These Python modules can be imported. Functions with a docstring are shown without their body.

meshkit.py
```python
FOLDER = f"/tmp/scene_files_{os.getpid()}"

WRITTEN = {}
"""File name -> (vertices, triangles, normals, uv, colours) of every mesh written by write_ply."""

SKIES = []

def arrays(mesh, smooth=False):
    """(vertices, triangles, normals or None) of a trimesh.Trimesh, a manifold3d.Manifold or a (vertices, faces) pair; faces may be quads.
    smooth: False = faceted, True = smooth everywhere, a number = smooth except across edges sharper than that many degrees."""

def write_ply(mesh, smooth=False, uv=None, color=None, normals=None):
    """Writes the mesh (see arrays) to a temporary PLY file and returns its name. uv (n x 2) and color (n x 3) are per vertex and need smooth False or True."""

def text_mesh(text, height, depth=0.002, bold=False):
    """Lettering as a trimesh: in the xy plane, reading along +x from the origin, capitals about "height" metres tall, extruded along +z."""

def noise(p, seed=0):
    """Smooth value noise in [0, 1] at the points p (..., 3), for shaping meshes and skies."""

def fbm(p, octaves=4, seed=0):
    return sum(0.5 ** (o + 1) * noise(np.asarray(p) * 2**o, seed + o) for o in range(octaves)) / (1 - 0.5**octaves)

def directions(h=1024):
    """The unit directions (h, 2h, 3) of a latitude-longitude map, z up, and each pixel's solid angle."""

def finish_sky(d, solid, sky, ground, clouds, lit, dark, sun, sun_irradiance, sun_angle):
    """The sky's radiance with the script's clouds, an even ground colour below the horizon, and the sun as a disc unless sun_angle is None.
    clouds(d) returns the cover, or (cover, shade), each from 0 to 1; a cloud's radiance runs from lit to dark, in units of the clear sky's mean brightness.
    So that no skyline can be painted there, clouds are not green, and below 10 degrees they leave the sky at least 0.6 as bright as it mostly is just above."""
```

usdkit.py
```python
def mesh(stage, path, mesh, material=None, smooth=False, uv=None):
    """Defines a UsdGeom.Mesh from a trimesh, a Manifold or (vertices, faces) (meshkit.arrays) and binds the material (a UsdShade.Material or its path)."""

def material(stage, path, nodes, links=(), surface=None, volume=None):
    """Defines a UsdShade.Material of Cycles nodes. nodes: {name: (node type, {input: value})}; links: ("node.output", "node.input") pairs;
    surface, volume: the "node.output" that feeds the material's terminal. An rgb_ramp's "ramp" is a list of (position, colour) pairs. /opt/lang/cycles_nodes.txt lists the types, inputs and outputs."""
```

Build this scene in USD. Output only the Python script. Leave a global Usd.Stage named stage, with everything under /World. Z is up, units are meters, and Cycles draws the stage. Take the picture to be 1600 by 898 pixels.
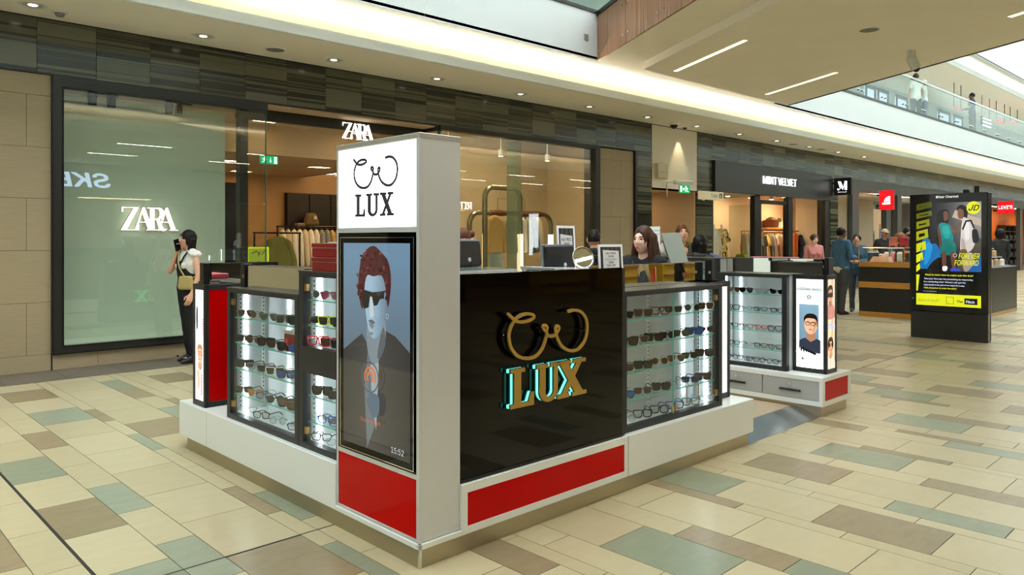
import math, random, numpy as np, trimesh, usdkit, meshkit, shapely
import manifold3d as m3
from shapely.geometry import Polygon, LineString, Point, MultiPolygon, box as sbox
from shapely.ops import unary_union
from shapely import affinity
from pxr import Usd, UsdGeom, UsdLux, UsdShade, Gf, Sdf, Vt
rng = random.Random(11); nrng = np.random.default_rng(11)
stage = Usd.Stage.CreateInMemory()
UsdGeom.SetStageUpAxis(stage, 'Z'); UsdGeom.SetStageMetersPerUnit(stage, 1.0)
UsdGeom.Xform.Define(stage, '/World'); UsdGeom.Scope.Define(stage, '/World/Looks')
PI = math.pi
# ------------------------------------------------------------------ camera, sky, exposure
FP, HC, Y0 = 1176.0, 1.55, 374.0            # focal length in pixels of 1600, lens height, horizon row
AW = math.atan2(1257, FP)                    # angle from the mall's wall direction (+X) to the view direction
AK = AW - math.atan2(1215, FP)               # the kiosk and the floor tiles lie turned by about 1 degree to the wall
FW = np.array([math.cos(AW), math.sin(AW), 0]); RT = np.array([math.sin(AW), -math.cos(AW), 0])
cam = UsdGeom.Camera.Define(stage, '/World/camera')
cam.CreateHorizontalApertureAttr(36.0); cam.CreateVerticalApertureAttr(36.0 * 898 / 1600)
cam.CreateFocalLengthAttr(FP * 36 / 1600); cam.CreateVerticalApertureOffsetAttr(-(449 - Y0) * 36 / 1600)
cam.CreateClippingRangeAttr(Gf.Vec2f(0.05, 400)); cam.CreateExposureAttr(0.2)
cam.AddTransformOp().Set(Gf.Matrix4d(*RT, 0, 0, 0, 1, 0, *(-FW), 0, 0, 0, HC, 1))
dome = UsdLux.DomeLight.Define(stage, '/World/sky_light')
dome.CreateIntensityAttr(1.6); dome.CreateColorAttr(Gf.Vec3f(0.90, 0.97, 1.0))

def ray(u, v): return FW + (u - 800) / FP * RT + np.array([0, 0, -(v - Y0) / FP])
def onY(u, v, Y): d = ray(u, v); return np.array([0, 0, HC]) + d * (Y / d[1])
def onX(u, v, X): d = ray(u, v); return np.array([0, 0, HC]) + d * (X / d[0])
def onz(u, v, z=0): d = ray(u, v); return np.array([0, 0, HC]) + d * ((z - HC) / d[2])
def ond(u, v, dep): return np.array([0, 0, HC]) + ray(u, v) * dep
C0 = onz(655.6, 888.6, 0)                    # the kiosk's front corner on the floor: origin of the kiosk frame
KX = np.array([math.cos(AK), math.sin(AK), 0]); KY = np.array([-math.sin(AK), math.cos(AK), 0])
KM = np.eye(4); KM[:3, 0] = KX; KM[:3, 1] = KY; KM[:3, 3] = C0
def toK(p): q = np.asarray(p) - C0; return np.array([q @ KX, q @ KY, q[2]])
def toW(p): return C0 + p[0] * KX + p[1] * KY + np.array([0, 0, p[2]])
def kv(u, v, y): d = ray(u, v); o = np.array([0, 0, HC]) - C0; return toK(np.array([0, 0, HC]) + d * ((y - o @ KY) / (d @ KY)))
def ku(u, v, x): d = ray(u, v); o = np.array([0, 0, HC]) - C0; return toK(np.array([0, 0, HC]) + d * ((x - o @ KX) / (d @ KX)))

# ------------------------------------------------------------------ prims
class T:                                     # a prim with the point (in its frame) that is its origin
    def __init__(s, prim, base, frame): s.p, s.base, s.frame = prim, np.array(base, float), frame
used = {}
def path_for(name, parent):
    root = '/World' if parent is None else str(parent.p.GetPath())
    k = used.get((root, name), 0); used[(root, name)] = k + 1
    return f'{root}/{name}' + (f'_{k:03d}' if k else '')
def tags(prim, label=None, cat=None, group=None, kind=None):
    for k, v in (('label', label), ('category', cat), ('group', group), ('kind', kind)):
        if v: prim.SetCustomDataByKey(k, v)
def place(x, base, frame, rz=0.0):
    w = toW(base) if frame == 'K' else np.array(base, float)
    x.AddTranslateOp().Set(Gf.Vec3d(*map(float, w))); x.AddRotateZOp().Set(math.degrees(rz + (AK if frame == 'K' else 0)))
def thing(name, label, cat, base=(0, 0, 0), frame='W', rz=0.0, group=None, kind=None):
    x = UsdGeom.Xform.Define(stage, path_for(name, None)); place(x, base, frame, rz)
    tags(x.GetPrim(), label, cat, group, kind); return T(x.GetPrim(), base, frame)
def loc(name, label, cat, base, frame='W', rz=0.0, group=None, kind=None):   # parts are given relative to the thing's origin
    t = thing(name, label, cat, base, frame, rz, group, kind); t.base = np.zeros(3); return t
def obj(name, mesh, m, parent=None, label=None, cat=None, group=None, kind=None, base=None, frame='W', smooth=False, col=None):
    v, f, n = meshkit.arrays(mesh, smooth)
    path = path_for(name, parent)
    b = parent.base if parent is not None else (np.zeros(3) if base is None else np.array(base, float))
    v = v - b
    g = usdkit.mesh(stage, path, (v, f), m)
    if n is not None:
        g.CreateNormalsAttr(Vt.Vec3fArray.FromNumpy(n.astype(np.float32))); g.SetNormalsInterpolation('vertex')
    if col is not None:
        UsdGeom.PrimvarsAPI(g).CreatePrimvar('Cd', Sdf.ValueTypeNames.Color3fArray, 'vertex').Set(Vt.Vec3fArray.FromNumpy(np.asarray(col, np.float32)))
    if parent is None: place(g, b, frame)
    tags(g.GetPrim(), label, cat, group, kind)
    return T(g.GetPrim(), b, frame)
def struct(name, mesh, m, parent=None, frame='W', **k): return obj(name, mesh, m, parent, kind='structure' if parent is None else None, frame=frame, **k)
def dup(src, base, frame='W', rz=0.0, label=None, cat=None, group=None):
    was = src.p.GetCustomData(); nm = src.p.GetName()
    if nm[-4:-3] == '_' and nm[-3:].isdigit(): nm = nm[:-4]
    x = UsdGeom.Xform.Define(stage, path_for(nm, None))
    x.GetPrim().GetReferences().AddInternalReference(src.p.GetPath()); x.ClearXformOpOrder()
    w = toW(base) if frame == 'K' else np.array(base, float)
    x.GetPrim().GetAttribute('xformOp:translate').Set(Gf.Vec3d(*map(float, w)))
    x.GetPrim().GetAttribute('xformOp:rotateZ').Set(math.degrees(rz + (AK if frame == 'K' else 0)))
    x.SetXformOpOrder([UsdGeom.XformOp(x.GetPrim().GetAttribute('xformOp:translate')), UsdGeom.XformOp(x.GetPrim().GetAttribute('xformOp:rotateZ'))])
    x.GetPrim().SetInstanceable(True)
    tags(x.GetPrim(), label or was.get('label'), cat or was.get('category'), group or was.get('group'))
    return T(x.GetPrim(), base, frame)

# ------------------------------------------------------------------ shapes
def cat_(*ms): return trimesh.util.concatenate([m for m in ms if m is not None])
def bx(x0, x1, y0, y1, z0, z1):
    m = trimesh.creation.box((abs(x1 - x0), abs(y1 - y0), abs(z1 - z0))); m.apply_translation(((x0 + x1) / 2, (y0 + y1) / 2, (z0 + z1) / 2)); return m
def rb(x0, x1, y0, y1, z0, z1, c=0.004):     # a box with chamfered edges
    c = min(c, .45 * min(abs(x1 - x0), abs(y1 - y0), abs(z1 - z0)))
    P = []
    for X, sx in ((x0, 1), (x1, -1)):
        for Y, sy in ((y0, 1), (y1, -1)):
            for Z, sz in ((z0, 1), (z1, -1)):
                P += [(X + sx * c, Y + sy * c, Z), (X + sx * c, Y, Z + sz * c), (X, Y + sy * c, Z + sz * c)]
    return trimesh.Trimesh(P).convex_hull
def cyl(p0, p1, r, n=16, r2=None):
    return tube([p0, p1], [r, r if r2 is None else r2], n)
def tube(pts, r, n=8, cap=True):
    p = np.asarray(pts, float); rr = np.broadcast_to(r, (len(p),)).astype(float)
    t = np.gradient(p, axis=0); t /= np.linalg.norm(t, axis=1, keepdims=True) + 1e-12
    up = np.array([0, 0, 1.0]) if abs(t[0][2]) < .9 else np.array([1.0, 0, 0])
    a = np.cross(t[0], up); a /= np.linalg.norm(a); rings = []
    for k in range(len(p)):
        a = a - t[k] * (a @ t[k]); a /= np.linalg.norm(a) + 1e-12; b = np.cross(t[k], a)
        th = np.arange(n) * 2 * PI / n
        rings.append(p[k] + rr[k] * (np.cos(th)[:, None] * a + np.sin(th)[:, None] * b))
    v = np.vstack(rings); f = []
    for k in range(len(p) - 1):
        for j in range(n):
            q = (k * n + j, k * n + (j + 1) % n, (k + 1) * n + (j + 1) % n, (k + 1) * n + j); f += [(q[0], q[2], q[1]), (q[0], q[3], q[2])]
    if cap:
        i = len(v); v = np.vstack([v, p[0], p[-1]])
        for j in range(n): f += [(i, j, (j + 1) % n), (i + 1, (len(p) - 1) * n + (j + 1) % n, (len(p) - 1) * n + j)]
    m = trimesh.Trimesh(v, f, process=False)
    if m.volume < 0: m.invert()
    return m
def lathe(prof, n=32, c=(0, 0, 0)):
    m = trimesh.creation.revolve(np.array(prof, float), sections=n); m.apply_translation(c); return m
def ext(poly, h, z=0.0):                      # a shapely shape extruded along +z
    gs = [g for g in getattr(poly, 'geoms', [poly]) if g.geom_type == 'Polygon' and g.area > 1e-9]
    m = cat_(*[trimesh.creation.extrude_polygon(g, h, engine='earcut') for g in gs]); m.apply_translation((0, 0, z)); return m
def frame_to(m, o, ex, ey):                   # puts a mesh made in the xy plane on the plane with origin o and axes ex, ey
    ex, ey = np.array(ex, float), np.array(ey, float); X = np.eye(4); X[:3, 0] = ex; X[:3, 1] = ey; X[:3, 2] = np.cross(ex, ey); X[:3, 3] = o
    m = m.copy(); m.apply_transform(X); return m
def wallp(poly, x0, y, z0, h=0.01):           # shape in (x, z) on a wall that faces -Y, standing h proud
    return frame_to(ext(poly, h), (x0, y, z0), (1, 0, 0), (0, 0, 1))
def rect(x0, y0, x1, y1): return sbox(x0, y0, x1, y1)
def curve(pts, n=12, closed=False):           # Catmull-Rom through the points
    p = [np.array(q, float) for q in pts]; out = []
    p = [p[-1]] + p + [p[0], p[1]] if closed else [2 * p[0] - p[1]] + p + [2 * p[-1] - p[-2]]
    for k in range(1, len(p) - 2):
        for s in np.linspace(0, 1, n, endpoint=False):
            a, b, c, d = p[k - 1:k + 3]
            out.append(.5 * (2 * b + (c - a) * s + (2 * a - 5 * b + 4 * c - d) * s * s + (3 * b - a - 3 * c + d) * s ** 3))
    if not closed: out.append(p[-2])
    return np.array(out)
def ell(cx, cy, rx, ry, n=28): t = np.linspace(0, 2 * PI, n, endpoint=False); return Polygon(np.c_[cx + rx * np.cos(t), cy + ry * np.sin(t)])
def blob(*pts, n=6): return Polygon(curve(pts, n, True)).buffer(0)
def sph(c, r, n=2):
    m = trimesh.creation.icosphere(n, 1.0); m.vertices = m.vertices * np.broadcast_to(r, (3,)) + np.array(c); return m
def ringf(w, h, t): return rect(0, 0, w, h).difference(rect(t, t, w - t, h - t))

# ------------------------------------------------------------------ materials
def lin(c):
    if isinstance(c, str): c = tuple(int(c[i:i + 2], 16) / 255 for i in (1, 3, 5))
    return tuple((x / 12.92 if x <= .04045 else ((x + .055) / 1.055) ** 2.4) for x in c)
mats = {}
def mat(name, c=(.8, .8, .8), rough=.5, metal=0.0, spec=.5, em=None, es=0.0, var=0.0, vs=6.0, vscale=(1, 1, 1), bump=0.0, bs=60.0, coat=0.0, rvar=0.0, **kw):
    if name in mats: return mats[name]
    base = lin(c)
    p = {'base_color': base, 'roughness': rough, 'metallic': metal, 'specular_ior_level': spec, **kw}
    if coat: p['coat_weight'] = coat; p['coat_roughness'] = .03
    if es: p['emission_color'] = lin(em or c); p['emission_strength'] = es
    nodes, links = {'p': ('principled_bsdf', p)}, []
    if var or bump or rvar:
        nodes['tc'] = ('texture_coordinate', {}); nodes['mp'] = ('mapping', {'scale': vscale}); links.append(('tc.object', 'mp.vector'))
    if var:
        nodes['n'] = ('noise_texture', {'scale': vs, 'detail': 4.0, 'roughness': .6})
        nodes['r'] = ('rgb_ramp', {'ramp': [(.25, tuple(x * (1 - var) for x in base)), (.75, tuple(min(1, x * (1 + var)) for x in base))]})
        links += [('mp.vector', 'n.vector'), ('n.fac', 'r.fac'), ('r.color', 'p.base_color')]
    if bump:
        nodes['bn'] = ('noise_texture', {'scale': bs, 'detail': 3.0}); nodes['b'] = ('bump', {'strength': bump, 'distance': .004})
        links += [('mp.vector', 'bn.vector'), ('bn.fac', 'b.height'), ('b.normal', 'p.normal')]
    mats[name] = usdkit.material(stage, f'/World/Looks/{name}', nodes, links, surface='p.BSDF'); return mats[name]
def glow(name, c, s):
    if name not in mats: mats[name] = usdkit.material(stage, f'/World/Looks/{name}', {'e': ('emission', {'color': lin(c), 'strength': s})}, [], surface='e.emission')
    return mats[name]
def pane(name, tint=(.93, .97, .95), refl=1.0, ior=1.5, rc=(1, 1, 1)):   # thin clear sheet: mirror share by Schlick's law, the same from both sides
    if name in mats: return mats[name]
    f0 = ((ior - 1) / (ior + 1)) ** 2
    nodes = {'t': ('transparent_bsdf', {'color': tint}), 'g': ('glossy_bsdf', {'color': rc, 'roughness': 0.0}), 'ge': ('geometry', {}), 'd': ('vector_math', {'math_type': 'dot_product'}),
             'ab': ('math', {'math_type': 'absolute'}), 'om': ('math', {'math_type': 'subtract', 'value1': 1.0}), 'p5': ('math', {'math_type': 'power', 'value2': 5.0}),
             'mu': ('math', {'math_type': 'multiply_add', 'value2': (1 - f0) * refl, 'value3': f0 * refl, 'use_clamp': True}), 'm': ('mix_closure', {})}
    mats[name] = usdkit.material(stage, f'/World/Looks/{name}', nodes, [('ge.normal', 'd.vector1'), ('ge.incoming', 'd.vector2'), ('d.value', 'ab.value1'), ('ab.value', 'om.value2'), ('om.value', 'p5.value1'), ('p5.value', 'mu.value1'),
             ('mu.value', 'm.fac'), ('t.BSDF', 'm.closure1'), ('g.BSDF', 'm.closure2')], surface='m.closure'); return mats[name]
def printmat(name, em=0.0, rough=.5, base=1.0, coat=0.0):   # flat print: colours come from the sheet's own vertex colours
    if name in mats: return mats[name]
    nodes = {'a': ('attribute', {'attribute': 'Cd'}), 'p': ('principled_bsdf', {'roughness': rough, 'emission_strength': em, 'base_color': (0.02, 0.02, 0.02), 'coat_weight': coat, 'coat_roughness': .02})}
    links = ([('a.color', 'p.emission_color')] if em else []) + ([('a.color', 'p.base_color')] if base else [])
    mats[name] = usdkit.material(stage, f'/World/Looks/{name}', nodes, links, surface='p.BSDF'); return mats[name]
class Print:                                  # flat artwork of coloured shapes, each a hair above the last
    def __init__(s, w, h, bg): s.w, s.h = w, h; s.items = []; s.add(rect(0, 0, w, h), bg)
    def add(s, shape, c, grad=None):
        shape = shape.intersection(rect(0, 0, s.w, s.h)) if s.items else shape
        if not shape.is_empty: s.items.append((shape, c, grad))
    def text(s, t, x, y, h, c, bold=False, slant=0.0, sx=1.0, anchor='l', maxw=None):
        m = meshkit.text_mesh(t, h, .0005, bold); v, f = m.vertices[:, :2].copy(), m.faces
        keep = (m.face_normals[:, 2] > .5); v[:, 0] *= sx; v[:, 0] += slant * v[:, 1]
        if maxw and np.ptp(v[:, 0]) > maxw: v[:, 0] *= maxw / np.ptp(v[:, 0])
        w = v[:, 0].max(); v[:, 0] += x - (w / 2 if anchor == 'c' else w if anchor == 'r' else 0); v[:, 1] += y
        s.items.append(((v, f[keep]), c, None))
    def build(s, name, m, parent, o, ex, ey, eps=.0002):
        V, Fc, Cc, n = [], [], [], 0
        ex, ey = np.array(ex, float), np.array(ey, float); nn = np.cross(ex, ey)
        for k, (shape, c, grad) in enumerate(s.items):
            if isinstance(shape, tuple): tri = [shape]
            else:
                tri = []
                for g in getattr(shape, 'geoms', [shape]):
                    if g.geom_type == 'Polygon' and g.area > 1e-8:
                        v, f = trimesh.creation.triangulate_polygon(g, engine='earcut'); tri.append((v, f))
            for v, f in tri:
                if grad is not None and len(v) < 40:
                    mm = trimesh.Trimesh(np.c_[v, np.zeros(len(v))], f, process=False)
                    for _ in range(4): mm = mm.subdivide()
                    v, f = np.array(mm.vertices[:, :2]), np.array(mm.faces)
                a = v[f[:, 1]] - v[f[:, 0]]; b = v[f[:, 2]] - v[f[:, 0]]
                f = np.where((a[:, 0] * b[:, 1] - a[:, 1] * b[:, 0] < 0)[:, None], f[:, ::-1], f)
                V.append(np.array(o) + v[:, :1] * ex + v[:, 1:2] * ey + nn * eps * k); Fc.append(f + n); n += len(v)
                Cc.append(np.tile(lin(c), (len(v), 1)) if grad is None else np.array([lin(grad(x, y)) for x, y in v]))
        return obj(name, (np.vstack(V), np.vstack(Fc)), m, parent, col=np.vstack(Cc))
def mixc(a, b, t):
    h = lambda c: np.array([int(c[i:i + 2], 16) / 255 for i in (1, 3, 5)]) if isinstance(c, str) else np.array(c)
    return tuple(h(a) * (1 - t) + h(b) * t)
# ================================================================== materials of the building
m_soffit = mat('soffit_paint', (.95, .925, .855), .7, var=.02, vs=1.5)
m_white = mat('white_paint', (.84, .86, .84), .55, var=.015, vs=2)
m_bulk = mat('bulkhead_paint', (.80, .825, .815), .6, var=.01, vs=2)
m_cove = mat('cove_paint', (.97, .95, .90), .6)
m_dark = mat('dark_bronze', (.17, .17, .155), .35, metal=.3, bump=.08, bs=300)
m_black = mat('black_metal', (.07, .07, .072), .35, metal=.2)
m_stone = mat('beige_stone', (.63, .565, .445), .55, var=.10, vs=9, vscale=(.5, .5, 9), bump=.15, bs=40)
m_plinth = mat('plinth_metal', (.70, .66, .56), .32, metal=.9, var=.04, vs=30, vscale=(20, 20, .6))
m_alu = mat('brushed_aluminium', (.86, .875, .885), .42, metal=.55, var=.05, vs=30, vscale=(20, 20, .6))
m_steel = mat('polished_steel', (.85, .85, .84), .12, metal=1.0)
m_wood = usdkit.material(stage, '/World/Looks/walnut_veneer', {'tc': ('texture_coordinate', {}), 'mp': ('mapping', {'scale': (14., 14., .5)}),
    'n': ('noise_texture', {'scale': 1.6, 'detail': 6.0, 'roughness': .65}), 'r': ('rgb_ramp', {'ramp': [(.3, lin((.42, .29, .20))), (.5, lin((.58, .42, .30))), (.7, lin((.70, .53, .39)))]}),
    'p': ('principled_bsdf', {'roughness': .4})}, [('tc.object', 'mp.vector'), ('mp.vector', 'n.vector'), ('n.fac', 'r.fac'), ('r.color', 'p.base_color')], surface='p.BSDF')
def striped(name, shift, freq):               # stone veneer in crisp straight bands; widths and tones differ panel by panel
    D, L = (.155, .16, .13), (.41, .41, .335); st = []
    r_ = random.Random(int(freq * 7 + shift * 10)); z, k = .30, 0
    while z < .72:                            # crisp bands of uneven width: each stop pair holds one tone
        t_ = (r_.uniform(.7, 1.05) if k % 2 else r_.uniform(-.05, .25)); w_ = r_.choice((.012, .02, .045, .06)); c_ = lin(mixc(D, L, t_)); st += [(z, c_), (z + w_ - .0035, c_)]; z += w_; k += 1
    return usdkit.material(stage, f'/World/Looks/{name}', {'g': ('geometry', {}), 'sz': ('separate_xyz', {}), 'ma': ('math', {'math_type': 'add', 'value2': float(shift)}),
        'n': ('noise_texture', {'dimensions': '1D', 'scale': float(freq), 'detail': 1.0, 'roughness': .5}), 'r': ('rgb_ramp', {'ramp': st}),
        'f': ('noise_texture', {'scale': 60.0, 'detail': 2.0}), 'fm': ('mapping', {'scale': (.06, .06, 1.0)}), 'x': ('mix', {'mix_type': 'overlay', 'fac': .2}),
        'p': ('principled_bsdf', {'roughness': .17, 'specular_ior_level': .5})}, [('g.position', 'sz.vector'), ('sz.z', 'ma.value1'), ('ma.value', 'n.w'), ('n.fac', 'r.fac'), ('g.position', 'fm.vector'), ('fm.vector', 'f.vector'), ('r.color', 'x.color1'), ('f.color', 'x.color2'), ('x.color', 'p.base_color')], surface='p.BSDF')
m_str = [striped(f'banded_stone_{k}', 7.3 * k + 1.1, (1.5, 3.2, 1.9, 4.2, 1.3, 2.6, 5.0)[k]) for k in range(7)]
m_glass = pane('shop_glass', (.955, .975, .962), 1.5, 1.5)
m_clear = pane('clear_glass', (.975, .99, .985), 1.0)
m_bal = pane('balustrade_glass', (.88, .95, .94), .8)
m_warmlamp = glow('warm_lamp', (1, .86, .62), 9)
m_coolled = glow('cool_led', (.93, .97, 1.0), 13)
m_covelamp = glow('cove_lamp', (1.0, .955, .875), 30)
m_signwhite = glow('sign_white', (1, .99, .97), 3.0)
NTHS = ('first', 'second', 'third', 'fourth', 'fifth')
# ================================================================== floor of tiles (in the kiosk's frame: rows along y, every tile 0.6 long)
m_grout = mat('grout', (.36, .33, .27), .8)
tile_m = {'c': [mat(f'cream_tile_{k}', c, .30, var=.05, vs=5, vscale=(1, 3, 1), rvar=.1) for k, c in enumerate(((.71, .668, .535), (.695, .653, .52), (.725, .683, .55)))],
          't': [mat(f'taupe_tile_{k}', c, .30, var=.13, vs=7, vscale=(1, 2.5, 1)) for k, c in enumerate(((.54, .485, .372), (.565, .505, .392)))],
          'g': [mat(f'grey_green_tile_{k}', c, .30, var=.09, vs=6, vscale=(1, 2.5, 1)) for k, c in enumerate(((.55, .575, .49), (.52, .545, .455)))],
          'd': [mat('dark_border_tile', (.42, .39, .345), .4, var=.08, vs=5)]}
# row edges, where a joint of that row lies (modulo 0.6), and the coloured tiles by the y of their lower edge
ROWS = [(-3.12, -2.72, .35), (-2.72, -2.52, .15), (-2.52, -2.12, .55), (-2.12, -1.92, .35), (-1.92, -1.52, .15), (-1.52, -1.32, .12), (-1.32, -1.12, .56),
        (-1.12, -.80, .35), (-.80, -.60, .55), (-.60, -.20, .16), (-.20, -.10, .56), (-.10, .31, .35), (.31, .51, .17), (.51, .61, .56), (.61, .81, .38), (.81, 1.20, .18), (1.20, 1.40, .0),
        (1.40, 1.79, .38), (1.79, 1.90, .58), (1.90, 2.29, .18), (2.29, 2.40, .38), (2.40, 2.60, .58), (2.60, 3.0, .38), (3.0, 3.2, .58), (3.2, 3.6, .18), (3.6, 3.7, .58), (3.7, 4.1, .38),
        (4.1, 4.3, .17), (4.3, 4.4, .57), (4.4, 4.6, .38), (4.6, 5.0, .18), (5.0, 5.2, .57), (5.2, 5.6, .38), (5.6, 5.7, .56), (5.7, 6.1, .16), (6.1, 6.3, .56), (6.3, 6.7, .36), (6.7, 6.9, .56), (6.9, 7.3, .14)]
COL = {7: [(4.33, 't'), (2.74, 'g'), (1.56, 't'), (.37, 'g')], 6: [], 5: [(1.32, 't')], 8: [(3.55, 't'), (1.75, 'g'), (.56, 'g')], 9: [(5.56, 't'), (4.34, 'g'), (.17, 't')], 10: [(4.16, 't'), (2.95, 'g'), (1.16, 't'), (-.04, 'g')],
       11: [(3.35, 't'), (.96, 'g')], 12: [(5.56, 'g'), (4.96, 't'), (3.76, 'g'), (-.43, 't')], 13: [(4.16, 't')], 15: [(5.58, 't'), (-1.02, 'g')], 16: [(-1.2, 't'), (-1.8, 'g')], 18: [(-.62, 't')], 19: [(-.42, 'g'), (-1.62, 't')],
       21: [(-1.82, 'g')], 22: [(-.82, 't')], 23: [(-1.82, 't')], 24: [(-1.02, 'g')], 25: [(-1.22, 't')], 27: [(-.43, 't'), (-1.63, 'g')], 28: [(-1.23, 't')], 30: [(-1.02, 'g')], 31: [(-1.23, 't'), (-1.83, 'g')],
       33: [(-.64, 't')], 34: [(-.44, 'g'), (-1.64, 't')], 35: [(-.04, 't')], 36: [(-.84, 't'), (.36, 'g')], 38: [(.14, 't'), (-1.06, 'g')]}
x = 7.3
while x < 52:
    w = rng.choice([.1, .2, .2, .4, .4]); ROWS.append((x, x + w, rng.choice([.16, .36, .56]))); x += w
floor = struct('floor', bx(-14, 60, -12, 14, -.30, -.004), m_grout)
tiles = []
for r, (xa, xb, ph) in enumerate(ROWS):
    cols = COL.get(r)
    for k in range(-22, 12):
        ya = ph - .6 + .6 * k; yb = ya + .6
        for (a, b) in ([(ya, .77), (.77, yb)] if ya + .03 < .77 < yb - .03 else [(ya, yb)]):
            b = min(b, 6.585)
            if b - a < .02 or a > 6.58: continue
            c = 'c'
            if cols is not None or r < 39:
                for (yc, cc) in cols or ():
                    if abs(yc - ya) < .12: c = cc
            if c == 'c' and (r >= 39 or (cols is not None and (ya < -2 or (r > 30 and abs(ya) > 1.7)))) and rng.random() < .27: c = rng.choice('tg')
            w = toW(((xa + xb) / 2, (a + b) / 2, 0)); dep = w @ FW; uu = 800 + FP * (w @ RT) / max(dep, .1); vv = Y0 + FP * HC / max(dep, .1)
            insight = dep > .5 and -80 < uu < 1680 and vv < 960
            inside = .1 < xa and xb < 4.3 and .1 < a and b < 5
            tiles.append(((1 if insight and not inside else 0) * (xb - xa) * (b - a) / dep ** 3, c, xa, xb, a, b))
tiles.sort(key=lambda t: -t[0])
fl = T(floor.p, np.zeros(3), 'W')
def tilebox(xa, xb, a, b, g=.0022):
    m = bx(xa + g, xb - g, a + g, b - g, -.02, 0); m.apply_transform(KM); return m
for n, (_, c, xa, xb, a, b) in enumerate(tiles[:296]):
    obj('tile', tilebox(xa, xb, a, b), tile_m[c][n % len(tile_m[c])], fl)
rest = {}
for n, (_, c, xa, xb, a, b) in enumerate(tiles[296:]): rest.setdefault((c, n % len(tile_m[c])), []).append(tilebox(xa, xb, a, b, .003))
for (c, k), ms in rest.items():
    o = obj({'c': 'cream_tiles', 't': 'taupe_tiles', 'g': 'grey_green_tiles'}[c], cat_(*ms), tile_m[c][k], fl, kind='stuff')
for k in range(-6, 30):
    for (a, b) in ((6.59, 7.19), (7.19, 7.5)):
        m = bx(-.46 + .6 * k + .002, .14 + .6 * k - .002, a, b - .004, -.02, 0); m.apply_transform(KM); obj('border_tile', m, tile_m['d'][0], fl)
# movement joints: a dark rubber strip along the rows and a finer one across them
for q in (bx(-1.128, -1.112, -6, 6.58, -.01, .001), bx(-3, .0, .762, .772, -.01, .0006), bx(5.2, 40, .745, .755, -.01, .0006)):
    q.apply_transform(KM); obj('movement_joint', q, mat('black_rubber', (.13, .13, .12), .6), fl)
# ================================================================== the shop-front wall (faces -Y at Y = WY)
WY = 10.22
wall = struct('wall_front', cat_(bx(-6, 2.114, WY + .02, WY + .4, 0, 4.15), bx(2.114, 4.78, WY + .02, WY + .4, 0, .19), bx(-6, 60, WY + .02, WY + .4, 3.5, 4.15),
    bx(12.03, 13.86, WY + .02, WY + .4, 0, 3.5), bx(15.65, 16.33, WY + .02, WY + .4, 0, 3.5), bx(13.86, 15.65, WY + .02, WY + .4, 2.72, 3.5), bx(22.95, 23.5, WY + .02, WY + .4, 0, 3.5)), mat('wall_backing', (.2, .19, .17), .8))
def stones(x0, x1, z0, z1, seams, jx):
    zs = [z0] + [s for s in seams if z0 + .03 < s < z1 - .03] + [z1]
    for k in range(len(zs) - 1):
        off = jx[k % len(jx)]; xs = [x0] + [off + 1.22 * i for i in range(-8, 9) if x0 + .02 < off + 1.22 * i < x1 - .02] + [x1]
        for a, b in zip(xs, xs[1:]): obj('stone_slab', rb(a + .0015, b - .0015, WY, WY + .03, zs[k] + .0015, zs[k + 1] - .0015, .002), m_stone, wall)
SE = [.20, .81, 1.42, 2.03, 2.63, 3.24]
stones(-3.0, 2.10, 0, 3.49, SE, (1.24, 1.85))
stones(2.114, 4.78, 0, .185, SE, (2.6,))
stones(12.05, 13.2, 0, 3.47, SE, (12.45, 12.75))
pn = 0
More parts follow.
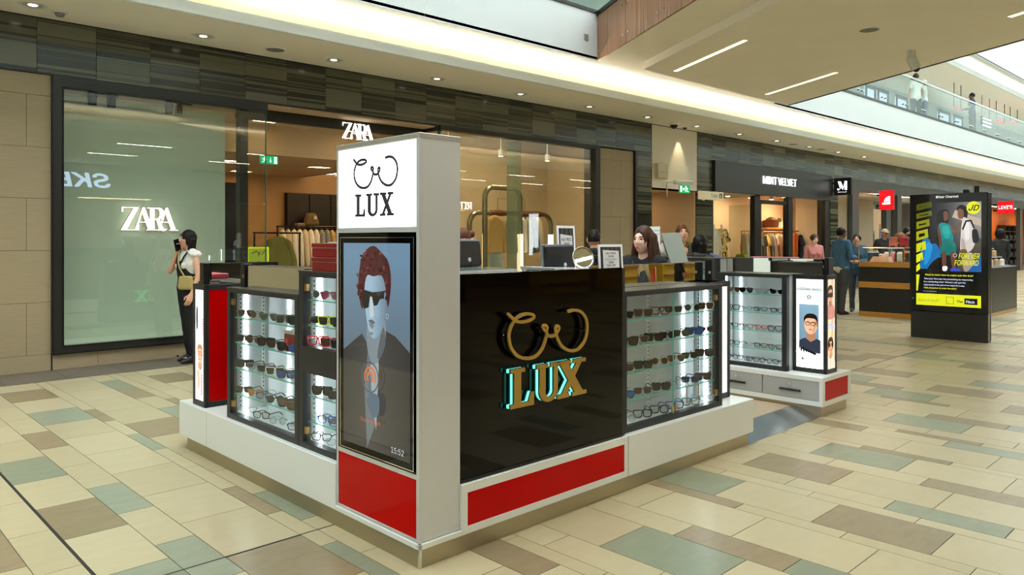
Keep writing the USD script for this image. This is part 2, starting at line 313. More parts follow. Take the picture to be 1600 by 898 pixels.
px = [1.30 - .62 * k for k in range(6, -1, -1)]
X = -2.42; widths = []
while X < 46:
    w = .625; obj('banded_panel', rb(X + .0015, X + w - .0015, WY - .012, WY + .03, 3.502, 4.148, .002), m_str[(pn * 3) % 7], wall); X += w; pn += 1
struct('banded_fascia_end', bx(46, 60, WY - .012, WY + .03, 3.5, 4.15), m_str[0], wall)
for (a, b, z0, z1) in ((13.28, 13.86, 0, 3.5), (15.65, 16.33, 0, 3.5), (22.95, 23.5, 0, 3.5)):
    zs = np.linspace(z0, z1, 6)
    for p, q in zip(zs, zs[1:]): obj('banded_panel', rb(a + .001, b - .001, WY - .012, WY + .03, p + .001, q - .001, .002), m_str[(pn * 3) % 7], wall); pn += 1
obj('shadow_gap', bx(-6, 13.86, WY - .02, WY + .04, 3.488, 3.503), m_black, wall)
obj('shadow_gap', bx(-6, 60, WY - .016, WY + .03, 4.135, 4.152), m_black, wall)
obj('edge_strip', bx(13.205, 13.285, WY - .05, WY + .03, 0, 3.49), m_black, wall)
# painted panel over the corridor mouth, and the corridor itself
wc = struct('wall_corridor', cat_(bx(13.86, 15.65, WY - .014, WY + .02, 2.72, 4.135)), mat('ivory_paint', (.90, .87, .80), .6))
m_peach = mat('peach_paint', (.88, .76, .60), .6)
struct('wall_corridor_side', cat_(bx(13.80, 13.885, WY + .03, 18, 0, 2.72), bx(15.625, 15.71, WY + .03, 14.2, 0, 2.72), bx(13.86, 15.7, 14.1, 14.2, 0, 2.72), bx(13.86, 19, WY, 18, 2.72, 2.78)), m_peach)
t = thing('corridor_light', 'round added fill lamp inside the corridor with peach walls', 'light', (14.8, 11.6, 2.7)); obj('diffuser', lathe([(0, -.02), (.2, -.02), (.22, 0), (0, 0)], 28, (14.8, 11.8, 2.72)), glow('corridor_lamp', (1, .88, .70), 12), t); obj('rim', lathe([(.22, -.025), (.25, -.025), (.25, 0), (.22, 0)], 28, (14.8, 11.8, 2.72)), m_white, t)  # lamp added to brighten the corridor walls
wl = UsdLux.SphereLight.Define(stage, '/World/wall_wash_lamp'); wl.CreateRadiusAttr(.02); wl.CreateIntensityAttr(2600); wl.CreateColorAttr(Gf.Vec3f(1, .80, .50)); wl.AddTranslateOp().Set(Gf.Vec3d(14.88, 10.03, 4.13)); wl.AddRotateXYZOp().Set(Gf.Vec3f(6, 0, 0))
t = thing('spotlight', 'small recessed spotlight washing the ivory panel above the corridor', 'light', (14.88, 10.03, 4.15)); obj('rim', lathe([(.04, 0), (.07, -.012), (.075, 0)], 24, (14.88, 10.03, 4.15)), m_white, t); obj('collar', lathe([(.04, 0), (.042, -.03), (.045, -.03), (.045, 0)], 20, (14.88, 10.03, 4.15)), m_black, t)
sa = UsdLux.ShapingAPI.Apply(wl.GetPrim()); sa.CreateShapingConeAngleAttr(26.0); sa.CreateShapingConeSoftnessAttr(.6)
# ================================================================== ceilings over the shops, cove, bulkhead
struct('ceiling_soffit', bx(-8, 60, 8.905, WY + .3, 4.15, 4.18), m_soffit)
struct('trim_1', rb(-8, 60, 8.86, 8.905, 4.15, 4.305, .012), m_white)
struct('ceiling_cove', cat_(bx(-8, 60, 8.39, 10.2, 4.62, 4.66), bx(-8, 60, 10.05, 10.1, 4.18, 4.62)), m_cove)
cl = thing('cove_light', 'long warm light strip hidden behind the ceiling lip above the shop fronts', 'light', (0, 9.0, 4.19))
obj('strip', bx(-8, 60, 8.98, 9.05, 4.28, 4.298), m_covelamp, cl)
obj('ledge', bx(-8, 60, 8.96, 9.07, 4.18, 4.28), m_white, cl)
bulk = struct('wall_bulkhead', cat_(bx(-8, 60, 8.39, 8.60, 4.60, 5.40)), m_bulk)
obj('edge_rail', bx(-8, 60, 8.37, 8.60, 5.40, 5.455), m_dark, bulk)
for xj in (6.2, 12.4, 18.6, 21.7, 24.8, 31, 37): obj('panel_joint', bx(xj, xj + .006, 8.388, 8.392, 4.6, 5.4), m_soffit, bulk)
struct('floor_upper', bx(-8, 60, 8.6, 20, 5.15, 5.40), m_soffit)
struct('wall_back_upper', bx(-8, 60, 12, 12.2, 5.4, 7.76), mat('upper_wall', (.62, .67, .66), .5))
struct('ceiling_upper', bx(-8, 60, 8.9, 20, 7.76, 7.82), m_soffit)
struct('trim_2', cat_(bx(-8, 60, 8.86, 8.9, 7.76, 7.95), bx(-8, 60, 8.39, 10.2, 8.22, 8.26), bx(-8, 60, 10.05, 10.1, 7.8, 8.22), bx(-8, 60, 8.39, 8.6, 8.2, 9.15)), m_bulk)
cl2 = thing('cove_light', 'warm light strip behind the lip of the upper storey ceiling', 'light', (0, 9.0, 7.82))
obj('strip', bx(8, 60, 8.98, 9.05, 7.825, 7.84), m_covelamp, cl2)
struct('wall_clerestory', cat_(*[bx(x0, x0 + 3.2, 8.6, 8.8, 9.15, 11.5) for x0 in np.arange(-8, 60, 4.0)], bx(-8, 60, 8.6, 8.8, 11.5, 13)), m_bulk)
# balustrade panes along the upper storey, each pane a part, with steel buttons
bal = struct('trim_3', bx(-8, 60, 8.41, 8.47, 6.44, 6.50), m_steel)
for k, x0 in enumerate(np.arange(-3.2, 46, 1.6)):
    p_ = obj('glass_pane', bx(x0 + .01, x0 + 1.59, 8.434, 8.446, 5.46, 6.44), m_bal, bal)
    if 14 < x0 < 40: obj('steel_button', cat_(*[cyl((x0 + dx, 8.40, z), (x0 + dx, 8.45, z), .03, 10) for dx in (.12, 1.48) for z in (5.60,)]), m_steel, bal)
# ================================================================== the slanting bridge
BD = np.array([.469, .883]); BD /= np.linalg.norm(BD); BN = np.array([BD[1], -BD[0]])     # along the bridge, and across it to the right
BA = np.array([9.87, 8.39]); BWID = 5.30
def bpt(s, t, z): q = BA - BD * s + BN * t; return (q[0], q[1], z)
def bslab(s0, s1, t0, t1, z0, z1, skew=True):
    V = []
    for z in (z0, z1):
        for s, t in ((s0, t0), (s1, t0), (s1, t1), (s0, t1)):
            V.append(bpt(s + (-t * BN[1] / BD[1] * -1 if skew and s == s0 else 0), t, z))
    return trimesh.Trimesh(V).convex_hull
bridge = struct('ceiling_bridge', bslab(0, 8.0, 0, BWID, 4.60, 5.36), m_soffit)
obj('soffit_panel', bslab(.55, 8.0, .78, BWID - .02, 4.47, 4.60), m_soffit, bridge)
obj('step_band', bslab(.56, 8.0, .772, .781, 4.471, 4.60), m_cove, bridge)  # paler paint stands in for the light on this step face
obj('edge_trim', bslab(.6, 8.0, BWID, BWID + .04, 4.465, 5.44), m_dark, bridge)
obj('edge_rail', bslab(0, 8.0, -.05, .02, 5.36, 5.43), m_dark, bridge)
s = .0
for k in range(6):
    L = 1.22; obj('wood_panel', bslab(s + .004, s + L - .004, -.03, 0, 4.602, 5.36, False), m_wood, bridge)
    for (ds, z) in ((.10, 4.75), (.10, 5.22), (L - .10, 4.75), (L - .10, 5.22)):
        a = np.array(bpt(s + ds, -.03, z)); b = np.array(bpt(s + ds, -.042, z)); obj('stud', cyl(b, a, .016, 12), m_steel, bridge)
    s += L
def soffit_strip(p0, p1, z=4.465):
    a, b = onz(*p0, z), onz(*p1, z); d = (b - a) / np.linalg.norm(b - a); n = np.array([-d[1], d[0], 0]) * .035
    return trimesh.Trimesh([a + n, a - n, b + n, b - n, a + n + [0, 0, .004], a - n + [0, 0, .004], b + n + [0, 0, .004], b - n + [0, 0, .004]]).convex_hull, a
for (p0, p1, lab) in (((1055.3, 111.6), (1164.7, 63.4), 'slim warm light slot in the bridge soffit nearest the wood panels'), ((1197.5, 147.9), (1306.8, 113.7), 'slim warm light slot in the bridge soffit nearest the glass balustrade'),
                      ((1578, 27), (1640, 7), 'slim warm light slot in the bridge soffit at the right picture edge')):
    m, a = soffit_strip(p0, p1); t = thing('light_slot', lab, 'light', a, group='light slots in the bridge soffit'); obj('diffuser', m, glow('slot_lamp', (1, .84, .58), 6), t)

# ================================================================== unseen shell added to hold back sky light: end walls, upper rear wall, roof
struct('wall_end_far', bx(60, 60.3, -13, 20, 0, 13), m_bulk); struct('wall_end_near', bx(-8.3, -8, -13, 20, 0, 13), m_bulk); struct('wall_upper_rear', bx(-8, 60, -3.2, -3.0, 5.41, 13), m_bulk)
struct('ceiling_roof', cat_(bx(-8, 60, -13, -2.0, 12.9, 13.1), bx(-8, 60, 7.6, 20, 12.9, 13.1), *[bx(x0, x0 + .3, -2.0, 7.6, 12.7, 13.1) for x0 in np.arange(-7, 60, 2.4)]), m_bulk)

# what shows behind the upper balustrade: bright shop doors and imitated red reflections
m_day = glow('bright_door', (.86, .95, 1.0), .9)
for k, (u0, u1) in enumerate(((1352, 1368), (1371, 1388), (1400, 1418), (1466, 1484), (1490, 1504))):
    x0, x1 = onY(u0, 300, 11.95)[0], onY(u1, 300, 11.95)[0]; w_ = struct(f'window_{k + 5}', bx(x0, x1, 11.96, 11.99, 5.5, 7.5), m_day)
    for (a, b, c, d) in ((x0, x0 + .12, 5.4, 7.6), (x1 - .12, x1, 5.4, 7.6), (x0, x1, 7.45, 7.6), (x0, x1, 6.4, 6.48)): obj('frame', bx(a, b, 11.92, 11.96, c, d), m_dark, w_)
for k, (u0, u1, v0, v1) in enumerate(((1490, 1502, 167, 171), (1556, 1570, 188, 192), (1578, 1590, 190, 194))):  # glowing strips on made-up rods imitate reflections in the balustrade glass
    a, b = onY(u0, v0, 9.8), onY(u1, v1, 9.8); t = thing('neon_sign', NTHS[k] + ' red glowing strip from the left imitating a balustrade glass reflection', 'sign', (a[0], 9.8, 7.76)); obj('tube', rb(a[0], b[0], 9.78, 9.82, b[2], a[2], .01), glow('red_neon', (1, .06, .08), 4), t)
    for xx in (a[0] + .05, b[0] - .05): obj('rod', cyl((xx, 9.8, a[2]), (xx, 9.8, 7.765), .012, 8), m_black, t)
a, b = onY(1536, 181, 9.8), onY(1549, 199, 9.8); t = thing('menu_board', 'bright white lit menu board between the red reflection strips upstairs', 'sign', (a[0], 9.8, 7.76)); obj('board', bx(a[0], b[0], 9.82, 9.9, b[2], a[2]), m_black, t)
for q in range(3): obj('lit_line', bx(a[0] + .05, b[0] - .05, 9.80, 9.82, a[2] - .05 - .15 * q - .06, a[2] - .05 - .15 * q), m_signwhite, t)
for xx in (a[0] + .05, b[0] - .05): obj('rod', cyl((xx, 9.86, a[2]), (xx, 9.86, 7.765), .012, 8), m_black, t)
NTH = ('first', 'second', 'third', 'fourth', 'fifth', 'sixth', 'seventh', 'eighth', 'ninth', 'tenth', 'eleventh', 'twelfth', 'thirteenth', 'fourteenth')
# ================================================================== lettering cut as shapes
def stroke(pts, w, cap='flat'): return LineString(pts).buffer(w / 2, cap_style=cap, join_style='mitre')
def zara(h):                                  # four high-contrast capitals that overlap; width about 2.3 h
    t = .045
    Z = unary_union([rect(.02, .955, .66, 1.0), rect(0, 0, .70, .045), Polygon([(.50, .96), (.68, .98), (.20, .03), (.0, .03)]), Polygon([(.02, 1), (.07, 1), (.05, .78), (.02, .78)]), Polygon([(.70, 0), (.65, 0), (.67, .24), (.70, .24)])])
    def A(x): return unary_union([Polygon([(x + .36, 1.0), (x + .42, 1.0), (x + .78, 0), (x + .60, 0), (x + .31, .86)]), stroke([(x + .36, .93), (x + .06, 0)], .04), stroke([(x + .19, .36), (x + .52, .36)], .035), rect(x - .02, 0, x + .16, .035), rect(x + .52, 0, x + .86, .035)])
    R = unary_union([rect(1.16, 0, 1.32, 1), rect(1.04, .965, 1.5, 1), rect(1.06, 0, 1.42, .035), ell(1.50, .74, .24, .26).difference(ell(1.44, .74, .13, .215)).difference(rect(1.0, 0, 1.40, 1)), rect(1.3, .47, 1.5, .51),
                     Polygon([(1.42, .49), (1.55, .47), (1.68, .14), (1.76, .05), (1.84, .08), (1.84, .04), (1.72, -.03), (1.58, .02), (1.52, .14)])])
    s = unary_union([Z, A(.50), R, A(1.46)]); return affinity.scale(s, h, h, origin=(0, 0))
def slab_lux(h):                              # L U X with slab serifs, capital height h
    L = unary_union([rect(.10, 0, .30, 1), rect(0, .90, .42, 1), rect(0, 0, .68, .10), Polygon([(.68, 0), (.68, .34), (.61, .34), (.53, .10)])])
    o = .76
    U = unary_union([rect(o + .10, .26, o + .30, 1), rect(o, .90, o + .40, 1), rect(o + .50, .90, o + .86, 1), rect(o + .61, .26, o + .75, 1),
                     ell(o + .425, .28, .325, .29, 48).difference(ell(o + .455, .28, .155, .17, 48)).difference(rect(o, .28, o + 1, 1))])
    x = 1.68
    X_ = unary_union([Polygon([(x + .06, .96), (x + .30, .96), (x + .78, .04), (x + .54, .04)]), Polygon([(x + .60, .96), (x + .74, .96), (x + .24, .04), (x + .10, .04)]), rect(x, .90, x + .40, 1), rect(x + .48, .90, x + .84, 1), rect(x, 0, x + .34, .10), rect(x + .44, 0, x + .86, .10)])
    return [affinity.scale(g, h, h, origin=(0, 0)) for g in (L, U, X_)]
def face_y(shape, x, y, z, d=.02): return wallp(shape, x, y, z, d)
def wtext(t, h, d=.01, bold=True, sx=1.0, slant=0):   # lettering standing on a wall that faces -Y, from x=0
    m = meshkit.text_mesh(t, h, d, bold); m.vertices[:, 0] *= sx; m.vertices[:, 0] += slant * m.vertices[:, 1]
    return frame_to(m, (0, 0, 0), (1, 0, 0), (0, 0, 1))
def shift(m, *d): m = m.copy(); m.apply_translation(d); return m
# ================================================================== garments
def sp(p, r): return m3.Manifold.sphere(r, 14).translate(tuple(map(float, p)))
def bone(a, ra, b, rb_): return m3.Manifold.batch_hull([sp(a, ra), sp(b, rb_)])
def hullp(*pr): return m3.Manifold.batch_hull([sp(p, r) for p, r in pr])
def finish(man, edge=.03, it=8, sy=None):
    m = man.refine_to_length(edge).to_mesh(); tm = trimesh.Trimesh(m.vert_properties[:, :3], m.tri_verts)
    tm.merge_vertices(); trimesh.smoothing.filter_taubin(tm, lamb=.5, nu=.52, iterations=it); return tm
def folds(tm, amp=.008, fx=22, fz=3, seed=0):
    v = tm.vertices; n = tm.vertex_normals; k = (meshkit.noise(np.c_[v[:, 0] * fx, v[:, 1] * fx, v[:, 2] * fz], seed) - .5)
    tm.vertices = v + n * (k * 2 * amp)[:, None]; return tm
def shirt(w=.46, L=.70, sleeve=.56, flat=.32, flare=1.0, seed=0):
    h = w / 2; b = [hullp(((-h + .08, 0, 0), .05), ((h - .08, 0, 0), .05), ((-.06, 0, .05), .05), ((.06, 0, .05), .05), ((-h * flare + .06, 0, -L), .05), ((h * flare - .06, 0, -L), .05), ((-h + .07, 0, -.25), .06), ((h - .07, 0, -.25), .06))]
    for s in (-1, 1):
        b.append(bone((s * (h - .08), 0, -.02), .075, (s * (h + .02), .0, -.02 - sleeve * .5), .065)); b.append(bone((s * (h + .02), 0, -.02 - sleeve * .5), .065, (s * (h + .05), -.02, -.02 - sleeve), .05))
    b.append(bone((-.07, 0, .07), .035, (.07, 0, .07), .035))
    m = m3.Manifold.batch_boolean(b, m3.OpType.Add).scale((1, flat / .32 * .8, 1))
    return folds(finish(m, .04, 6), .012, 14, 2.5, seed)
def dressm(w=.42, L=1.15, seed=0):
    h = w / 2; b = [hullp(((-h + .08, 0, 0), .05), ((h - .08, 0, 0), .05), ((-.12, 0, -.35), .07), ((.12, 0, -.35), .07)), hullp(((-.12, 0, -.35), .07), ((.12, 0, -.35), .07), ((-h, 0, -L), .08), ((h, 0, -L), .08))]
    for s in (-1, 1): b.append(bone((s * (h - .08), 0, -.02), .07, (s * (h + .06), 0, -.24), .07))
    return folds(finish(m3.Manifold.batch_boolean(b, m3.OpType.Add), .04, 6), .016, 16, 1.5, seed)
def hanger():
    return cat_(tube([(-.19, 0, -.03), (0, 0, .05), (.19, 0, -.03), (-.19, 0, -.03)], .007, 6), tube([(0, 0, .05), (0, 0, .11), (.018, 0, .135), (.0, 0, .155), (-.018, 0, .14)], .004, 6))
m_hanger = mat('hanger_wood', (.55, .38, .22), .4)
m_hdark = mat('dark_rail', (.10, .09, .085), .35, metal=.6)
cloth_c = dict(white=(.90, .87, .80), cream=(.86, .79, .66), grey=(.55, .54, .50), khaki=(.48, .46, .20), tan=(.80, .65, .38), denim=(.36, .43, .47), sage=(.60, .62, .50), rust=(.72, .36, .14), orange=(.95, .45, .12), navy=(.20, .24, .33), green=(.30, .40, .28), pink=(.84, .62, .56), black=(.08, .08, .085), olive=(.36, .36, .22), lime=(.62, .72, .12))
def cm(c): return mat(f'{c}_cloth', cloth_c[c], .85, bump=.2, bs=250)
protos = {}
def hang(kind, color, p, rz, label, cat, group=None):
    key = (kind, color)
    if key not in protos:
        t = loc(kind, label, cat, p, rz=rz, group=group)
        me = {'hanging_shirt': lambda: shift(shirt(seed=len(protos)), 0, 0, -.16), 'hanging_jacket': lambda: shift(shirt(.50, .62, .60, .42, 1.0, len(protos)), 0, 0, -.16), 'hanging_dress': lambda: shift(dressm(seed=len(protos)), 0, 0, -.16)}[kind]()
        obj({'hanging_shirt': 'shirt', 'hanging_jacket': 'jacket', 'hanging_dress': 'dress'}[kind], me, cm(color), t, smooth=True)
        obj('hanger', shift(hanger(), 0, 0, -.15), m_hanger, t); protos[key] = t; return t
    return dup(protos[key], p, rz=rz, label=label, cat=cat, group=group)
# ================================================================== first clothes shop: left window, doorway, right window
w1 = struct('window_1', cat_(bx(2.114, 2.21, WY - .03, WY + .12, .19, 3.49), bx(2.21, 4.78, WY - .03, WY + .12, 3.37, 3.49), bx(2.21, 4.78, WY - .03, WY + .12, .19, .27), bx(4.404, 4.523, WY + .05, WY + .18, .27, 3.37)), m_dark)
obj('frame_lip', cat_(bx(2.21, 2.225, WY - .045, WY, .27, 3.37), bx(2.10, 2.118, WY - .045, WY, .19, 3.49), bx(2.225, 4.78, WY - .045, WY, 3.36, 3.375), bx(2.225, 4.78, WY - .045, WY, .27, .285), bx(2.114, 4.78, WY - .045, WY, .185, .2)), m_black, w1)
obj('glass_pane', bx(2.225, 4.775, WY + .02, WY + .032, .285, 3.36), m_glass, w1)
obj('glass_edge', bx(4.768, 4.778, WY + .015, WY + .037, .285, 3.36), mat('glass_edge_green', (.25, .42, .34), .2), w1)
m_sage = mat('sage_panel', (.76, .82, .735), .5)
struct('wall_display', cat_(bx(2.12, 3.28, 10.80, 10.84, .19, 3.5), bx(3.28, 4.42, 10.82, 10.86, .19, 3.5)), m_sage)
obj('window_sill', bx(2.12, 4.45, WY + .05, 10.82, .19, .29), m_sage, w1)
for k, x0 in enumerate((2.62, 3.55)):
    t = thing('spotlight', ('pair of small dark spotlights', 'second pair of small dark spotlights')[k] + ' under the left shop window head', 'light', (x0, 10.55, 3.3))
    for dx in (0, .22 if k == 0 else .12): obj('lamp_head', lathe([(0, 0), (.05, 0), (.055, .12), (.03, .15), (0, .15)], 14, (x0 + dx, 10.55, 3.24)), m_black, t)
    obj('track', bx(x0 - .05, x0 + .3, 10.53, 10.57, 3.385, 3.41), m_black, t)
t = thing('shop_sign', 'white illuminated lettering on the sage panel in the left shop window', 'sign', (3.02, 10.79, 1.67))
zs = affinity.translate(affinity.scale(zara(.31), 1.0, 1, origin=(0, 0)), 0, 0)
obj('letters', face_y(zs, 3.02, 10.785, 1.672, .03), glow('letter_glow', (1, .97, .92), 2.4), t); obj('backing', face_y(zs.buffer(.004), 3.02, 10.80, 1.672, .014), mat('letter_edge', (.75, .62, .55), .4), t)
t = thing('shop_sign', 'white illuminated lettering hanging in the shop doorway above the tall display pillar', 'sign', (6.2, 10.58, 3.16))
obj('letters', face_y(zara(.255), 6.2, 10.585, 3.16, .03), mats['letter_glow'], t); obj('hanging_rod', cat_(cyl((6.4, 10.57, 3.38), (6.4, 10.57, 3.44), .006, 8), cyl((6.7, 10.57, 3.38), (6.7, 10.57, 3.44), .006, 8)), m_black, t)
# interior shell
m_int = mat('shop_warm_wall', (.74, .60, .44), .7); m_intc = mat('shop_ceiling', (.78, .68, .54), .7); m_intd = mat('shop_dark_panel', (.12, .10, .085), .5)
struct('ceiling_shop', cat_(bx(4.4, 7.9, WY + .04, 10.6, 3.46, 3.52), bx(2, 7.86, 10.62, 11.45, 3.37, 3.45), bx(2, 7.86, 11.40, 11.45, 2.9, 3.37), bx(2, 7.86, 11.45, 15.2, 2.9, 3.0), bx(7.86, 13.3, 10.62, 15.2, 4.1, 4.2), bx(7.80, 7.86, 10.62, 15.2, 2.9, 4.2)), m_intc)
struct('wall_shop_back', cat_(bx(1.9, 13.3, 15.1, 15.2, 0, 3.0), bx(1.9, 2.0, 10.9, 15.1, 0, 3.4), bx(1.9, 2.0, 10.9, 11, 0, 3.4)), m_int)
obj('header_beam', bx(4.5, 7.86, 10.58, 10.66, 3.30, 3.46), m_dark, wall)
obj('dark_return', bx(5.05, 5.25, 12.4, 13.2, 0, 2.5), mat('navy_post', (.08, .085, .11), .4), wall)
dk = struct('wall_dark_panels', bx(7.45, 9.6, 15.0, 15.09, 0, 2.55), m_intd)
for k in range(4): obj('panel', rb(7.46 + .52 * k, 7.96 + .52 * k, 14.97, 15.0, .02, 2.53, .006), m_intd, dk)
struct('floor_shop', bx(1.9, 13.3, WY + .4, 15.2, -.004, .004), mat('shop_floor', (.62, .55, .45), .35))
for k, (px_, py_) in enumerate(((5.1, 10.95), (6.75, 10.95), (8.3, 10.95), (5.2, 12.6), (6.9, 12.6), (8.2, 13.9), (6.2, 14.4))):  # the lamps further in are added as fill for the interior
    zc = 3.365 if py_ < 11.4 else 2.895
    nm = ['ceiling light left of the doorway sign', 'ceiling light beside the doorway sign', 'ceiling light behind the display pillar', 'added fill light above the yellow poster', 'added fill light above the shirt rail', 'added fill light above the dark panels', 'added rearmost fill light in the clothes shop'][k]
    t = thing('ceiling_light', 'square warm ' + nm, 'light', (px_, py_, zc)); obj('frame', frame_to(ext(ringf(.42, .26, .03), .02), (px_ - .21, py_ - .13, zc - .015), (1, 0, 0), (0, 1, 0)), m_intc, t)
    obj('diffuser', bx(px_ - .18, px_ + .18, py_ - .10, py_ + .10, zc - .008, zc + .004), mats['warm_lamp'] if k < 3 else glow('shop_lamp', (1, .82, .55), 34), t)
t = thing('air_vent', 'round white air vent in the shop doorway ceiling', 'vent', (5.9, 11.1, 3.36)); obj('cone', lathe([(0, 0), (.06, -.005), (.10, -.03), (.16, -.012), (.17, 0)], 24, (5.9, 11.12, 3.37)), m_intc, t)
# exit sign inside
def running_man(s): return unary_union([ell(.52 * s, .86 * s, .09 * s, .09 * s), stroke([(.46 * s, .74 * s), (.36 * s, .44 * s)], .15 * s), stroke([(.36 * s, .44 * s), (.58 * s, .36 * s), (.52 * s, .12 * s)], .09 * s), stroke([(.36 * s, .44 * s), (.28 * s, .22 * s), (.06 * s, .2 * s)], .09 * s), stroke([(.46 * s, .70 * s), (.66 * s, .56 * s), (.76 * s, .62 * s)], .07 * s), stroke([(.42 * s, .70 * s), (.22 * s, .66 * s), (.16 * s, .5 * s)], .07 * s)])
def exit_sign(label, o, w, h, arrow, ex=(1, 0, 0)):
    t = thing('exit_sign', label, 'sign', o); ex = np.array(ex, float); nn = np.cross(ex, (0, 0, 1))
    pr = Print(w, h, (.0, .52, .30)); s = h
    if arrow == 'down':
        pr.add(affinity.translate(running_man(s * .9), w * .08, h * .04), (.95, 1, .95)); pr.add(unary_union([rect(w * .56, h * .35, w * .59, h * .8), Polygon([(w * .51, h * .4), (w * .64, h * .4), (w * .575, h * .18)])]), (.95, 1, .95)); pr.add(rect(w * .78, h * .08, w * .93, h * .92), (.95, 1, .95))
    else:
        pr.add(rect(w * .08, h * .15, w * .24, h * .85), (.95, 1, .95)); pr.add(unary_union([rect(w * .36, h * .45, w * .5, h * .55), Polygon([(w * .42, h * .3), (w * .3, h * .5), (w * .42, h * .7)])]), (.95, 1, .95)); pr.add(affinity.translate(affinity.scale(running_man(s * .9), -1, 1), w * .42, h * .03), (.95, 1, .95))
    pr.build('sign_face', printmat('lit_print', 1.3, .3), t, np.array(o) - (0, 0, 0), ex, (0, 0, 1))
    b = bx(0, w, 0, h, -.03, -.001); obj('box', frame_to(b, np.array(o, float), ex, (0, 0, 1)), m_white, t); return t
exit_sign('green running-man exit sign seen through the edge of the left shop window', (5.17, 11.3, 2.74), .30, .13, 'down')
# yellow poster, olive shirt, rails
t = thing('poster_stand', 'yellow framed poster on a slim stand just inside the shop doorway', 'poster', (5.09, 11.2, 0))
pr = Print(.34, .46, (.80, .86, .08)); pr.add(rect(.02, .02, .32, .44), (.55, .60, .18)); pr.add(ell(.18, .13, .09, .11), (.30, .28, .16)); pr.add(ell(.19, .10, .05, .07), (.70, .66, .58)); pr.add(unary_union([stroke([(.06, .36), (.14, .40), (.2, .35)], .012), stroke([(.17, .32), (.2, .40)], .012), stroke([(.22, .34), (.28, .41)], .012)]), (.25, .22, .12))
pr.build('print', printmat('lit_print_soft', .45, .4), t, (4.92, 11.19, .97), (1, 0, 0), (0, 0, 1)); obj('board', bx(4.915, 5.265, 11.192, 11.21, .965, 1.435), mat('yellow_frame', (.8, .85, .05), .4), t); obj('stand', cat_(bx(5.08, 5.10, 11.2, 11.22, .02, .97), bx(4.95, 5.23, 11.08, 11.34, 0, .02)), m_black, t)
def rail(name, x0, x1, y, z, label, mt=m_hdark, feet=True):
    t = thing(name, label, 'clothes rail', ((x0 + x1) / 2, y, 0)); obj('bar', cyl((x0, y, z), (x1, y, z), .014, 10), mt, t)
    for xx in (x0 + .02, x1 - .02): obj('upright', cyl((xx, y, 0), (xx, y, z), .014, 10), mt, t); obj('foot', bx(xx - .02, xx + .02, y - .24, y + .24, 0, .025), mt, t)
    return t
rail('clothes_rail', 5.35, 6.2, 11.95, 1.66, 'short dark clothes rail holding the olive shirt')
hang('hanging_shirt', 'khaki', (5.78, 11.9, 1.66), 0, 'olive green shirt hanging face-on beside the yellow poster', 'shirt')
rail('clothes_rail', 6.5, 8.3, 13.5, 1.80, 'long dark clothes rail of pale shirts at the back of the doorway')
cs = ['white', 'cream', 'white', 'white', 'cream', 'white', 'white', 'grey', 'grey', 'tan', 'tan', 'tan', 'grey', 'cream']
for k, c in enumerate(cs):
    q = ['first', 'second', 'third', 'fourth', 'fifth', 'sixth', 'seventh', 'eighth', 'ninth', 'tenth', 'eleventh', 'twelfth', 'thirteenth', 'fourteenth'][k]
    hang('hanging_shirt', c, (6.62 + .118 * k, 13.5, 1.80), PI / 2 - .35, f'{c} shirt, {q} from the left on the long rail in the shop doorway', 'shirt', 'shirts on the long doorway rail')
rail('clothes_rail', 6.9, 8.6, 12.7, 1.22, 'low clothes rail of cream tops in front of the long shirt rail')
for k in range(6): hang('hanging_shirt', 'cream', (7.15 + .22 * k, 12.7, 1.22), PI / 2 - .3, ['first', 'second', 'third', 'fourth', 'fifth', 'sixth'][k] + ' cream top from the left on the low rail', 'shirt', 'cream tops on the low rail')
t = thing('wall_shelf', 'dark shelf on the dark panels carrying two bags', 'shelf', (7.95, 14.8, 1.78)); obj('board', bx(7.4, 9.0, 14.66, 14.95, 1.755, 1.785), m_hdark, t)
t = thing('backpack', 'olive backpack with a pale patch on the dark shelf', 'bag', (7.93, 14.75, 1.785)); obj('body', finish(hullp(((7.82, 14.78, 1.90), .09), ((8.0, 14.78, 1.90), .09), ((7.84, 14.8, 2.06), .06), ((7.98, 14.8, 2.06), .06)), .04, 4), mat('pack_cloth', (.42, .36, .24), .8), t, smooth=True); obj('patch', rb(7.92, 7.99, 14.67, 14.70, 1.98, 2.05), mat('patch_cloth', (.9, .85, .7), .6), t)
t = thing('box_bag', 'small tan box bag beside the backpack on the dark shelf', 'bag', (7.63, 14.75, 1.785)); obj('body', rb(7.54, 7.73, 14.68, 14.84, 1.787, 1.90, .02), mat('tan_leather', (.58, .46, .32), .5), t); obj('handle', tube(curve([(7.58, 14.76, 1.9), (7.63, 14.76, 1.95), (7.69, 14.76, 1.9)]), .006, 6), m_hdark, t)
# right window
w2 = struct('window_2', cat_(bx(11.884, 12.03, WY - .05, WY + .10, 0, 3.49), bx(7.85, 11.9, WY - .05, WY + .10, 3.42, 3.49), bx(7.85, 11.9, WY - .03, WY + .10, 0, .2), bx(7.80, 7.90, WY - .02, 11.6, 3.40, 3.48)), m_dark)
obj('glass_pane', bx(7.90, 9.80, WY + .02, WY + .032, .2, 3.42), m_glass, w2); obj('glass_pane', bx(9.812, 11.884, WY + .02, WY + .032, .2, 3.42), m_glass, w2)
obj('glass_fin', bx(9.797, 9.812, WY + .03, WY + .40, .2, 3.42), mat('fin_glass', (.45, .56, .46), .1, alpha=.45), w2); obj('glass_pane', bx(7.86, 7.872, WY + .02, 11.5, 0, 3.40), m_glass, w2)
obj('glass_edge', cat_(bx(7.855, 7.9, WY + .012, WY + .04, .2, 3.42)), mats['glass_edge_green'], w2)
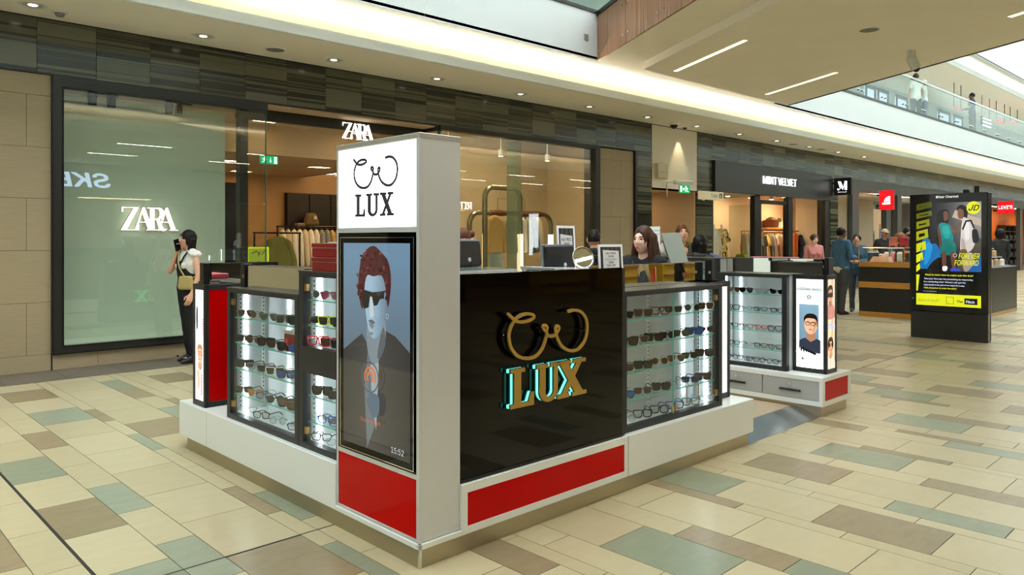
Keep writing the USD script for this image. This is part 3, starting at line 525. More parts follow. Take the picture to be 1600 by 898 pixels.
struct('wall_window_back', cat_(bx(7.95, 13.3, 12.9, 12.98, 0, 4.1), bx(13.25, 13.32, 10.65, 12.98, 0, 4.2)), mat('window_beige', (.80, .735, .60), .7))
obj('access_door', cat_(frame_to(ext(ringf(.9, 1.6, .008), .006), (11.6, 12.895, .9), (1, 0, 0), (0, 0, 1))), mat('door_joint', (.6, .5, .36), .6), wall)
for k in range(3):
    xx = 8.6 + 1.3 * k; t = thing('spotlight', ['white', 'middle white', 'right-hand white'][k] + ' ceiling spotlight inside the large right shop window', 'light', (xx, 10.9, 3.25)); obj('lamp_head', lathe([(0, 0), (.05, 0), (.05, .13), (0, .14)], 14, (xx, 10.9, 3.18)), m_white, t); obj('lens', bx(xx - .03, xx + .03, 10.87, 10.93, 3.172, 3.179), glow('spot_lamp', (1, .82, .55), 12), t); obj('stem', cyl((xx, 10.9, 3.31), (xx, 10.9, 4.1), .01, 8), m_white, t)
for k, xx in enumerate((8.7, 10.0, 11.3)):  # lamps added out of sight above the window head to brighten the display
    t = thing('ceiling_light', ['left', 'middle', 'right'][k] + ' added hidden fill lamp in the ceiling just inside the large right shop window', 'light', (xx, 11.0, 4.1)); obj('diffuser', bx(xx - .25, xx + .25, 10.75, 11.25, 4.085, 4.098), glow('window_lamp', (1, .89, .72), 36), t); obj('frame', frame_to(ext(ringf(.56, .56, .03), .02), (xx - .28, 10.72, 4.08), (1, 0, 0), (0, 1, 0)), m_white, t)
m_tube = mat('champagne_tube', (.66, .64, .50), .22, metal=.85); m_wick = mat('wicker_wrap', (.42, .24, .12), .7, bump=.6, bs=120); m_tlamp = glow('tube_lamp', (1, .88, .68), 3.2)
def loop(x0, x1, y0, y1, z, r=.28, n=8, rt=.055):
    a, b = np.array([x0, y0, 0]), np.array([x1, y1, 0]); d = (b - a) / np.linalg.norm(b - a); zz = np.array([0, 0, 1.]); P_ = [a, a + zz * (z - r)]
    for th in np.linspace(0, PI / 2, n)[1:]: P_.append(a + d * r * (1 - math.cos(th)) + zz * (z - r + r * math.sin(th)))
    for th in np.linspace(0, PI / 2, n): P_.append(b - d * r * (1 - math.sin(th)) + zz * (z - r + r * math.cos(th)))
    return tube(P_ + [b], rt, 12)
t = thing('display_rail', 'champagne tubular display rail with tall and low loops behind the right shop window', 'display rail', (10.6, 11.5, 0))
obj('tall_loop', loop(9.83, 10.80, 11.3, 11.3, 2.60, .22), m_tube, t); obj('low_loop', loop(9.70, 12.05, 11.62, 11.62, 2.10, .25), m_tube, t)
for (a, b) in ((10.25, 10.62), (11.1, 11.72)): obj('wicker_wrap', cyl((a, 11.62, 2.10), (b, 11.62, 2.10), .064, 14), m_wick, t)
for (xx, yy, zt) in ((9.70, 11.62, 1.66), (12.05, 11.62, 1.66), (10.80, 11.3, 1.66)): obj('lit_leg', cyl((xx, yy, .55), (xx, yy, zt), .063, 16), m_tlamp, t)
hang('hanging_jacket', 'tan', (10.32, 11.55, 2.10), .15, 'tan jacket hung face-on over pale jeans behind the right shop window', 'jacket')
t = thing('hanging_jeans', 'pale blue jeans hanging below the tan jacket', 'jeans', (10.4, 11.6, 1.25)); obj('jeans', folds(finish(m3.Manifold.batch_boolean([hullp(((10.22, 11.6, 1.22), .08), ((10.5, 11.6, 1.22), .08), ((10.24, 11.6, 1.02), .08), ((10.5, 11.6, 1.02), .08)), bone((10.27, 11.6, 1.05), .1, (10.25, 11.6, .35), .09), bone((10.48, 11.6, 1.05), .1, (10.5, 11.6, .35), .09)], m3.OpType.Add), .04, 5), .008), mat('pale_denim', (.58, .63, .60), .85), t, smooth=True)
for k, (c, x0) in enumerate((('cream', 11.0), ('white', 11.14), ('sage', 11.3), ('denim', 11.46), ('cream', 11.62), ('sage', 10.85))):
    hang('hanging_jacket', c, (x0, 11.62, 2.09), PI / 2 - .5, f'{c} jacket hanging sideways, {NTH[k]} placed along the low display loop', 'jacket', 'jackets on the low display loop')
# ================================================================== corridor furniture, toilet sign, exit sign on arm
t = thing('alarm_box', 'small beige wall box on the ivory panel beside the exit sign', 'box', (14.03, 10.19, 2.93)); obj('case', rb(13.95, 14.32, 10.10, 10.205, 2.93, 3.27, .01), mat('beige_plastic', (.80, .75, .62), .5), t); obj('lid_line', bx(13.97, 14.30, 10.097, 10.101, 3.07, 3.075), m_intd, t)
t = exit_sign('green exit sign hanging from an emergency light on the ivory panel', (14.52, 9.93, 2.61), .30, .19, 'left', ex=(.95, -.31, 0))
obj('lamp_housing', frame_to(rb(-.14, .40, .20, .29, -.06, .03, .02), (14.52, 9.93, 2.61), (.95, -.31, 0), (0, 0, 1)), m_white, t)
obj('arm', tube([(14.42, 10.2, 2.55), (14.42, 10.2, 2.86), (14.5, 9.95, 2.86)], .012, 8), m_white, t)
tw = onY(1092, 297, 9.9); t = thing('toilet_sign', 'cream projecting toilet sign board with a figure symbol', 'sign', (15.9, 9.9, 2.5))
obj('board', rb(15.36, 16.36, 9.91, 9.99, 2.50, 2.70, .006), mat('cream_sign', (.90, .84, .70), .5, em=(.9, .82, .66), es=.25), t); pr = Print(.98, .19, (.90, .84, .70)); pr.text('Toilet', .42, .055, .085, (.12, .11, .1)); pr.add(rect(.80, .04, .92, .16), (.12, .11, .1)); pr.add(unary_union([ell(.86, .135, .012, .012), Polygon([(.845, .12), (.875, .12), (.885, .05), (.835, .05)])]), (.9, .85, .7)); pr.build('lettering', printmat('paper_print', 0, .6), t, (15.37, 9.908, 2.505), (1, 0, 0), (0, 0, 1))
obj('bracket', cat_(bx(15.9, 15.94, 9.99, 10.215, 2.56, 2.60), bx(15.86, 15.98, 10.195, 10.215, 2.5, 2.7)), m_white, t)
# ================================================================== second clothes shop with the black header
mv = struct('trim_header', rb(16.33, 22.95, WY - .10, WY + .10, 2.74, 3.51, .006), mat('black_header', (.17, .17, .17), .35))
t = thing('shop_sign', 'white illuminated lettering on the long black shop header', 'sign', (18.6, WY - .11, 3.05)); tm = wtext('MINT VELVET', .205, .03, False, 1.0); tm.apply_translation((18.62, WY - .105, 3.045)); obj('letters', tm, glow('header_letters', (1, 1, 1), 1.5), t); tb = wtext('MINT VELVET', .205, .02, False, 1.0); tb.apply_translation((18.63, WY - .09, 3.04)); obj('backing', tb, m_black, t)
w3 = struct('window_3', cat_(bx(16.33, 16.40, WY, WY + .14, 0, 2.74), bx(18.42, 18.70, WY, WY + .14, 0, 2.74), bx(20.28, 20.55, WY, WY + .14, 0, 2.74), bx(22.62, 22.95, WY, WY + .14, 0, 2.74), bx(16.33, 22.9, WY, WY + .14, 0, .12)), m_black)
obj('glass_pane', bx(16.40, 18.42, WY + .05, WY + .06, .12, 2.74), m_clear, w3); obj('glass_pane', bx(20.55, 22.62, WY + .05, WY + .06, .12, 2.74), m_clear, w3)
d1 = struct('door_1', cat_(bx(18.70, 18.80, WY + .02, WY + .12, 0, 2.58), bx(20.20, 20.28, WY + .02, WY + .12, 0, 2.58), bx(18.7, 20.28, WY + .02, WY + .12, 2.52, 2.62)), m_black); obj('door_handle', cyl((18.9, WY - .02, .9), (18.9, WY - .02, 1.6), .015, 10), m_steel, d1)
obj('open_door_leaf', cat_(bx(18.80, 18.86, WY + .12, WY + 1.0, .02, 2.5)), pane('door_glass', (.85, .9, .88)), d1)
m_mv = mat('shop_blush_wall', (.88, .79, .68), .7)
struct('wall_shop_rear', cat_(bx(16.2, 29, 13.2, 13.3, 0, 3.1), bx(16.22, 16.3, WY + .2, 13.2, 0, 3.1), bx(28.9, 29, 11.4, 13.2, 0, 3.1), bx(23.2, 29, 11.3, 11.4, 0, 3.1), bx(23.1, 23.2, WY + .15, 11.4, 0, 3.1)), m_mv); struct('ceiling_shop_rear', bx(16.2, 29, WY + .12, 13.3, 3.0, 3.1), m_mv)
struct('floor_shop_rear', bx(16.2, 29, WY + .4, 13.3, -.004, .004), mats['shop_floor'])
for k, xx in enumerate((17.0, 18.2, 19.4, 20.6, 21.8)):
    t = thing('spotlight', ['first', 'second', 'third', 'fourth', 'fifth'][k] + ' white track spotlight from the left in the shop with the black header', 'light', (xx, 10.9, 2.85), group=None); obj('lamp_head', lathe([(0, 0), (.06, 0), (.06, .16), (0, .17)], 14, (xx, 10.9, 2.72)), m_white, t); obj('lens', bx(xx - .04, xx + .04, 10.86, 10.94, 2.712, 2.719), glow('track_lamp', (1, .85, .6), 70), t); obj('stem', cyl((xx, 10.9, 2.89), (xx, 10.9, 3.0), .012, 8), m_white, t)
for k, xx in enumerate((18.3, 21.5, 24.6)):
    t = thing('ceiling_light', ['left', 'middle', 'right'][k] + ' square ceiling lamp inside the shop with the black header', 'light', (xx, 12.2, 3.0)); obj('diffuser', bx(xx - .3, xx + .3, 11.9, 12.5, 2.985, 2.998), glow('white_shop_lamp', (1, .87, .68), 40), t); obj('frame', frame_to(ext(ringf(.66, .66, .03), .02), (xx - .33, 11.87, 2.98), (1, 0, 0), (0, 1, 0)), m_white, t)
m_oak = mat('oak_shelf', (.78, .58, .36), .5, var=.1, vs=4, vscale=(1, 12, 12))
def sx(u, Y): return float(onY(u, 374, Y)[0])
xa, xb = sx(1190, 12.9), sx(1246, 12.9); t = thing('wall_shelf', 'oak shelf behind the black-framed doorway with a basket and plant', 'shelf', (xa, 12.9, 1.95)); obj('board', rb(xa, xb, 12.7, 13.18, 1.90, 1.96, .006), m_oak, t)
xc = sx(1206, 12.9); t = thing('basket', 'brown woven basket on the oak shelf', 'basket', (xc, 12.9, 1.96)); obj('body', lathe([(0, 0), (.22, 0), (.26, .26), (.24, .26), (.2, .02), (0, .02)], 24, (xc, 12.92, 1.96)), m_wick, t); obj('contents', folds(sph((xc, 12.92, 2.22), (.2, .2, .10), 3), .03, 12, 12), mat('bag_brown', (.40, .25, .12), .7), t)
xc = sx(1218, 12.9); t = thing('potted_plant', 'small green plant in a white pot on the oak shelf', 'plant', (xc, 12.9, 1.96)); obj('pot', lathe([(0, 0), (.11, 0), (.14, .2), (.12, .2), (.1, .03), (0, .03)], 20, (xc, 12.9, 1.96)), m_white, t)
for a in np.linspace(0, 5.7, 9): obj('leaf', frame_to(ext(blob((0, 0), (.05, .05), (.06, .12), (0, .18), (-.03, .09)), .004), (xc, 12.9, 2.13), (math.cos(a), math.sin(a), .0), (-.35 * math.sin(a), .35 * math.cos(a), .93)), mat('leaf_green', (.30, .42, .20), .5), t)
xa, xb = sx(1193, 12.0), sx(1234, 12.0); rail('clothes_rail', xa, xb, 12.0, 1.80, 'brass clothes rail of pale tops seen through the black-framed doorway', mat('brass_rail', (.80, .62, .34), .3, metal=.9))
for k, c in enumerate(['tan', 'grey', 'cream', 'white', 'cream', 'white', 'cream', 'white', 'cream']): hang('hanging_shirt' if k % 3 else 'hanging_dress', c, (xa + .2 + (xb - xa - .35) * k / 8, 12.0, 1.80), PI / 2 - .75, f'{c} garment, {NTH[k]} from the left on the brass rail through the black-framed doorway', 'garment', 'garments on the brass doorway rail')
xa, xb = sx(1158, 11.6), sx(1184, 11.6); rail('clothes_rail', xa, xb, 11.6, 1.80, 'brass clothes rail of dresses in the left window of the black-headed shop', mats['brass_rail'])
for k, (c, kd) in enumerate((('white', 'shirt'), ('cream', 'shirt'), ('pink', 'dress'), ('grey', 'dress'), ('olive', 'dress'))): hang('hanging_' + kd, c, (xa + .2 + .27 * k, 11.6, 1.80), PI / 2 - .75, f'{c} {kd} on the rail in the left window beside the flowered dress', kd)
hang('hanging_dress', 'lime', (sx(1159, 11.2), 11.2, 1.25), PI / 2 - .3, 'lime green dress hanging low in the left window beside the flowered dress', 'dress')
xa, xb, xp = sx(1238, 11.3), sx(1266, 11.3), sx(1259.5, 11.3); t = thing('ceiling_rail', 'wooden clothes rail hung from one post in the right window', 'clothes rail', (xp, 11.3, 1.82)); obj('post', cyl((xp, 11.3, 1.82), (xp, 11.3, 3.0), .035, 10), m_oak, t); obj('bar', cyl((xa, 11.3, 1.82), (xb, 11.3, 1.82), .024, 10), m_oak, t)
for k, (c, kd) in enumerate((('orange', 'jacket'), ('orange', 'shirt'), ('navy', 'dress'), ('green', 'dress'), ('cream', 'shirt'), ('tan', 'shirt'))): hang('hanging_' + kd, c, (xa + .08 + .2 * k, 11.3, 1.81), PI / 2 - (1.15 if k < 2 else .75), f'{c} {"blouse" if k < 2 else kd}, {NTH[k]} from the left on the post-hung wooden rail', 'blouse' if k < 2 else kd)
m_flor = usdkit.material(stage, '/World/Looks/flowered_cloth', {'tc': ('texture_coordinate', {}), 'v': ('voronoi_texture', {'scale': 11.0}), 'r': ('rgb_ramp', {'ramp': [(0, lin((.25, .16, .05))), (.25, lin((.90, .62, .16))), (.45, lin((.95, .80, .45))), (.7, lin((.30, .20, .08)))]}), 'p': ('principled_bsdf', {'roughness': .8})}, [('tc.object', 'v.vector'), ('v.distance', 'r.fac'), ('r.color', 'p.base_color')], surface='p.BSDF')
XM, XN = sx(1128, 10.9), sx(1115.5, 10.85)
for (xm, ym, lab) in ((XM, 10.9, 'headless mannequin in a brown and yellow flowered dress behind the left window'), (XN, 10.85, 'headless mannequin in a cream top left of the flowered dress')):
    t = thing('mannequin', lab, 'mannequin', (xm, ym, 0)); tq = lathe([(0, 1.95), (.05, 1.95), (.055, 1.84), (.14, 1.74), (.12, 1.5), (.1, 1.25), (0, 1.25)], 24); tq.vertices[:, 1] *= .42; obj('torso', shift(tq, xm, ym, 0), m_white, t, smooth=40)
    if xm == XM: obj('dress', shift(dressm(.50, 1.15, 5), xm, ym, 1.78), m_flor, t, smooth=True)
    else: obj('top', shift(shirt(.46, .6, .5, .4, 1, 8), xm, ym, 1.74), cm('cream'), t, smooth=True)
    obj('pole', cyl((xm, ym, .15), (xm, ym, 1.25), .015, 8), m_steel, t); obj('foot', cyl((xm, ym, 0), (xm, ym, .15), .22, 24), m_white, t)
# projecting M sign
def blade(label, X, ya, yb, z0, z1, m_box, draw, lit=1.6):
    t = thing('projecting_sign', label, 'sign', (X, ya, z0)); obj('box', rb(X, X + .12, yb, ya, z0, z1, .008), m_box, t); [obj('bracket', bx(X + .03, X + .09, ya, WY - .01, zz, zz + .06), m_black, t) for zz in (z0 + .12, z1 - .18)]
    w, h = ya - yb, z1 - z0; pr = draw(w, h); pr.build('sign_face', printmat('sign_print', lit, .3), t, (X - .002, ya, z0), (0, -1, 0), (0, 0, 1)); return t
def draw_m(w, h):
    pr = Print(w, h, (.03, .03, .03)); s = .5
    pr.add(unary_union([rect(.33, .15, .40, .42), Polygon([(.12, .42), (.21, .42), (.30, .22), (.27, .15)]), Polygon([(.12, .42), (.16, .40), (.21, .20), (.14, .15), (.16, .17), (.19, .20)]), Polygon([(.27, .15), (.30, .22), (.40, .42), (.33, .42)]), ell(.135, .175, .035, .03)]), (1, 1, 1)); pr.text('MINT VELVET', w / 2, .075, .03, (.95, .95, .95), anchor='c', maxw=.3); return pr
blade('black projecting sign with a white curved letter at the end of the black header', 22.95, 10.10, 9.58, 2.90, 3.42, m_black, draw_m)
# ================================================================== shops further along
m_far = mat('far_frame', (.30, .30, .285), .4)
w4 = struct('window_4', cat_(bx(23.5, 60, WY, WY + .12, 3.12, 3.5), *[bx(a, b, WY - .02, WY + .16, 0, 3.12) for a, b in ((24.55, 25.05), (27.35, 27.75), (28.35, 28.75), (30.8, 31.1), (34, 34.3), (38, 38.3), (44.6, 45.0))]), m_far)
for a, b in ((23.5, 24.55), (28.75, 30.8), (31.1, 34)): obj('glass_pane', bx(a, b, WY + .05, WY + .06, 0, 3.12), m_clear, w4)
struct('wall_far_shop', cat_(bx(23.4, 46, 14.4, 14.5, 0, 3.6), bx(40, 40.08, WY + .16, 14.4, 0, 3.5)), mat('far_wall', (.45, .36, .28), .7)); struct('wall_far_orange', cat_(bx(40.1, 60, 13, 13.1, 0, 3.6)), mat('orange_wood', (.80, .44, .18), .5, var=.12, vs=2)); struct('ceiling_far', bx(23.4, 60, WY + .2, 14.5, 3.35, 3.45), m_intc)
for k, xx in enumerate((27.5, 30.5, 33.5, 36.6, 43, 47, 51, 55)):
    t = thing('ceiling_light', ['first', 'second', 'third', 'fourth', 'fifth', 'sixth', 'seventh', 'eighth'][k] + ' long ceiling lamp along the far row of shops', 'light', (xx, 11.8, 3.34), group=None); obj('diffuser', bx(xx - .6, xx + .6, 11.6, 12.0, 3.33, 3.345), mats['shop_lamp'] if k > 3 else mats['warm_lamp'], t); obj('frame', frame_to(ext(ringf(1.26, .46, .03), .02), (xx - .63, 11.57, 3.325), (1, 0, 0), (0, 1, 0)), m_white, t)
xa, xb = sx(1341, 13.4), sx(1378, 13.4); t = thing('wall_poster', 'large grey and green photographic panel inside the outdoor shop doorway', 'poster', (xa, 13.4, 1.9)); W_ = xb - xa; pr = Print(W_, 1.5, (.33, .40, .36)); rr = random.Random(21)
for k in range(34): pr.add(ell(rr.uniform(.1, W_ - .1), rr.uniform(.1, 1.4), rr.uniform(.1, .3), rr.uniform(.05, .2), 12), rr.choice([(.62, .68, .66), (.22, .28, .22), (.45, .55, .45), (.80, .84, .82), (.15, .2, .18)]))
pr.build('print', printmat('lit_print_dim', .35, .5), t, (xa, 13.38, 1.75), (1, 0, 0), (0, 0, 1)); obj('board', bx(xa, xb, 13.39, 13.44, 1.75, 3.25), m_far, t); obj('post', bx(xa + .2, xa + .3, 13.4, 13.46, 0, 1.75), m_far, t); obj('post', bx(xb - .3, xb - .2, 13.4, 13.46, 0, 1.75), m_far, t)
xa = sx(1364, 12.4); t = thing('wall_poster', 'tall pale poster of a hiker beside the outdoor shop doorway', 'poster', (xa, 12.4, 0)); pr = Print(1.4, 2.3, (.78, .70, .58)); pr.add(rect(.62, .9, .78, 1.5), (.25, .35, .55)); pr.add(ell(.7, 1.6, .09, .11), (.6, .45, .35)); pr.add(rect(.64, .5, .76, .9), (.2, .2, .22)); pr.build('print', mats['lit_print_dim'], t, (xa, 12.39, .5), (1, 0, 0), (0, 0, 1)); obj('board', bx(xa, xa + 1.4, 12.4, 12.45, .0, 2.8), m_far, t)
xa = sx(1346, 12.0); t = thing('display_unit', 'pale arched display unit of folded brown clothes in the outdoor shop', 'display unit', (xa, 12.0, 0)); obj('frame', frame_to(ext(rect(0, 0, 1.3, 1.9).difference(rect(.1, .1, 1.2, 1.75)), .4), (xa, 12.4, 0), (1, 0, 0), (0, 0, 1)), mat('pale_unit', (.72, .66, .58), .5), t)
for k in range(2): obj('shelf_board', bx(xa + .1, xa + 1.2, 12.0, 12.4, .62 + .5 * k, .65 + .5 * k), m_oak, t)
for k in range(9): hang('hanging_jacket', 'rust' if k % 3 else 'tan', (xa + .18 + .115 * k, 12.2, 1.62), PI / 2 - .5, 'brown garment, ' + NTH[k] + ' from the left in the pale arched unit', 'garment', 'garments in the pale arched unit')
def draw_nf(w, h):
    pr = Print(w, h, (.78, .05, .08)); arc = lambda r: ell(.36, .26, r, r, 40).intersection(rect(.0, .26, .36, .6))
    pr.add(unary_union([arc(.20).difference(arc(.15)), arc(.13).difference(arc(.085)), arc(.065)]).union(rect(.10, .18, .36, .235)), (1, 1, 1)); return pr
blade('red projecting sign with a white quarter-dome emblem above the outdoor shop', 26.5, 10.12, 9.70 - .04, 2.55, 3.20, mat('red_sign', (.72, .04, .06), .4), draw_nf, 1.2)
def draw_lv(w, h):
    pr = Print(w, h, (.80, .05, .08)); pr.text("LEVI'S", w / 2, h * .40, .15, (1, 1, 1), True, anchor='c', maxw=w * .86); return pr
blade('red projecting sign with white lettering above the orange shop', 40.0, 10.05, 9.40, 2.72, 3.30, mats['red_sign'], draw_lv, 1.2)
xa = sx(1574, 12.4); t = thing('shelving_unit', 'tall dark shelving of folded denim inside the orange shop', 'shelving', (xa, 12.4, 0)); obj('frame', frame_to(ext(unary_union([rect(0, 0, 3, 2.4).difference(rect(.06, .06, 2.94, 2.34))] + [rect(0, .5 * k, 3, .5 * k + .05) for k in range(1, 5)] + [rect(.98 * k, 0, .98 * k + .05, 2.4) for k in range(1, 3)]), .4), (xa, 12.9, 0), (1, 0, 0), (0, 0, 1)), m_intd, t)
for k in range(12): obj('denim_stack', rb(xa + .12 + .98 * (k % 3), xa + .82 + .98 * (k % 3), 12.55, 12.85, .06 + .5 * (k // 3), .30 + .5 * (k // 3), .02), mat('denim_stack', (.22, .28, .40), .8), t)
# ================================================================== fittings in the shop soffit
for k in range(13):
    xx = 1.82 + 1.87 * k; o = ('first', 'second', 'third', 'fourth', 'fifth', 'sixth', 'seventh', 'eighth', 'ninth', 'tenth', 'eleventh', 'twelfth', 'thirteenth')[k]
    if k == 0:
        d0 = loc('downlight', o + ' round recessed downlight from the left in the soffit over the shop fronts', 'light', (xx, 9.72, 4.15), group='downlights in the soffit')
        obj('rim', lathe([(.10, 0), (.135, -.012), (.14, 0)], 28), m_white, d0); obj('reflector', lathe([(.0, .006), (.10, .0), (.10, .008), (0, .012)], 24, (0, 0, -.007)), mat('lamp_reflector', (.80, .74, .62), .3), d0); obj('lamp', lathe([(0, -.01), (.045, -.009), (.05, -.004), (0, -.004)], 16), glow('downlight_lamp', (1, .95, .88), 3.5), d0)
    else: dup(d0, (xx, 9.72, 4.15), label=o + ' round recessed downlight from the left in the soffit over the shop fronts')
t = thing('smoke_detector', 'small white smoke detector in the soffit beside the leftmost downlight', 'detector', (2.1, 9.8, 4.15)); obj('base', lathe([(0, -.02), (.075, -.02), (.085, 0)], 24, (2.1, 9.8, 4.15)), m_white, t); obj('grille', lathe([(0, -.055), (.04, -.055), (.055, -.02), (0, -.02)], 20, (2.1, 9.8, 4.15)), mat('grille_grey', (.5, .5, .48), .6), t)
for k, xx in enumerate((4.67, 19.6, 21.3)):
    t = thing('ceiling_speaker', ['round grey flush speaker in the soffit above the left shop doorway', 'round grey flush speaker in the soffit above the black header', 'second round flush speaker further right above the black header'][k], 'speaker', (xx, 9.73, 4.15)); obj('grille', lathe([(0, -.012), (.12, -.01), (.125, 0)], 24, (xx, 9.73, 4.15)), mats['grille_grey'], t); obj('rim', lathe([(.125, 0), (.13, -.014), (.14, 0)], 24, (xx, 9.73, 4.15)), m_soffit, t)
t = thing('dome_camera', 'black dome security camera under the soffit near the ivory panel', 'camera', (14.12, 9.8, 4.15)); obj('base', lathe([(0, -.05), (.10, -.05), (.11, 0)], 24, (14.12, 9.8, 4.15)), m_soffit, t); obj('dome', sph((14.12, 9.8, 4.10), (.085, .085, .085), 3), mat('smoked_dome', (.03, .03, .035), .1), t, smooth=True)
bs = onz(1358, 46, 4.47); t = thing('ceiling_speaker', 'round grey flush speaker in the bridge soffit', 'speaker', bs); obj('grille', lathe([(0, -.012), (.12, -.01), (.125, 0)], 24, bs), mats['grille_grey'], t); obj('rim', lathe([(.125, 0), (.13, -.014), (.14, 0)], 24, bs), m_soffit, t)
bc = onz(1424, 80, 4.47); t = thing('security_camera', 'white drum security camera hanging under the bridge edge', 'camera', bc); obj('bracket', cat_(cyl(bc, bc - (0, 0, .10), .06, 16), bx(bc[0] - .07, bc[0] + .07, bc[1] - .02, bc[1] + .02, bc[2] - .16, bc[2] - .06)), m_white, t); obj('housing', cyl(bc + (-.03, .0, -.10), bc + (.05, -.05, -.27), .075, 20), m_white, t); obj('lens', sph(bc + (.055, -.053, -.275), .05, 2), m_black, t)
t = thing('wall_plate', 'small grey square plate on the white bulkhead beside the wood panels', 'plate', (9.3, 8.385, 4.98)); q = onY(916, 58, 8.385); obj('plate', rb(q[0] - .05, q[0] + .05, 8.372, 8.39, q[2] - .05, q[2] + .05, .004), mats['grille_grey'], t); obj('screw', cat_(cyl((q[0], 8.370, q[2]), (q[0], 8.374, q[2]), .008, 8)), m_steel, t)
# ================================================================== the side of the mall behind the camera (it shows in the shop glass)
OY = -8.2
struct('wall_rear', cat_(bx(-6, 60, OY - .2, OY, 3.0, 4.15), *[bx(a, b, OY - .2, OY, 0, 3.0) for a, b in ((-6, -1), (4.5, 5.2), (11.5, 12.2), (29, 60))]), mat('rear_wall', (.33, .32, .30), .5))
RY = .95                                      # the edge of the soffit on the viewer's side of the void
struct('ceiling_rear', cat_(bx(-8, 60, OY, RY, 4.15, 4.18), bx(-8, 60, RY - 1.3, RY + .45, 4.62, 4.66)), m_soffit); struct('trim_4', cat_(bx(-8, 60, RY, RY + .05, 4.15, 4.305), bx(-8, 60, RY + .25, RY + .45, 4.6, 5.45), bx(-8, 60, RY - 1.3, RY - 1.25, 4.18, 4.62)), m_white)
obj('strip', bx(-8, 60, RY - .12, RY - .05, 4.28, 4.298), m_covelamp, cl); obj('ledge', bx(-8, 60, RY - .14, RY - .03, 4.18, 4.28), m_white, cl)
struct('floor_upper_rear', bx(-8, 60, OY, RY + .25, 5.15, 5.40), m_soffit); struct('trim_5', bx(-8, 60, RY + .40, RY + .46, 6.44, 6.50), m_steel); struct('window_20', bx(-8, 60, RY + .424, RY + .436, 5.46, 6.44), m_bal)
for k in range(20):  # the rear row is added to brighten the kiosk front
    xx, yl = -4 + 3.6 * (k % 10), (-1.6, -4.6)[k // 10]; t = thing('light_slot', NTH[k % 10] + ' warm light slot from the left in the ' + ('front', 'rear')[k // 10] + ' row above the viewer (rear row added)', 'light', (xx, yl, 4.15)); obj('diffuser', bx(xx - .7, xx + .7, yl - .04, yl + .04, 4.143, 4.149), glow('slot_lamp_rear', (1, .965, .90), 62), t); obj('trim', frame_to(ext(ringf(1.44, .12, .02), .01), (xx - .72, yl - .06, 4.139), (1, 0, 0), (0, 1, 0)), m_white, t)
struct('wall_rear_shop', cat_(bx(-6, 32, OY - 4.1, OY - 4, 0, 3.2), bx(-6, 32, OY - 4, OY, 3.1, 3.2)), mat('rear_shop', (.62, .52, .40), .7)); struct('floor_rear_shop', bx(-6, 32, OY - 4, OY, -.004, .003), mats['shop_floor'])
for k, xx in enumerate((1.5, 8.4, 15.5, 24)):
    t = thing('ceiling_light', NTH[k] + ' long ceiling lamp of the shops behind the viewer', 'light', (xx, OY - 2, 3.08)); obj('diffuser', bx(xx - 1.2, xx + 1.2, OY - 2.2, OY - 1.8, 3.07, 3.09), mats['warm_lamp'], t)
def rear_text(s, h, x, z, m, sx_=1.0, sl=0.0):
    tm = meshkit.text_mesh(s, h, .05, True); tm.vertices[:, 0] = tm.vertices[:, 0] * sx_ + sl * tm.vertices[:, 1]; return frame_to(tm, (x, OY + .01, z), (-1, 0, 0), (0, 0, 1))
t = thing('shop_sign', 'pale blue lettering that shows mirrored in the left shop window', 'sign', (7.7, OY, 3.3)); obj('letters', rear_text('SKECHERS', .46, 7.75, 3.35, None, 1.42, .22), glow('blue_letters', (.75, .86, 1), 5), t)
t = thing('shop_sign', 'white lettering that shows mirrored in the right shop window', 'sign', (24, OY, 3.0)); obj('letters', rear_text('RITUALS', .34, 24.1, 3.05, None), glow('rear_letters', (1, 1, 1), 6), t)

m_ylw = mat('yellow_cabinet', (.85, .72, .25), .4)
for k, (xx, w) in enumerate(((15.5, 2.0), (18.6, 2.4), (22.2, 2.4))): t = thing('cabinet', NTH[k] + ' yellow shop cabinet behind the viewer, seen only in the kiosk mirrors', 'cabinet', (xx, OY - .6, 0)); obj('body', rb(xx, xx + w, OY - 1.0, OY - .4, 0, 1.9, .01), m_ylw, t); [obj('shelf_board', rb(xx + .05, xx + w - .05, OY - .4, OY - .2, .3 + .35 * q, .33 + .35 * q, .004), mats['oak_shelf'], t) for q in range(4)]
# ================================================================== the kiosk (all in the kiosk's frame: x along the right face, y along the left face)
m_base = mat('white_solid_surface', (.905, .92, .90), .28)
m_red = mat('red_gloss_panel', (.76, .0, .0), .10, spec=.12)
m_cab = mat('charcoal_frame', (.175, .18, .185), .38, metal=.3)
m_cabtop = mat('charcoal_top', (.26, .255, .24), .3)
m_blackgl = mat('black_glass', (.010, .010, .010), .03, spec=.32)
m_back = mat('pale_back_panel', (.80, .83, .83), .12, metal=.25)
m_mirback = mat('mirror_back_panel', (.92, .94, .95), .12, metal=.1)
m_mirror = mat('mirror', (.94, .95, .91), .01, metal=1.0)
m_rail = mat('slotted_rail', (.86, .87, .86), .35, metal=.2)
m_shelf = pane('shelf_glass', (.93, .98, .965), .8)
m_sedge = mat('shelf_edge_teal', (.30, .66, .58), .15, em=(.25, .75, .65), es=.10)
m_cglass = pane('case_glass', (.985, .995, .99), .55)
m_brass = mat('brass_hinge', (.78, .62, .38), .3, metal=.9)
m_chrome = mat('chrome', (.9, .9, .9), .05, metal=1.0)
m_led = mats['cool_led']
bt, bb = .343, .092
t = thing('kiosk_base', 'white stepped base of the eyewear kiosk on a recessed metal plinth', 'kiosk base', (0, 0, 0), 'K')
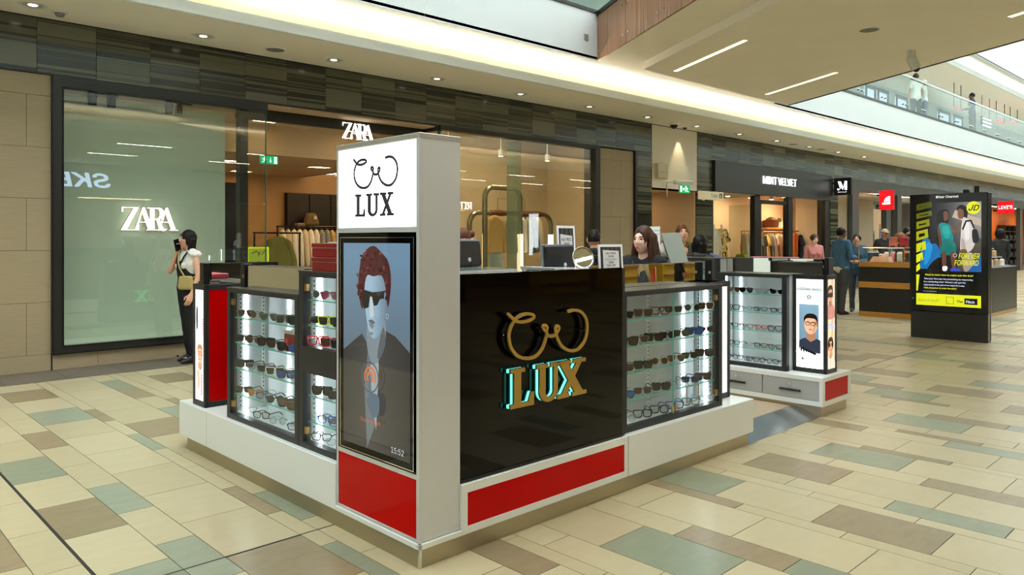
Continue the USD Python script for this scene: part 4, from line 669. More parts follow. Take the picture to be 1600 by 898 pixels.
obj('front_body', cat_(rb(.2435, 3.14, -.018, .60, bb, bt, .003), bx(-.01, .2435, .0, .60, bb, .1195)), m_base, t); obj('side_body', cat_(rb(-.015, .60, .7275, 2.951, bb, bt, .003), bx(.245, .60, .602, .7275, bb, bt), bx(.0, .244, .602, .7275, bb, .1195)), m_base, t)
obj('plinth_front', bx(0, 3.085, 0, .58, 0, bb), m_plinth, t); obj('plinth_side', bx(0, .58, .58, 2.833, 0, bb), m_plinth, t)
obj('plinth_corner_strip', bx(-.0015, .012, -.0015, .012, 0, bb), m_steel, t)
obj('frame_panel', frame_to(ext(rect(.243, .118 - .02, 1.575, bt - .002).difference(rect(.278, .135, 1.538, .300)), .006), (0, -.018, 0), (1, 0, 0), (0, 0, 1)), m_base, t)
obj('red_inset', bx(.278, 1.538, -.0215, -.012, .135, .300), m_red, t)
obj('joint_line', cat_(bx(1.574, 1.577, -.0255, -.017, bb, bt), bx(-.0155, -.014, 2.45, 2.452, bb, bt)), mat('joint_grey', (.6, .6, .58), .5), t)
# the end wing with drawers
t = thing('drawer_base', 'white drawer unit of the kiosk wing with grey drawers and a red end panel', 'drawer unit', (4.33, -.03, 0), 'K')
obj('carcass', cat_(bx(4.333, 4.94, -.028, 2.90, bb, .134), bx(4.333, 4.94, -.028, 2.90, .306, bt), bx(4.36, 4.94, -.010, 2.90, .13, .31), bx(4.333, 4.382, -.028, .004, .13, .31), bx(4.88, 4.94, -.028, 0, .13, .31)), m_base, t)
obj('plinth', bx(4.35, 4.885, -.006, 2.85, 0, bb), m_plinth, t); obj('red_end', bx(4.384, 4.878, -.022, -.008, .137, .302), m_red, t)
for k in range(5):
    a = .008 + .531 * k
    d = obj('drawer', rb(4.336, 4.37, a, a + .522, .137, .304, .002), mat('drawer_grey', (.66, .67, .66), .4), t)
    obj('pull', rb(4.318, 4.336, a + .16, a + .36, .200, .217, .006), m_black, d); obj('lock', cyl((4.326, a + .26, .262), (4.338, a + .26, .262), .012, 14), m_chrome, d)
t = thing('kiosk_floor', 'pale raised floor inside the kiosk opening behind a steel ramp', 'floor', (3.7, .3, 0), 'K')
obj('platform', bx(.60, 4.34, .26, 2.9, .003, .062), mat('pale_vinyl', (.70, .62, .52), .35, var=.12, vs=5, vscale=(1, 8, 1)), t)
rp = trimesh.Trimesh([(3.09, 0, .002), (4.35, 0, .002), (4.35, .26, .002), (3.09, .26, .002), (3.14, .245, .064), (4.34, .245, .064), (4.34, .26, .064), (3.14, .26, .064)]).convex_hull
obj('ramp', rp, mat('ramp_steel', (.75, .78, .80), .28, metal=1.0), t)
# ---- the pillar with the light box and the screen
t = thing('display_pillar', 'tall brushed aluminium pillar with a lit white sign and a portrait screen', 'display pillar', (-.008, -.008, .12), 'K')
P0, P1, Q1 = -.008, .242, .726
obj('casing', cat_(bx(.004, P1, P0, Q1, .125, 2.045), bx(P0, .006, .708, Q1, .125, 2.045), bx(P0, .006, P0, .015, .125, 2.045), bx(P0, .006, .014, .71, 1.585, 1.610), bx(P0, .006, .014, .71, .417, .440), bx(P0, .006, .014, .71, .125, .137)), m_alu, t)
obj('cap', rb(-.012, P1 + .003, -.012, Q1 + .003, 2.028, 2.054, .003), mat('cap_aluminium', (.72, .71, .68), .45, metal=.7), t)
obj('edge_profile', cat_(bx(P0 - .002, P0 + .010, P0 - .002, P0 + .010, .12, 2.03), bx(-.008, P1, P0 - .0015, P0 + .001, .148, .150)), m_alu, t); obj('base_strip', rb(-.0175, P1 + .004, -.0205, .0, .094, .121, .002), m_base, t)
obj('base_strip', rb(-.0175, .0, -.0205, Q1, .094, .121, .002), m_base, t)
obj('red_panel', bx(-.006, .004, .016, .706, .137, .418), m_red, t)
def softbox(x, y):
    d = min(x, y, .692 - x, .415 - y); return mixc((.86, .88, .86), (1, 1, 1), min(1, d / .07))
LOGO = np.array([[.548, 1.156], [.58, 1.131], [.623, 1.118], [.68, 1.12], [.724, 1.137], [.699, 1.154], [.642, 1.155], [.585, 1.134], [.548, 1.087], [.539, 1.041], [.557, .986], [.604, .942], [.67, .922], [.738, .927], [.788, .963], [.813, 1.009], [.823, 1.043], [.80, 1.066],
    [.793, 1.077], [.808, 1.086], [.826, 1.074], [.82, 1.043], [.849, 1.023], [.89, 1.027], [.921, 1.059], [.911, 1.074], [.895, 1.065], [.897, 1.033], [.916, .993], [.953, .954], [1.017, .927], [1.083, .93], [1.139, .972], [1.161, 1.036], [1.15, 1.096], [1.105, 1.139], [1.05, 1.152], [1.001, 1.148]])
LOGO = np.array([[.535, 1.165]] + LOGO.tolist()[1:])
def logo(x0, z0, w, h, lw):
    c = curve(LOGO, 8); c = (c - [.539, .922]) / [.622, .234] * [w, h] + [x0, z0]; return LineString(c).buffer(lw / 2, cap_style='round')
pr = Print(.692, .415, (1, 1, 1)); pr.items[0] = (pr.items[0][0], (1, 1, 1), softbox)
pr.add(logo(.155, .205, .385, .145, .0125), (.10, .11, .12))
for g in slab_lux(.115): pr.add(affinity.translate(affinity.scale(g, 1.18, 1, origin=(0, 0)), .166, .058), (.10, .11, .12))
pr.build('light_box_face', printmat('lightbox_print', 1.05, .35), t, (-.009, .706, 1.610), (0, -1, 0), (0, 0, 1))
# screen: dark bezel, portrait of a man in sunglasses, glass over it
obj('screen_bezel', cat_(bx(-.0135, .004, .026, .676, .452, 1.562), bx(-.006, .004, .014, .71, .44, 1.585)), m_blackgl, t)
obj('bezel_rim', frame_to(ext(ringf(.65, 1.11, .005), .003), (-.0135, .676, .452), (0, -1, 0), (0, 0, 1)), m_chrome, t)
W_, H_ = .59, 1.045
def bgs(x, y): return mixc((.38, .43, .46), (.44, .57, .67), min(1, max(0, y / H_ * 1.6 - .5)))
pr = Print(W_, H_, (.5, .58, .64)); pr.items[0] = (pr.items[0][0], (.5, .58, .64), bgs); S_ = lambda *p: [(x * W_, y * H_) for x, y in p]
def sh(pts, c, g=None, n=6): pr.add(blob(*S_(*pts), n=n), c, g)
pr.add(Polygon(S_((0, 0), (1, 0), (1, .50), (.80, .565), (.66, .585), (.40, .50), (.30, .555), (.0, .46))), (.22, .215, .20), lambda x, y: mixc((.30, .29, .27), (.17, .165, .155), min(1, abs(x / W_ - .45) * 1.6)))
pr.add(Polygon(S_((.38, .0), (.50, .12), (.56, .46), (.62, .56), (.40, .50), (.34, .30))), (.42, .46, .47)); pr.add(Polygon(S_((.40, .36), (.52, .10), (.56, .42), (.50, .50))), (.62, .67, .68))
sh([(.40, .62), (.62, .66), (.66, .55), (.56, .44), (.46, .42), (.38, .50)], (.52, .57, .59)); sh([(.62, .60), (.66, .53), (.58, .45), (.54, .47)], (.36, .40, .42))
sh([(.36, .84), (.66, .85), (.665, .70), (.62, .60), (.52, .545), (.44, .55), (.38, .62), (.35, .72)], (.60, .72, .80), lambda x, y: mixc((.64, .76, .84), (.36, .45, .51), min(1, max(0, (x / W_ - .44) * 3.2))))
sh([(.66, .76), (.70, .77), (.70, .70), (.665, .67)], (.45, .50, .53)); pr.add(ell(.685 * W_, .655 * H_, .012, .014).difference(ell(.685 * W_, .655 * H_, .009, .011)), (.75, .78, .8))
hair = [(.27, .72), (.245, .80), (.27, .88), (.30, .93), (.40, .975), (.50, .985), (.60, .955), (.69, .92), (.735, .86), (.735, .78), (.70, .70), (.675, .74), (.655, .80), (.60, .845), (.48, .84), (.40, .845), (.36, .82), (.34, .76), (.325, .69), (.30, .68)]
sh(hair, (.30, .12, .12)); rr = random.Random(4)
for k in range(150):
    x, y = rr.uniform(.25, .74), rr.uniform(.70, .98)
    if Polygon(hair).contains(Point(x, y)): pr.add(ell(x * W_, y * H_, rr.uniform(.006, .016), rr.uniform(.004, .011), 8), rr.choice([(.40, .17, .16), (.24, .08, .08), (.46, .26, .25), (.33, .10, .11), (.20, .07, .07)]))
pr.add(Polygon(S_((.36, .775), (.50, .765), (.52, .765), (.685, .775), (.68, .74), (.62, .735), (.58, .705), (.53, .70), (.50, .745), (.47, .74), (.45, .69), (.38, .68), (.355, .71))), (.085, .085, .08)); pr.add(Polygon(S_((.55, .765), (.66, .77), (.60, .745))), (.2, .21, .2))
pr.add(Polygon(S_((.475, .745), (.505, .74), (.535, .655), (.50, .64), (.465, .65))), (.78, .83, .85)); sh([(.45, .625), (.50, .633), (.55, .620), (.50, .612)], (.40, .42, .44)); sh([(.455, .612), (.50, .612), (.54, .607), (.50, .588)], (.50, .52, .53)); sh([(.46, .57), (.52, .573), (.51, .56), (.47, .558)], (.50, .55, .57))
rg = lambda r0, r1: ell(.475 * W_, .355 * H_, r1, r1, 40).difference(ell(.475 * W_, .355 * H_, r0, r0, 40))
pr.add(rg(.070, .078), (.30, .36, .40)); pr.add(unary_union([rg(.043, .054), rg(.018, .030)]).difference(rect(.30 * W_, .2 * H_, .7 * W_, .333 * H_)), (.86, .44, .22)); sh([(.455, .36), (.49, .36), (.50, .29), (.60, .275), (.615, .215), (.58, .175), (.50, .175), (.42, .245), (.455, .26)], (.34, .42, .48))
pr.text('Touch to start', .475 * W_, .135 * H_, .020, (.80, .36, .20), anchor='c'); pr.text('15:52', .78 * W_, .030 * H_, .028, (.86, .88, .88))
pr.build('screen_image', printmat('screen_print', .80, .02, .0, coat=.0), t, (-.0142, .646, .487), (0, -1, 0), (0, 0, 1))
# ---- the black panel with the emblem and letters
t = thing('logo_panel', 'tall black gloss counter front with a gold eyeglass emblem and teal-lit letters', 'counter front', (.243, 0, bt), 'K')
obj('panel', rb(.246, 1.548, 0, .03, .356, 1.378, .002), m_blackgl, t); obj('bottom_rail', bx(.246, 1.548, -.006, .02, .346, .360), m_black, t); obj('side_rail', bx(1.548, 1.578, .004, .05, .346, 1.372), m_cab, t)
m_gold = mat('gold_face', (.72, .57, .25), .42, metal=.35); m_tealglow = usdkit.material(stage, '/World/Looks/teal_edge', {'e': ('emission', {'color': lin((.45, .95, .88)), 'strength': 1.5})}, [], surface='e.emission')
def onpanel(shape, y0, d): return frame_to(ext(shape, d), (0, y0 + d, 0), (1, 0, 0), (0, 0, 1))
em = obj('emblem', onpanel(logo(.539, .922, .622, .234, .017), -.050, .010), m_gold, t); obj('emblem_edge', onpanel(logo(.539, .922, .622, .234, .015), -.040, .022), m_black, em)
for (xx, zz) in ((.549, 1.05), (.725, 1.137), (.80, 1.07), (.905, 1.06), (1.157, 1.03), (.70, .925)): obj('standoff', cyl((xx, -.040, zz), (xx, .0, zz), .007, 10), m_chrome, em)
for g, x0, w, nm in zip(slab_lux(.205), (.553, .748, .911), (.172, .190, .244), 'LUX'):
    b = g.bounds; s_ = affinity.translate(affinity.scale(affinity.translate(g, -b[0], 0), w / (b[2] - b[0]), 1, origin=(0, 0)), x0, .670)
    L_ = obj('letter', onpanel(s_, -.046, .008), m_gold, t, label=f'gold capital letter {nm}')
    obj('lit_edge', onpanel(s_.buffer(-.001), -.038, .026), m_tealglow, L_); obj('letter_rim', onpanel(s_.buffer(.003), -.0385, .004), mat('teal_acrylic', (.05, .30, .27), .2), L_); obj('letter_back', onpanel(s_.buffer(.003), -.012, .010), mats['teal_acrylic'], L_)
# ---- show cases
def case(name, label, axis, a0, a1, f, dep, z0, z1, shelves, back, sideled=True, mid=None, splits=(), top=True):
    def M_(m): # (a, depth, z) -> kiosk frame
        m = m.copy()
        if axis == 'y': m.apply_translation((0, f, 0)); return m
        v = m.vertices.copy(); m.vertices = np.c_[f + v[:, 1], v[:, 0], v[:, 2]]; m.invert(); return m
    base = (a0, f, z0) if axis == 'y' else (f, a0, z0)
    t = thing(name, label, 'display case', base, 'K'); fw = .048
    fr = [bx(a0, a0 + fw, 0, .05, z0, z1), bx(a1 - fw, a1, 0, .05, z0, z1), bx(a0 + fw, a1 - fw, 0, .05, z0, z0 + .035), bx(a0 + fw, a1 - fw, 0, .05, z1 - .026, z1)]
    for (s0, s1) in splits: fr.append(bx(a0 + fw, a1 - fw, -.002, .05, s0, s1))
    obj('frame', M_(cat_(*fr)), m_cab, t)
    obj('side_panel', M_(bx(a0, a0 + .018, .05, dep, z0, z1)), m_back, t); obj('side_panel', M_(bx(a1 - .018, a1, .05, dep, z0, z1)), m_back, t)
    obj('back_panel', M_(bx(a0 + .018, a1 - .018, dep - .012, dep, z0, z1)), back, t)
    obj('top_panel', M_(bx(a0 - .004, a1 + .004, -.004, dep + .004, z1, z1 + .008)), m_cabtop, t); obj('floor_panel', M_(bx(a0 + .018, a1 - .018, .05, dep - .012, z0 + .02, z0 + .036)), mat('case_floor', (.86, .88, .88), .3), t)
    gaps = [z0 + .036] + [s for sp_ in splits for s in sp_] + [z1 - .026]
    for lo, hi in zip(gaps[::2], gaps[1::2]):
        w = a1 - a0 - 2 * fw; cuts = [a0 + fw] + ([mid] if mid else []) + [a1 - fw]
        for p, q in zip(cuts, cuts[1:]): obj('glass_door', M_(bx(p + .0015, q - .0015, .012, .016, lo, hi)), m_cglass, t)
        if mid: obj('door_edge', M_(bx(mid - .002, mid + .002, .010, .018, lo, hi)), m_sedge, t)
        for s, sg in ((a0 + .018, 1), (a1 - .018, -1)):
            r1 = obj('slotted_rail', M_(cat_(bx(s, s + sg * .006, .075, .095, lo, hi), bx(s, s + sg * .006, dep - .06, dep - .04, lo, hi))), m_rail, t)
            obj('slots', M_(cat_(*[bx(s + sg * .005, s + sg * .0068, y0 + .006, y0 + .014, z, z + .010) for y0 in (.075, dep - .06) for z in np.arange(lo + .03, hi - .02, .028)])), m_black, r1, kind='stuff')
            obj('led_strip', M_(bx(s, s + sg * .010, .118, .136, lo + .005, hi - .005)), m_led, t)
        if a1 - a0 > 1:
            s = (a0 + a1) / 2 - .02; r1 = obj('slotted_rail', M_(bx(s - .01, s + .01, dep - .019, dep - .012, lo, hi)), m_rail, t); obj('slots', M_(cat_(*[bx(s - .004, s + .004, dep - .0205, dep - .018, z, z + .010) for z in np.arange(lo + .03, hi - .02, .028)])), m_black, r1, kind='stuff')
    for k, z in enumerate(shelves):
        s = obj('glass_shelf', M_(bx(a0 + .026, a1 - .026, .040, dep - .020, z - .006, z)), m_shelf, t); obj('shelf_edge', M_(bx(a0 + .026, a1 - .026, .036, .040, z - .0065, z + .0005)), m_sedge, s)
    obj('hinge', M_(cat_(bx(a1 - fw - .03, a1 - fw + .006, .006, .026, z1 - .11, z1 - .07))), m_brass, t); obj('hinge', M_(bx(a1 - fw - .03, a1 - fw + .006, .006, .026, z0 + .08, z0 + .12)), m_brass, t)
    if mid:
        for s in (-.028, .010): obj('door_pull', M_(bx(mid + s, mid + s + .018, .004, .012, z0 + .05, z0 + .09)), m_brass, t)
    return t
case('display_case', 'wide low glass display case of sunglasses right of the black logo panel', 'y', 1.580, 2.762, .026, .235, bt, 1.219, (1.040, .871, .702, .533), m_back, mid=2.156)
case('display_case', 'low glass display case at the left end of the kiosk next to the red panel', 'x', 1.192, 2.182, .018, .30, bt, 1.219, (1.025, .857, .684, .509), m_mirback)
case('display_case', 'taller split glass display case beside the portrait screen pillar', 'x', .727, 1.188, .018, .30, bt, 1.362, (1.201, 1.054, .643, .493), m_mirback, splits=((.783, .933),))
case('display_case', 'low glass display case on the drawer wing beside the lit portrait poster', 'x', .345, 1.05, 4.43, .28, bt, 1.222, (1.035, .860, .689, .518), m_back)
case('display_case', 'taller dark display case at the far end of the drawer wing', 'x', 1.052, 2.80, 4.43, .28, bt, 1.362, (1.20, 1.035, .860, .689, .518), m_back)
# ---- lit poster posts
def post(label, x0, x1, y0, y1, z0, z1, faces):
    t = thing('poster_post', label, 'poster post', (x0, y0, z0), 'K'); e = .03
    obj('core', bx(x0 + .012, x1 - .012, y0 + .012, y1 - .012, z0, z1), m_cab, t)
    for X in (x0, x1 - e):
        for Y in (y0, y1 - e): obj('corner_bar', rb(X, X + e, Y, Y + e, z0, z1, .002), m_cab, t)
    obj('top_cap', rb(x0, x1, y0, y1, z1 - .04, z1, .002), m_cab, t); obj('bottom_cap', rb(x0, x1, y0, y1, z0, z0 + .04, .002), m_cab, t)
    for (side, kind) in faces:
        w = (x1 - x0 if side == 'y' else y1 - y0) - 2 * e; h = z1 - z0 - .08
        o, ex = ((x0 + e, y0 + .008, z0 + .04), (1, 0, 0)) if side == 'y' else ((x0 + .008, y1 - e, z0 + .04), (0, -1, 0))
        if kind == 'red': obj('red_panel', bx(x0 + e, x1 - e, y0 + .006, y0 + .014, z0 + .04, z1 - .04), m_red, t)
        else: kind(w, h).build('poster', printmat('poster_print', 1.0, .25), t, o, ex, (0, 0, 1)); 
        if kind != 'red':
            oo = np.array(o) - np.cross(ex, (0, 0, 1)) * -.0; obj('glass_cover', frame_to(trimesh.creation.box((w, h, .002)), np.array(o) + np.array(ex) * w / 2 + np.array([0, 0, h / 2]) + np.cross(np.array(ex), (0, 0, 1)) * .006, ex, (0, 0, 1)), m_cglass, t)
    return t
def portrait(pr, x, y, s, skin, shade, hairc, shirt, specs=True, hairstyle='short'):
    e = lambda a, b, ra, rb_: ell(x + a * s, y + b * s, ra * s, rb_ * s)
    pg = lambda *p: Polygon([(x + a * s, y + b * s) for a, b in p]).buffer(.02 * s)
    pr.add(blob(*[(x + a * s, y + b * s) for a, b in ((-1.0, -2.6), (-.95, -1.5), (-.4, -1.15), (.4, -1.15), (1.0, -1.5), (1.05, -2.6))]), shirt)
    pr.add(pg((-.3, -.6), (.3, -.5), (.38, -1.2), (0, -1.42), (-.34, -1.2)), shade); pr.add(e(0, -.1, .52, .74), skin); pr.add(Polygon([(x + a * s, y + b * s) for a, b in ((.1, -.8), (.34, -.55), (.5, .1), (.44, .5), (.25, .1), (.22, -.3))]), mixc(skin, shade, .55)); pr.add(e(.53, -.08, .07, .15), shade)
    if hairstyle == 'short': pr.add(blob(*[(x + a * s, y + b * s) for a, b in ((-.52, .1), (-.54, .45), (-.3, .74), (.1, .80), (.45, .66), (.56, .3), (.52, .02), (.44, .3), (.2, .42), (-.25, .42), (-.45, .3))]), hairc)
    else: pr.add(blob(*[(x + a * s, y + b * s) for a, b in ((-.56, -.55), (-.68, .2), (-.5, .72), (0, .92), (.5, .74), (.70, .2), (.62, -.5), (.5, -.1), (.46, .3), (.1, .46), (-.3, .36), (-.46, .2), (-.48, -.2))]), hairc)
    for q in (-.22, .20): pr.add(e(q, .02, .07, .035), (.95, .95, .93)); pr.add(e(q + .01, .02, .032, .035), (.15, .1, .08)); pr.add(Polygon([(x + (q - .11) * s, y + .13 * s), (x + q * s, y + .18 * s), (x + (q + .12) * s, y + .12 * s), (x + q * s, y + .14 * s)]), hairc)
    pr.add(Polygon([(x - .03 * s, y + .02 * s), (x - .09 * s, y - .25 * s), (x + .07 * s, y - .27 * s), (x + .02 * s, y - .1 * s)]), mixc(skin, shade, .4)); pr.add(e(-.0, -.45, .15, .05), (.66, .36, .34)); pr.add(e(-.0, -.44, .13, .012), (.42, .2, .2))
    if specs: 
        for q in (-.23, .21): pr.add(blob(*[(x + (q + a) * s, y + b * s) for a, b in ((-.17, .11), (.17, .11), (.15, -.10), (0, -.15), (-.15, -.10))]).difference(blob(*[(x + (q + a) * s, y + b * s) for a, b in ((-.13, .07), (.13, .07), (.12, -.07), (0, -.115), (-.12, -.07))])), (.05, .05, .055))
        pr.add(rect(x - .06 * s, y + .03 * s, x + .04 * s, y + .07 * s), (.05, .05, .055)); pr.add(rect(x + .37 * s, y + .04 * s, x + .54 * s, y + .08 * s), (.05, .05, .055))
def edge_white(w, h): return lambda x, y: mixc((1, 1, 1), (.90, .92, .94), min(1, min(x, w - x) / .03))
def poster_enigma(w, h):
    pr = Print(w, h, (.93, .95, .96)); pr.items[0] = (pr.items[0][0], (.93, .95, .96), edge_white(w, h)); rr = random.Random(3)
    for k in range(40): pr.add(ell(rr.uniform(0, w), rr.choice([rr.uniform(.62 * h, h), rr.uniform(0, .2 * h)]), rr.uniform(.004, .022), rr.uniform(.002, .008), 8), rr.choice([(.88, .91, .93), (.97, .98, .98), (.85, .88, .90)]))
    pr.add(rect(.12 * w, .205 * h, .84 * w, .715 * h), (.40, .52, .60), lambda x, y: mixc((.34, .45, .53), (.50, .62, .69), y / h * 1.1 - .15))
    q = Print(w, h, (0, 0, 0)); q.items = []; portrait(q, .55 * w, .50 * h, .115, (.80, .61, .49), (.58, .41, .31), (.07, .06, .06), (.13, .16, .22))
    win = rect(.12 * w, .175 * h, .90 * w, .72 * h)
    for s_, c, g in q.items: pr.items.append((s_.intersection(win), c, g))
    torn = Polygon([(.12 * w, .205 * h)] + [(.12 * w + k * .045 * w, (.205 + (.028 if k % 2 else -.03) - .004 * k) * h) for k in range(18)] + [(.9 * w, 0), (.12 * w, 0)]).buffer(0); pr.add(torn, (.94, .95, .96))
    for k in range(6): pr.add(blob(*[(.26 * w + .085 * w * k + a, (.215 - .010 * k) * h + b) for a, b in ((-.014, .0), (.0, .012), (.018, .004), (.010, -.010))]), (.05, .06, .07))
    pr.add(ell(.27 * w, .105 * h, .010, .011), (.08, .08, .09)); pr.add(ell(.285 * w, .112 * h, .006, .006), (.93, .95, .96))
    pr.text('ENIGMA MASS', .50 * w, .872 * h, .024, (.06, .07, .08), True, anchor='c', maxw=.90 * w); pr.add(unary_union([rect(.32 * w + .01 * k, .842 * h, .326 * w + .01 * k, .848 * h) for k in range(9)]), (.55, .58, .6))
    pr.add(ell(.5 * w, .802 * h, .021, .0135).difference(ell(.5 * w, .802 * h, .0145, .0065)), (.08, .08, .09)); pr.text('OAKLEY', .5 * w, .770 * h, .010, (.10, .10, .11), True, anchor='c', sx=1.3); return pr
def poster_pair(w, h):
    pr = Print(w, h, (.82, .66, .58)); pr.items[0] = (pr.items[0][0], (.8, .6, .5), lambda x, y: mixc((.98, .86, .72), (.66, .47, .41), abs(x / w - .35) * 1.5)); pr.add(rect(.0, .44 * h, w, .50 * h), (.66, .68, .74)); pr.add(rect(.78 * w, 0, w, h), (.98, .86, .74))
    portrait(pr, .40 * w, .84 * h, .085, (.82, .60, .50), (.62, .42, .36), (.16, .10, .09), (.74, .50, .46), True, 'long'); pr.add(rect(.05 * w, .80 * h, .7 * w, .845 * h), (.08, .07, .08))
    pr.add(rect(.0, .44 * h, w, .49 * h), (.72, .74, .80)); portrait(pr, .38 * w, .26 * h, .085, (.84, .60, .48), (.62, .40, .32), (.12, .08, .08), (.86, .80, .74), False, 'long')
    for q in (.20, .58): pr.add(ell(q * w, .27 * h, .022, .020), (.14, .10, .10))
    return pr
def poster_child(w, h):
    pr = Print(w, h, (.90, .90, .89)); pr.items[0] = (pr.items[0][0], (.9, .9, .9), edge_white(w, h)); pr.add(ell(.18 * w, .74 * h, .018, .09), (.28, .28, .36)); pr.add(ell(.62 * w, .93 * h, .02, .03), (.75, .75, .76))
    portrait(pr, .52 * w, .42 * h, .085, (.90, .70, .60), (.74, .52, .42), (.70, .48, .28), (.93, .92, .90), False, 'short')
    for q in (-.2, .2): pr.add(ell(.52 * w + q * .085, .425 * h, .017, .016).difference(ell(.52 * w + q * .085, .425 * h, .013, .012)), (.80, .10, .14))
    pr.add(blob((.25 * w, .25 * h), (.45 * w, .27 * h), (.55 * w, .14 * h), (.35 * w, .10 * h)), (.88, .67, .57)); pr.add(unary_union([rect(.84 * w, (.60 + .022 * k) * h, .93 * w, (.612 + .022 * k) * h) for k in range(7)]), (.85, .2, .35)); pr.add(unary_union([ell(.72 * w + (k % 2) * .012, .06 * h + .011 * k, .007, .006) for k in range(14)]), (.80, .16, .36)); return pr
def poster_blank(w, h):
    pr = Print(w, h, (.97, .98, 1)); pr.add(rect(.0, .56 * h, .6 * w, h), (.78, .76, .84)); pr.add(blob((.1 * w, .62 * h), (.3 * w, .8 * h), (.5 * w, .7 * h), (.45 * w, .57 * h)), (.55, .52, .64)); return pr
post('dark poster post at the left kiosk end with a child poster and red side', .015, .325, 2.548, 2.770, bt, 1.226, [('x', poster_child), ('y', 'red')])
post('dark poster post with a bright white poster behind the right end of the sunglasses case', 2.764, 3.076, .143, .363, bt, 1.232, [('y', poster_blank)])
post('dark poster post on the drawer wing with a lit portrait of a man in glasses', 4.545, 4.768, .030, .343, bt, 1.230, [('x', poster_enigma), ('y', poster_pair)])
obj('red_side', bx(3.0765, 3.082, .175, .335, bt + .04, 1.19), m_red, T(stage.GetPrimAtPath('/World/poster_post_001'), np.array((2.764, .143, bt)), 'K'))
# ---- mirrored boxes on the low cases
def mbox(label, x0, x1, y0, y1, z0, z1, side, ends=True):
    t = thing('mirror_box', label, 'mirror', (x0, y0, z0), 'K'); obj('box', cat_(bx(x0 + .004, x1 - .004, y0 + .004, y1, z0, z1 - .004)), m_cab, t); obj('top', bx(x0, x1, y0, y1 + .004, z1 - .006, z1), m_cabtop, t)
    obj('mirror_face', bx(x0, x1, y0 - .001, y0 + .004, z0, z1) if side == 'y' else bx(x0 - .001, x0 + .004, y0, y1, z0, z1), m_mirror, t)
    return t
mbox('long mirrored upstand along the back of the sunglasses case in front of the saleswoman', 1.58, 2.90, .275, .36, 1.2275, 1.376, 'y')
t = thing('end_post', 'short black upright with chrome clips at the right end of the long mirror', 'post', (2.90, .25, 1.234), 'K'); obj('upright', rb(2.905, 2.955, .20, .26, 1.2335, 1.40, .004), m_black, t); obj('clip', bx(2.90, 2.912, .205, .225, 1.29, 1.31), m_chrome, t)
mbox('mirrored upstand on the low display case at the left end reflecting plain stone', .115, .30, 1.30, 2.085, 1.2275, 1.372, 'x')
t = thing('end_post', 'short black upright with a brass clip at the left end of the stone-reflecting mirror', 'post', (.1, 2.1, 1.2275), 'K'); obj('upright', rb(.10, .16, 2.092, 2.16, 1.2275, 1.385, .004), m_black, t); obj('clip', bx(.096, .106, 2.10, 2.12, 1.29, 1.31), m_brass, t)
mbox('black-framed mirror on the left poster post reflecting the till counter', .07, .60, 2.60, 2.66, 1.226, 1.378, 'y')
t = thing('end_post', 'black upright at the outer end of the mirror on the left poster post', 'post', (.02, 2.58, 1.226), 'K'); obj('upright', rb(.022, .068, 2.59, 2.66, 1.2265, 1.38, .003), m_black, t); obj('clip', bx(.06, .072, 2.585, 2.60, 1.28, 1.30), m_chrome, t)
mbox('mirrored upstand on the drawer wing reflecting the backs of the display cases', 4.60, 4.70, .075, 1.045, 1.2325, 1.372, 'x')
t = thing('end_post', 'black upright at the near end of the mirror on the drawer wing', 'post', (4.6, .0, 1.23), 'K'); obj('upright', rb(4.60, 4.70, .034, .072, 1.2305, 1.385, .003), m_black, t); obj('clip', cyl((4.592, .09, 1.30), (4.602, .09, 1.30), .010, 10), m_chrome, t)
# inner counters behind the cases
m_ctr = mat('counter_laminate', (.20, .20, .20), .4)
t = thing('inner_counter', 'dark inner counter behind the logo panel carrying the tills', 'counter', (.25, .03, bt), 'K'); obj('body', bx(.25, 1.57, .034, .62, bt, 1.30), m_ctr, t); obj('worktop', rb(.25, 1.57, .034, .66, 1.30, 1.33, .004), m_ctr, t)
t = thing('inner_counter', 'dark inner counter behind the wide sunglasses case', 'counter', (1.58, .37, bt), 'K'); obj('body', bx(1.585, 2.755, .38, .60, bt, 1.2), m_ctr, t); obj('worktop', rb(1.582, 2.758, .37, .62, 1.2, 1.224, .004), m_ctr, t)
t = thing('inner_counter', 'dark inner counter behind the left display cases', 'counter', (.33, .73, bt), 'K'); obj('body', bx(.335, .58, .73, 2.5, bt, 1.19), m_ctr, t); obj('worktop', rb(.33, .60, .73, 2.5, 1.19, 1.22, .004), m_ctr, t)
t = thing('rear_counter', 'low black rear counter of the kiosk facing the shop windows', 'counter', (1.79, 2.35, 0), 'K'); obj('body', bx(1.79, 4.32, 2.45, 2.90, .063, 1.10), m_ctr, t); obj('back_panel', bx(1.79, 4.32, 2.902, 2.925, .35, 1.14), m_blackgl, t)
for g, x0, w in zip(slab_lux(.205), (.553, .748, .911), (.172, .190, .244)):
    b = g.bounds; s_ = affinity.translate(affinity.scale(affinity.translate(g, -b[0], 0), w / (b[2] - b[0]), 1, origin=(0, 0)), x0, .0); obj('letter', frame_to(ext(s_, .03), (3.42, 2.925, .42), (-1, 0, 0), (0, 0, 1)), mat('green_letter', (.2, .8, .4), .3, em=(.3, 1, .55), es=1.0), t)
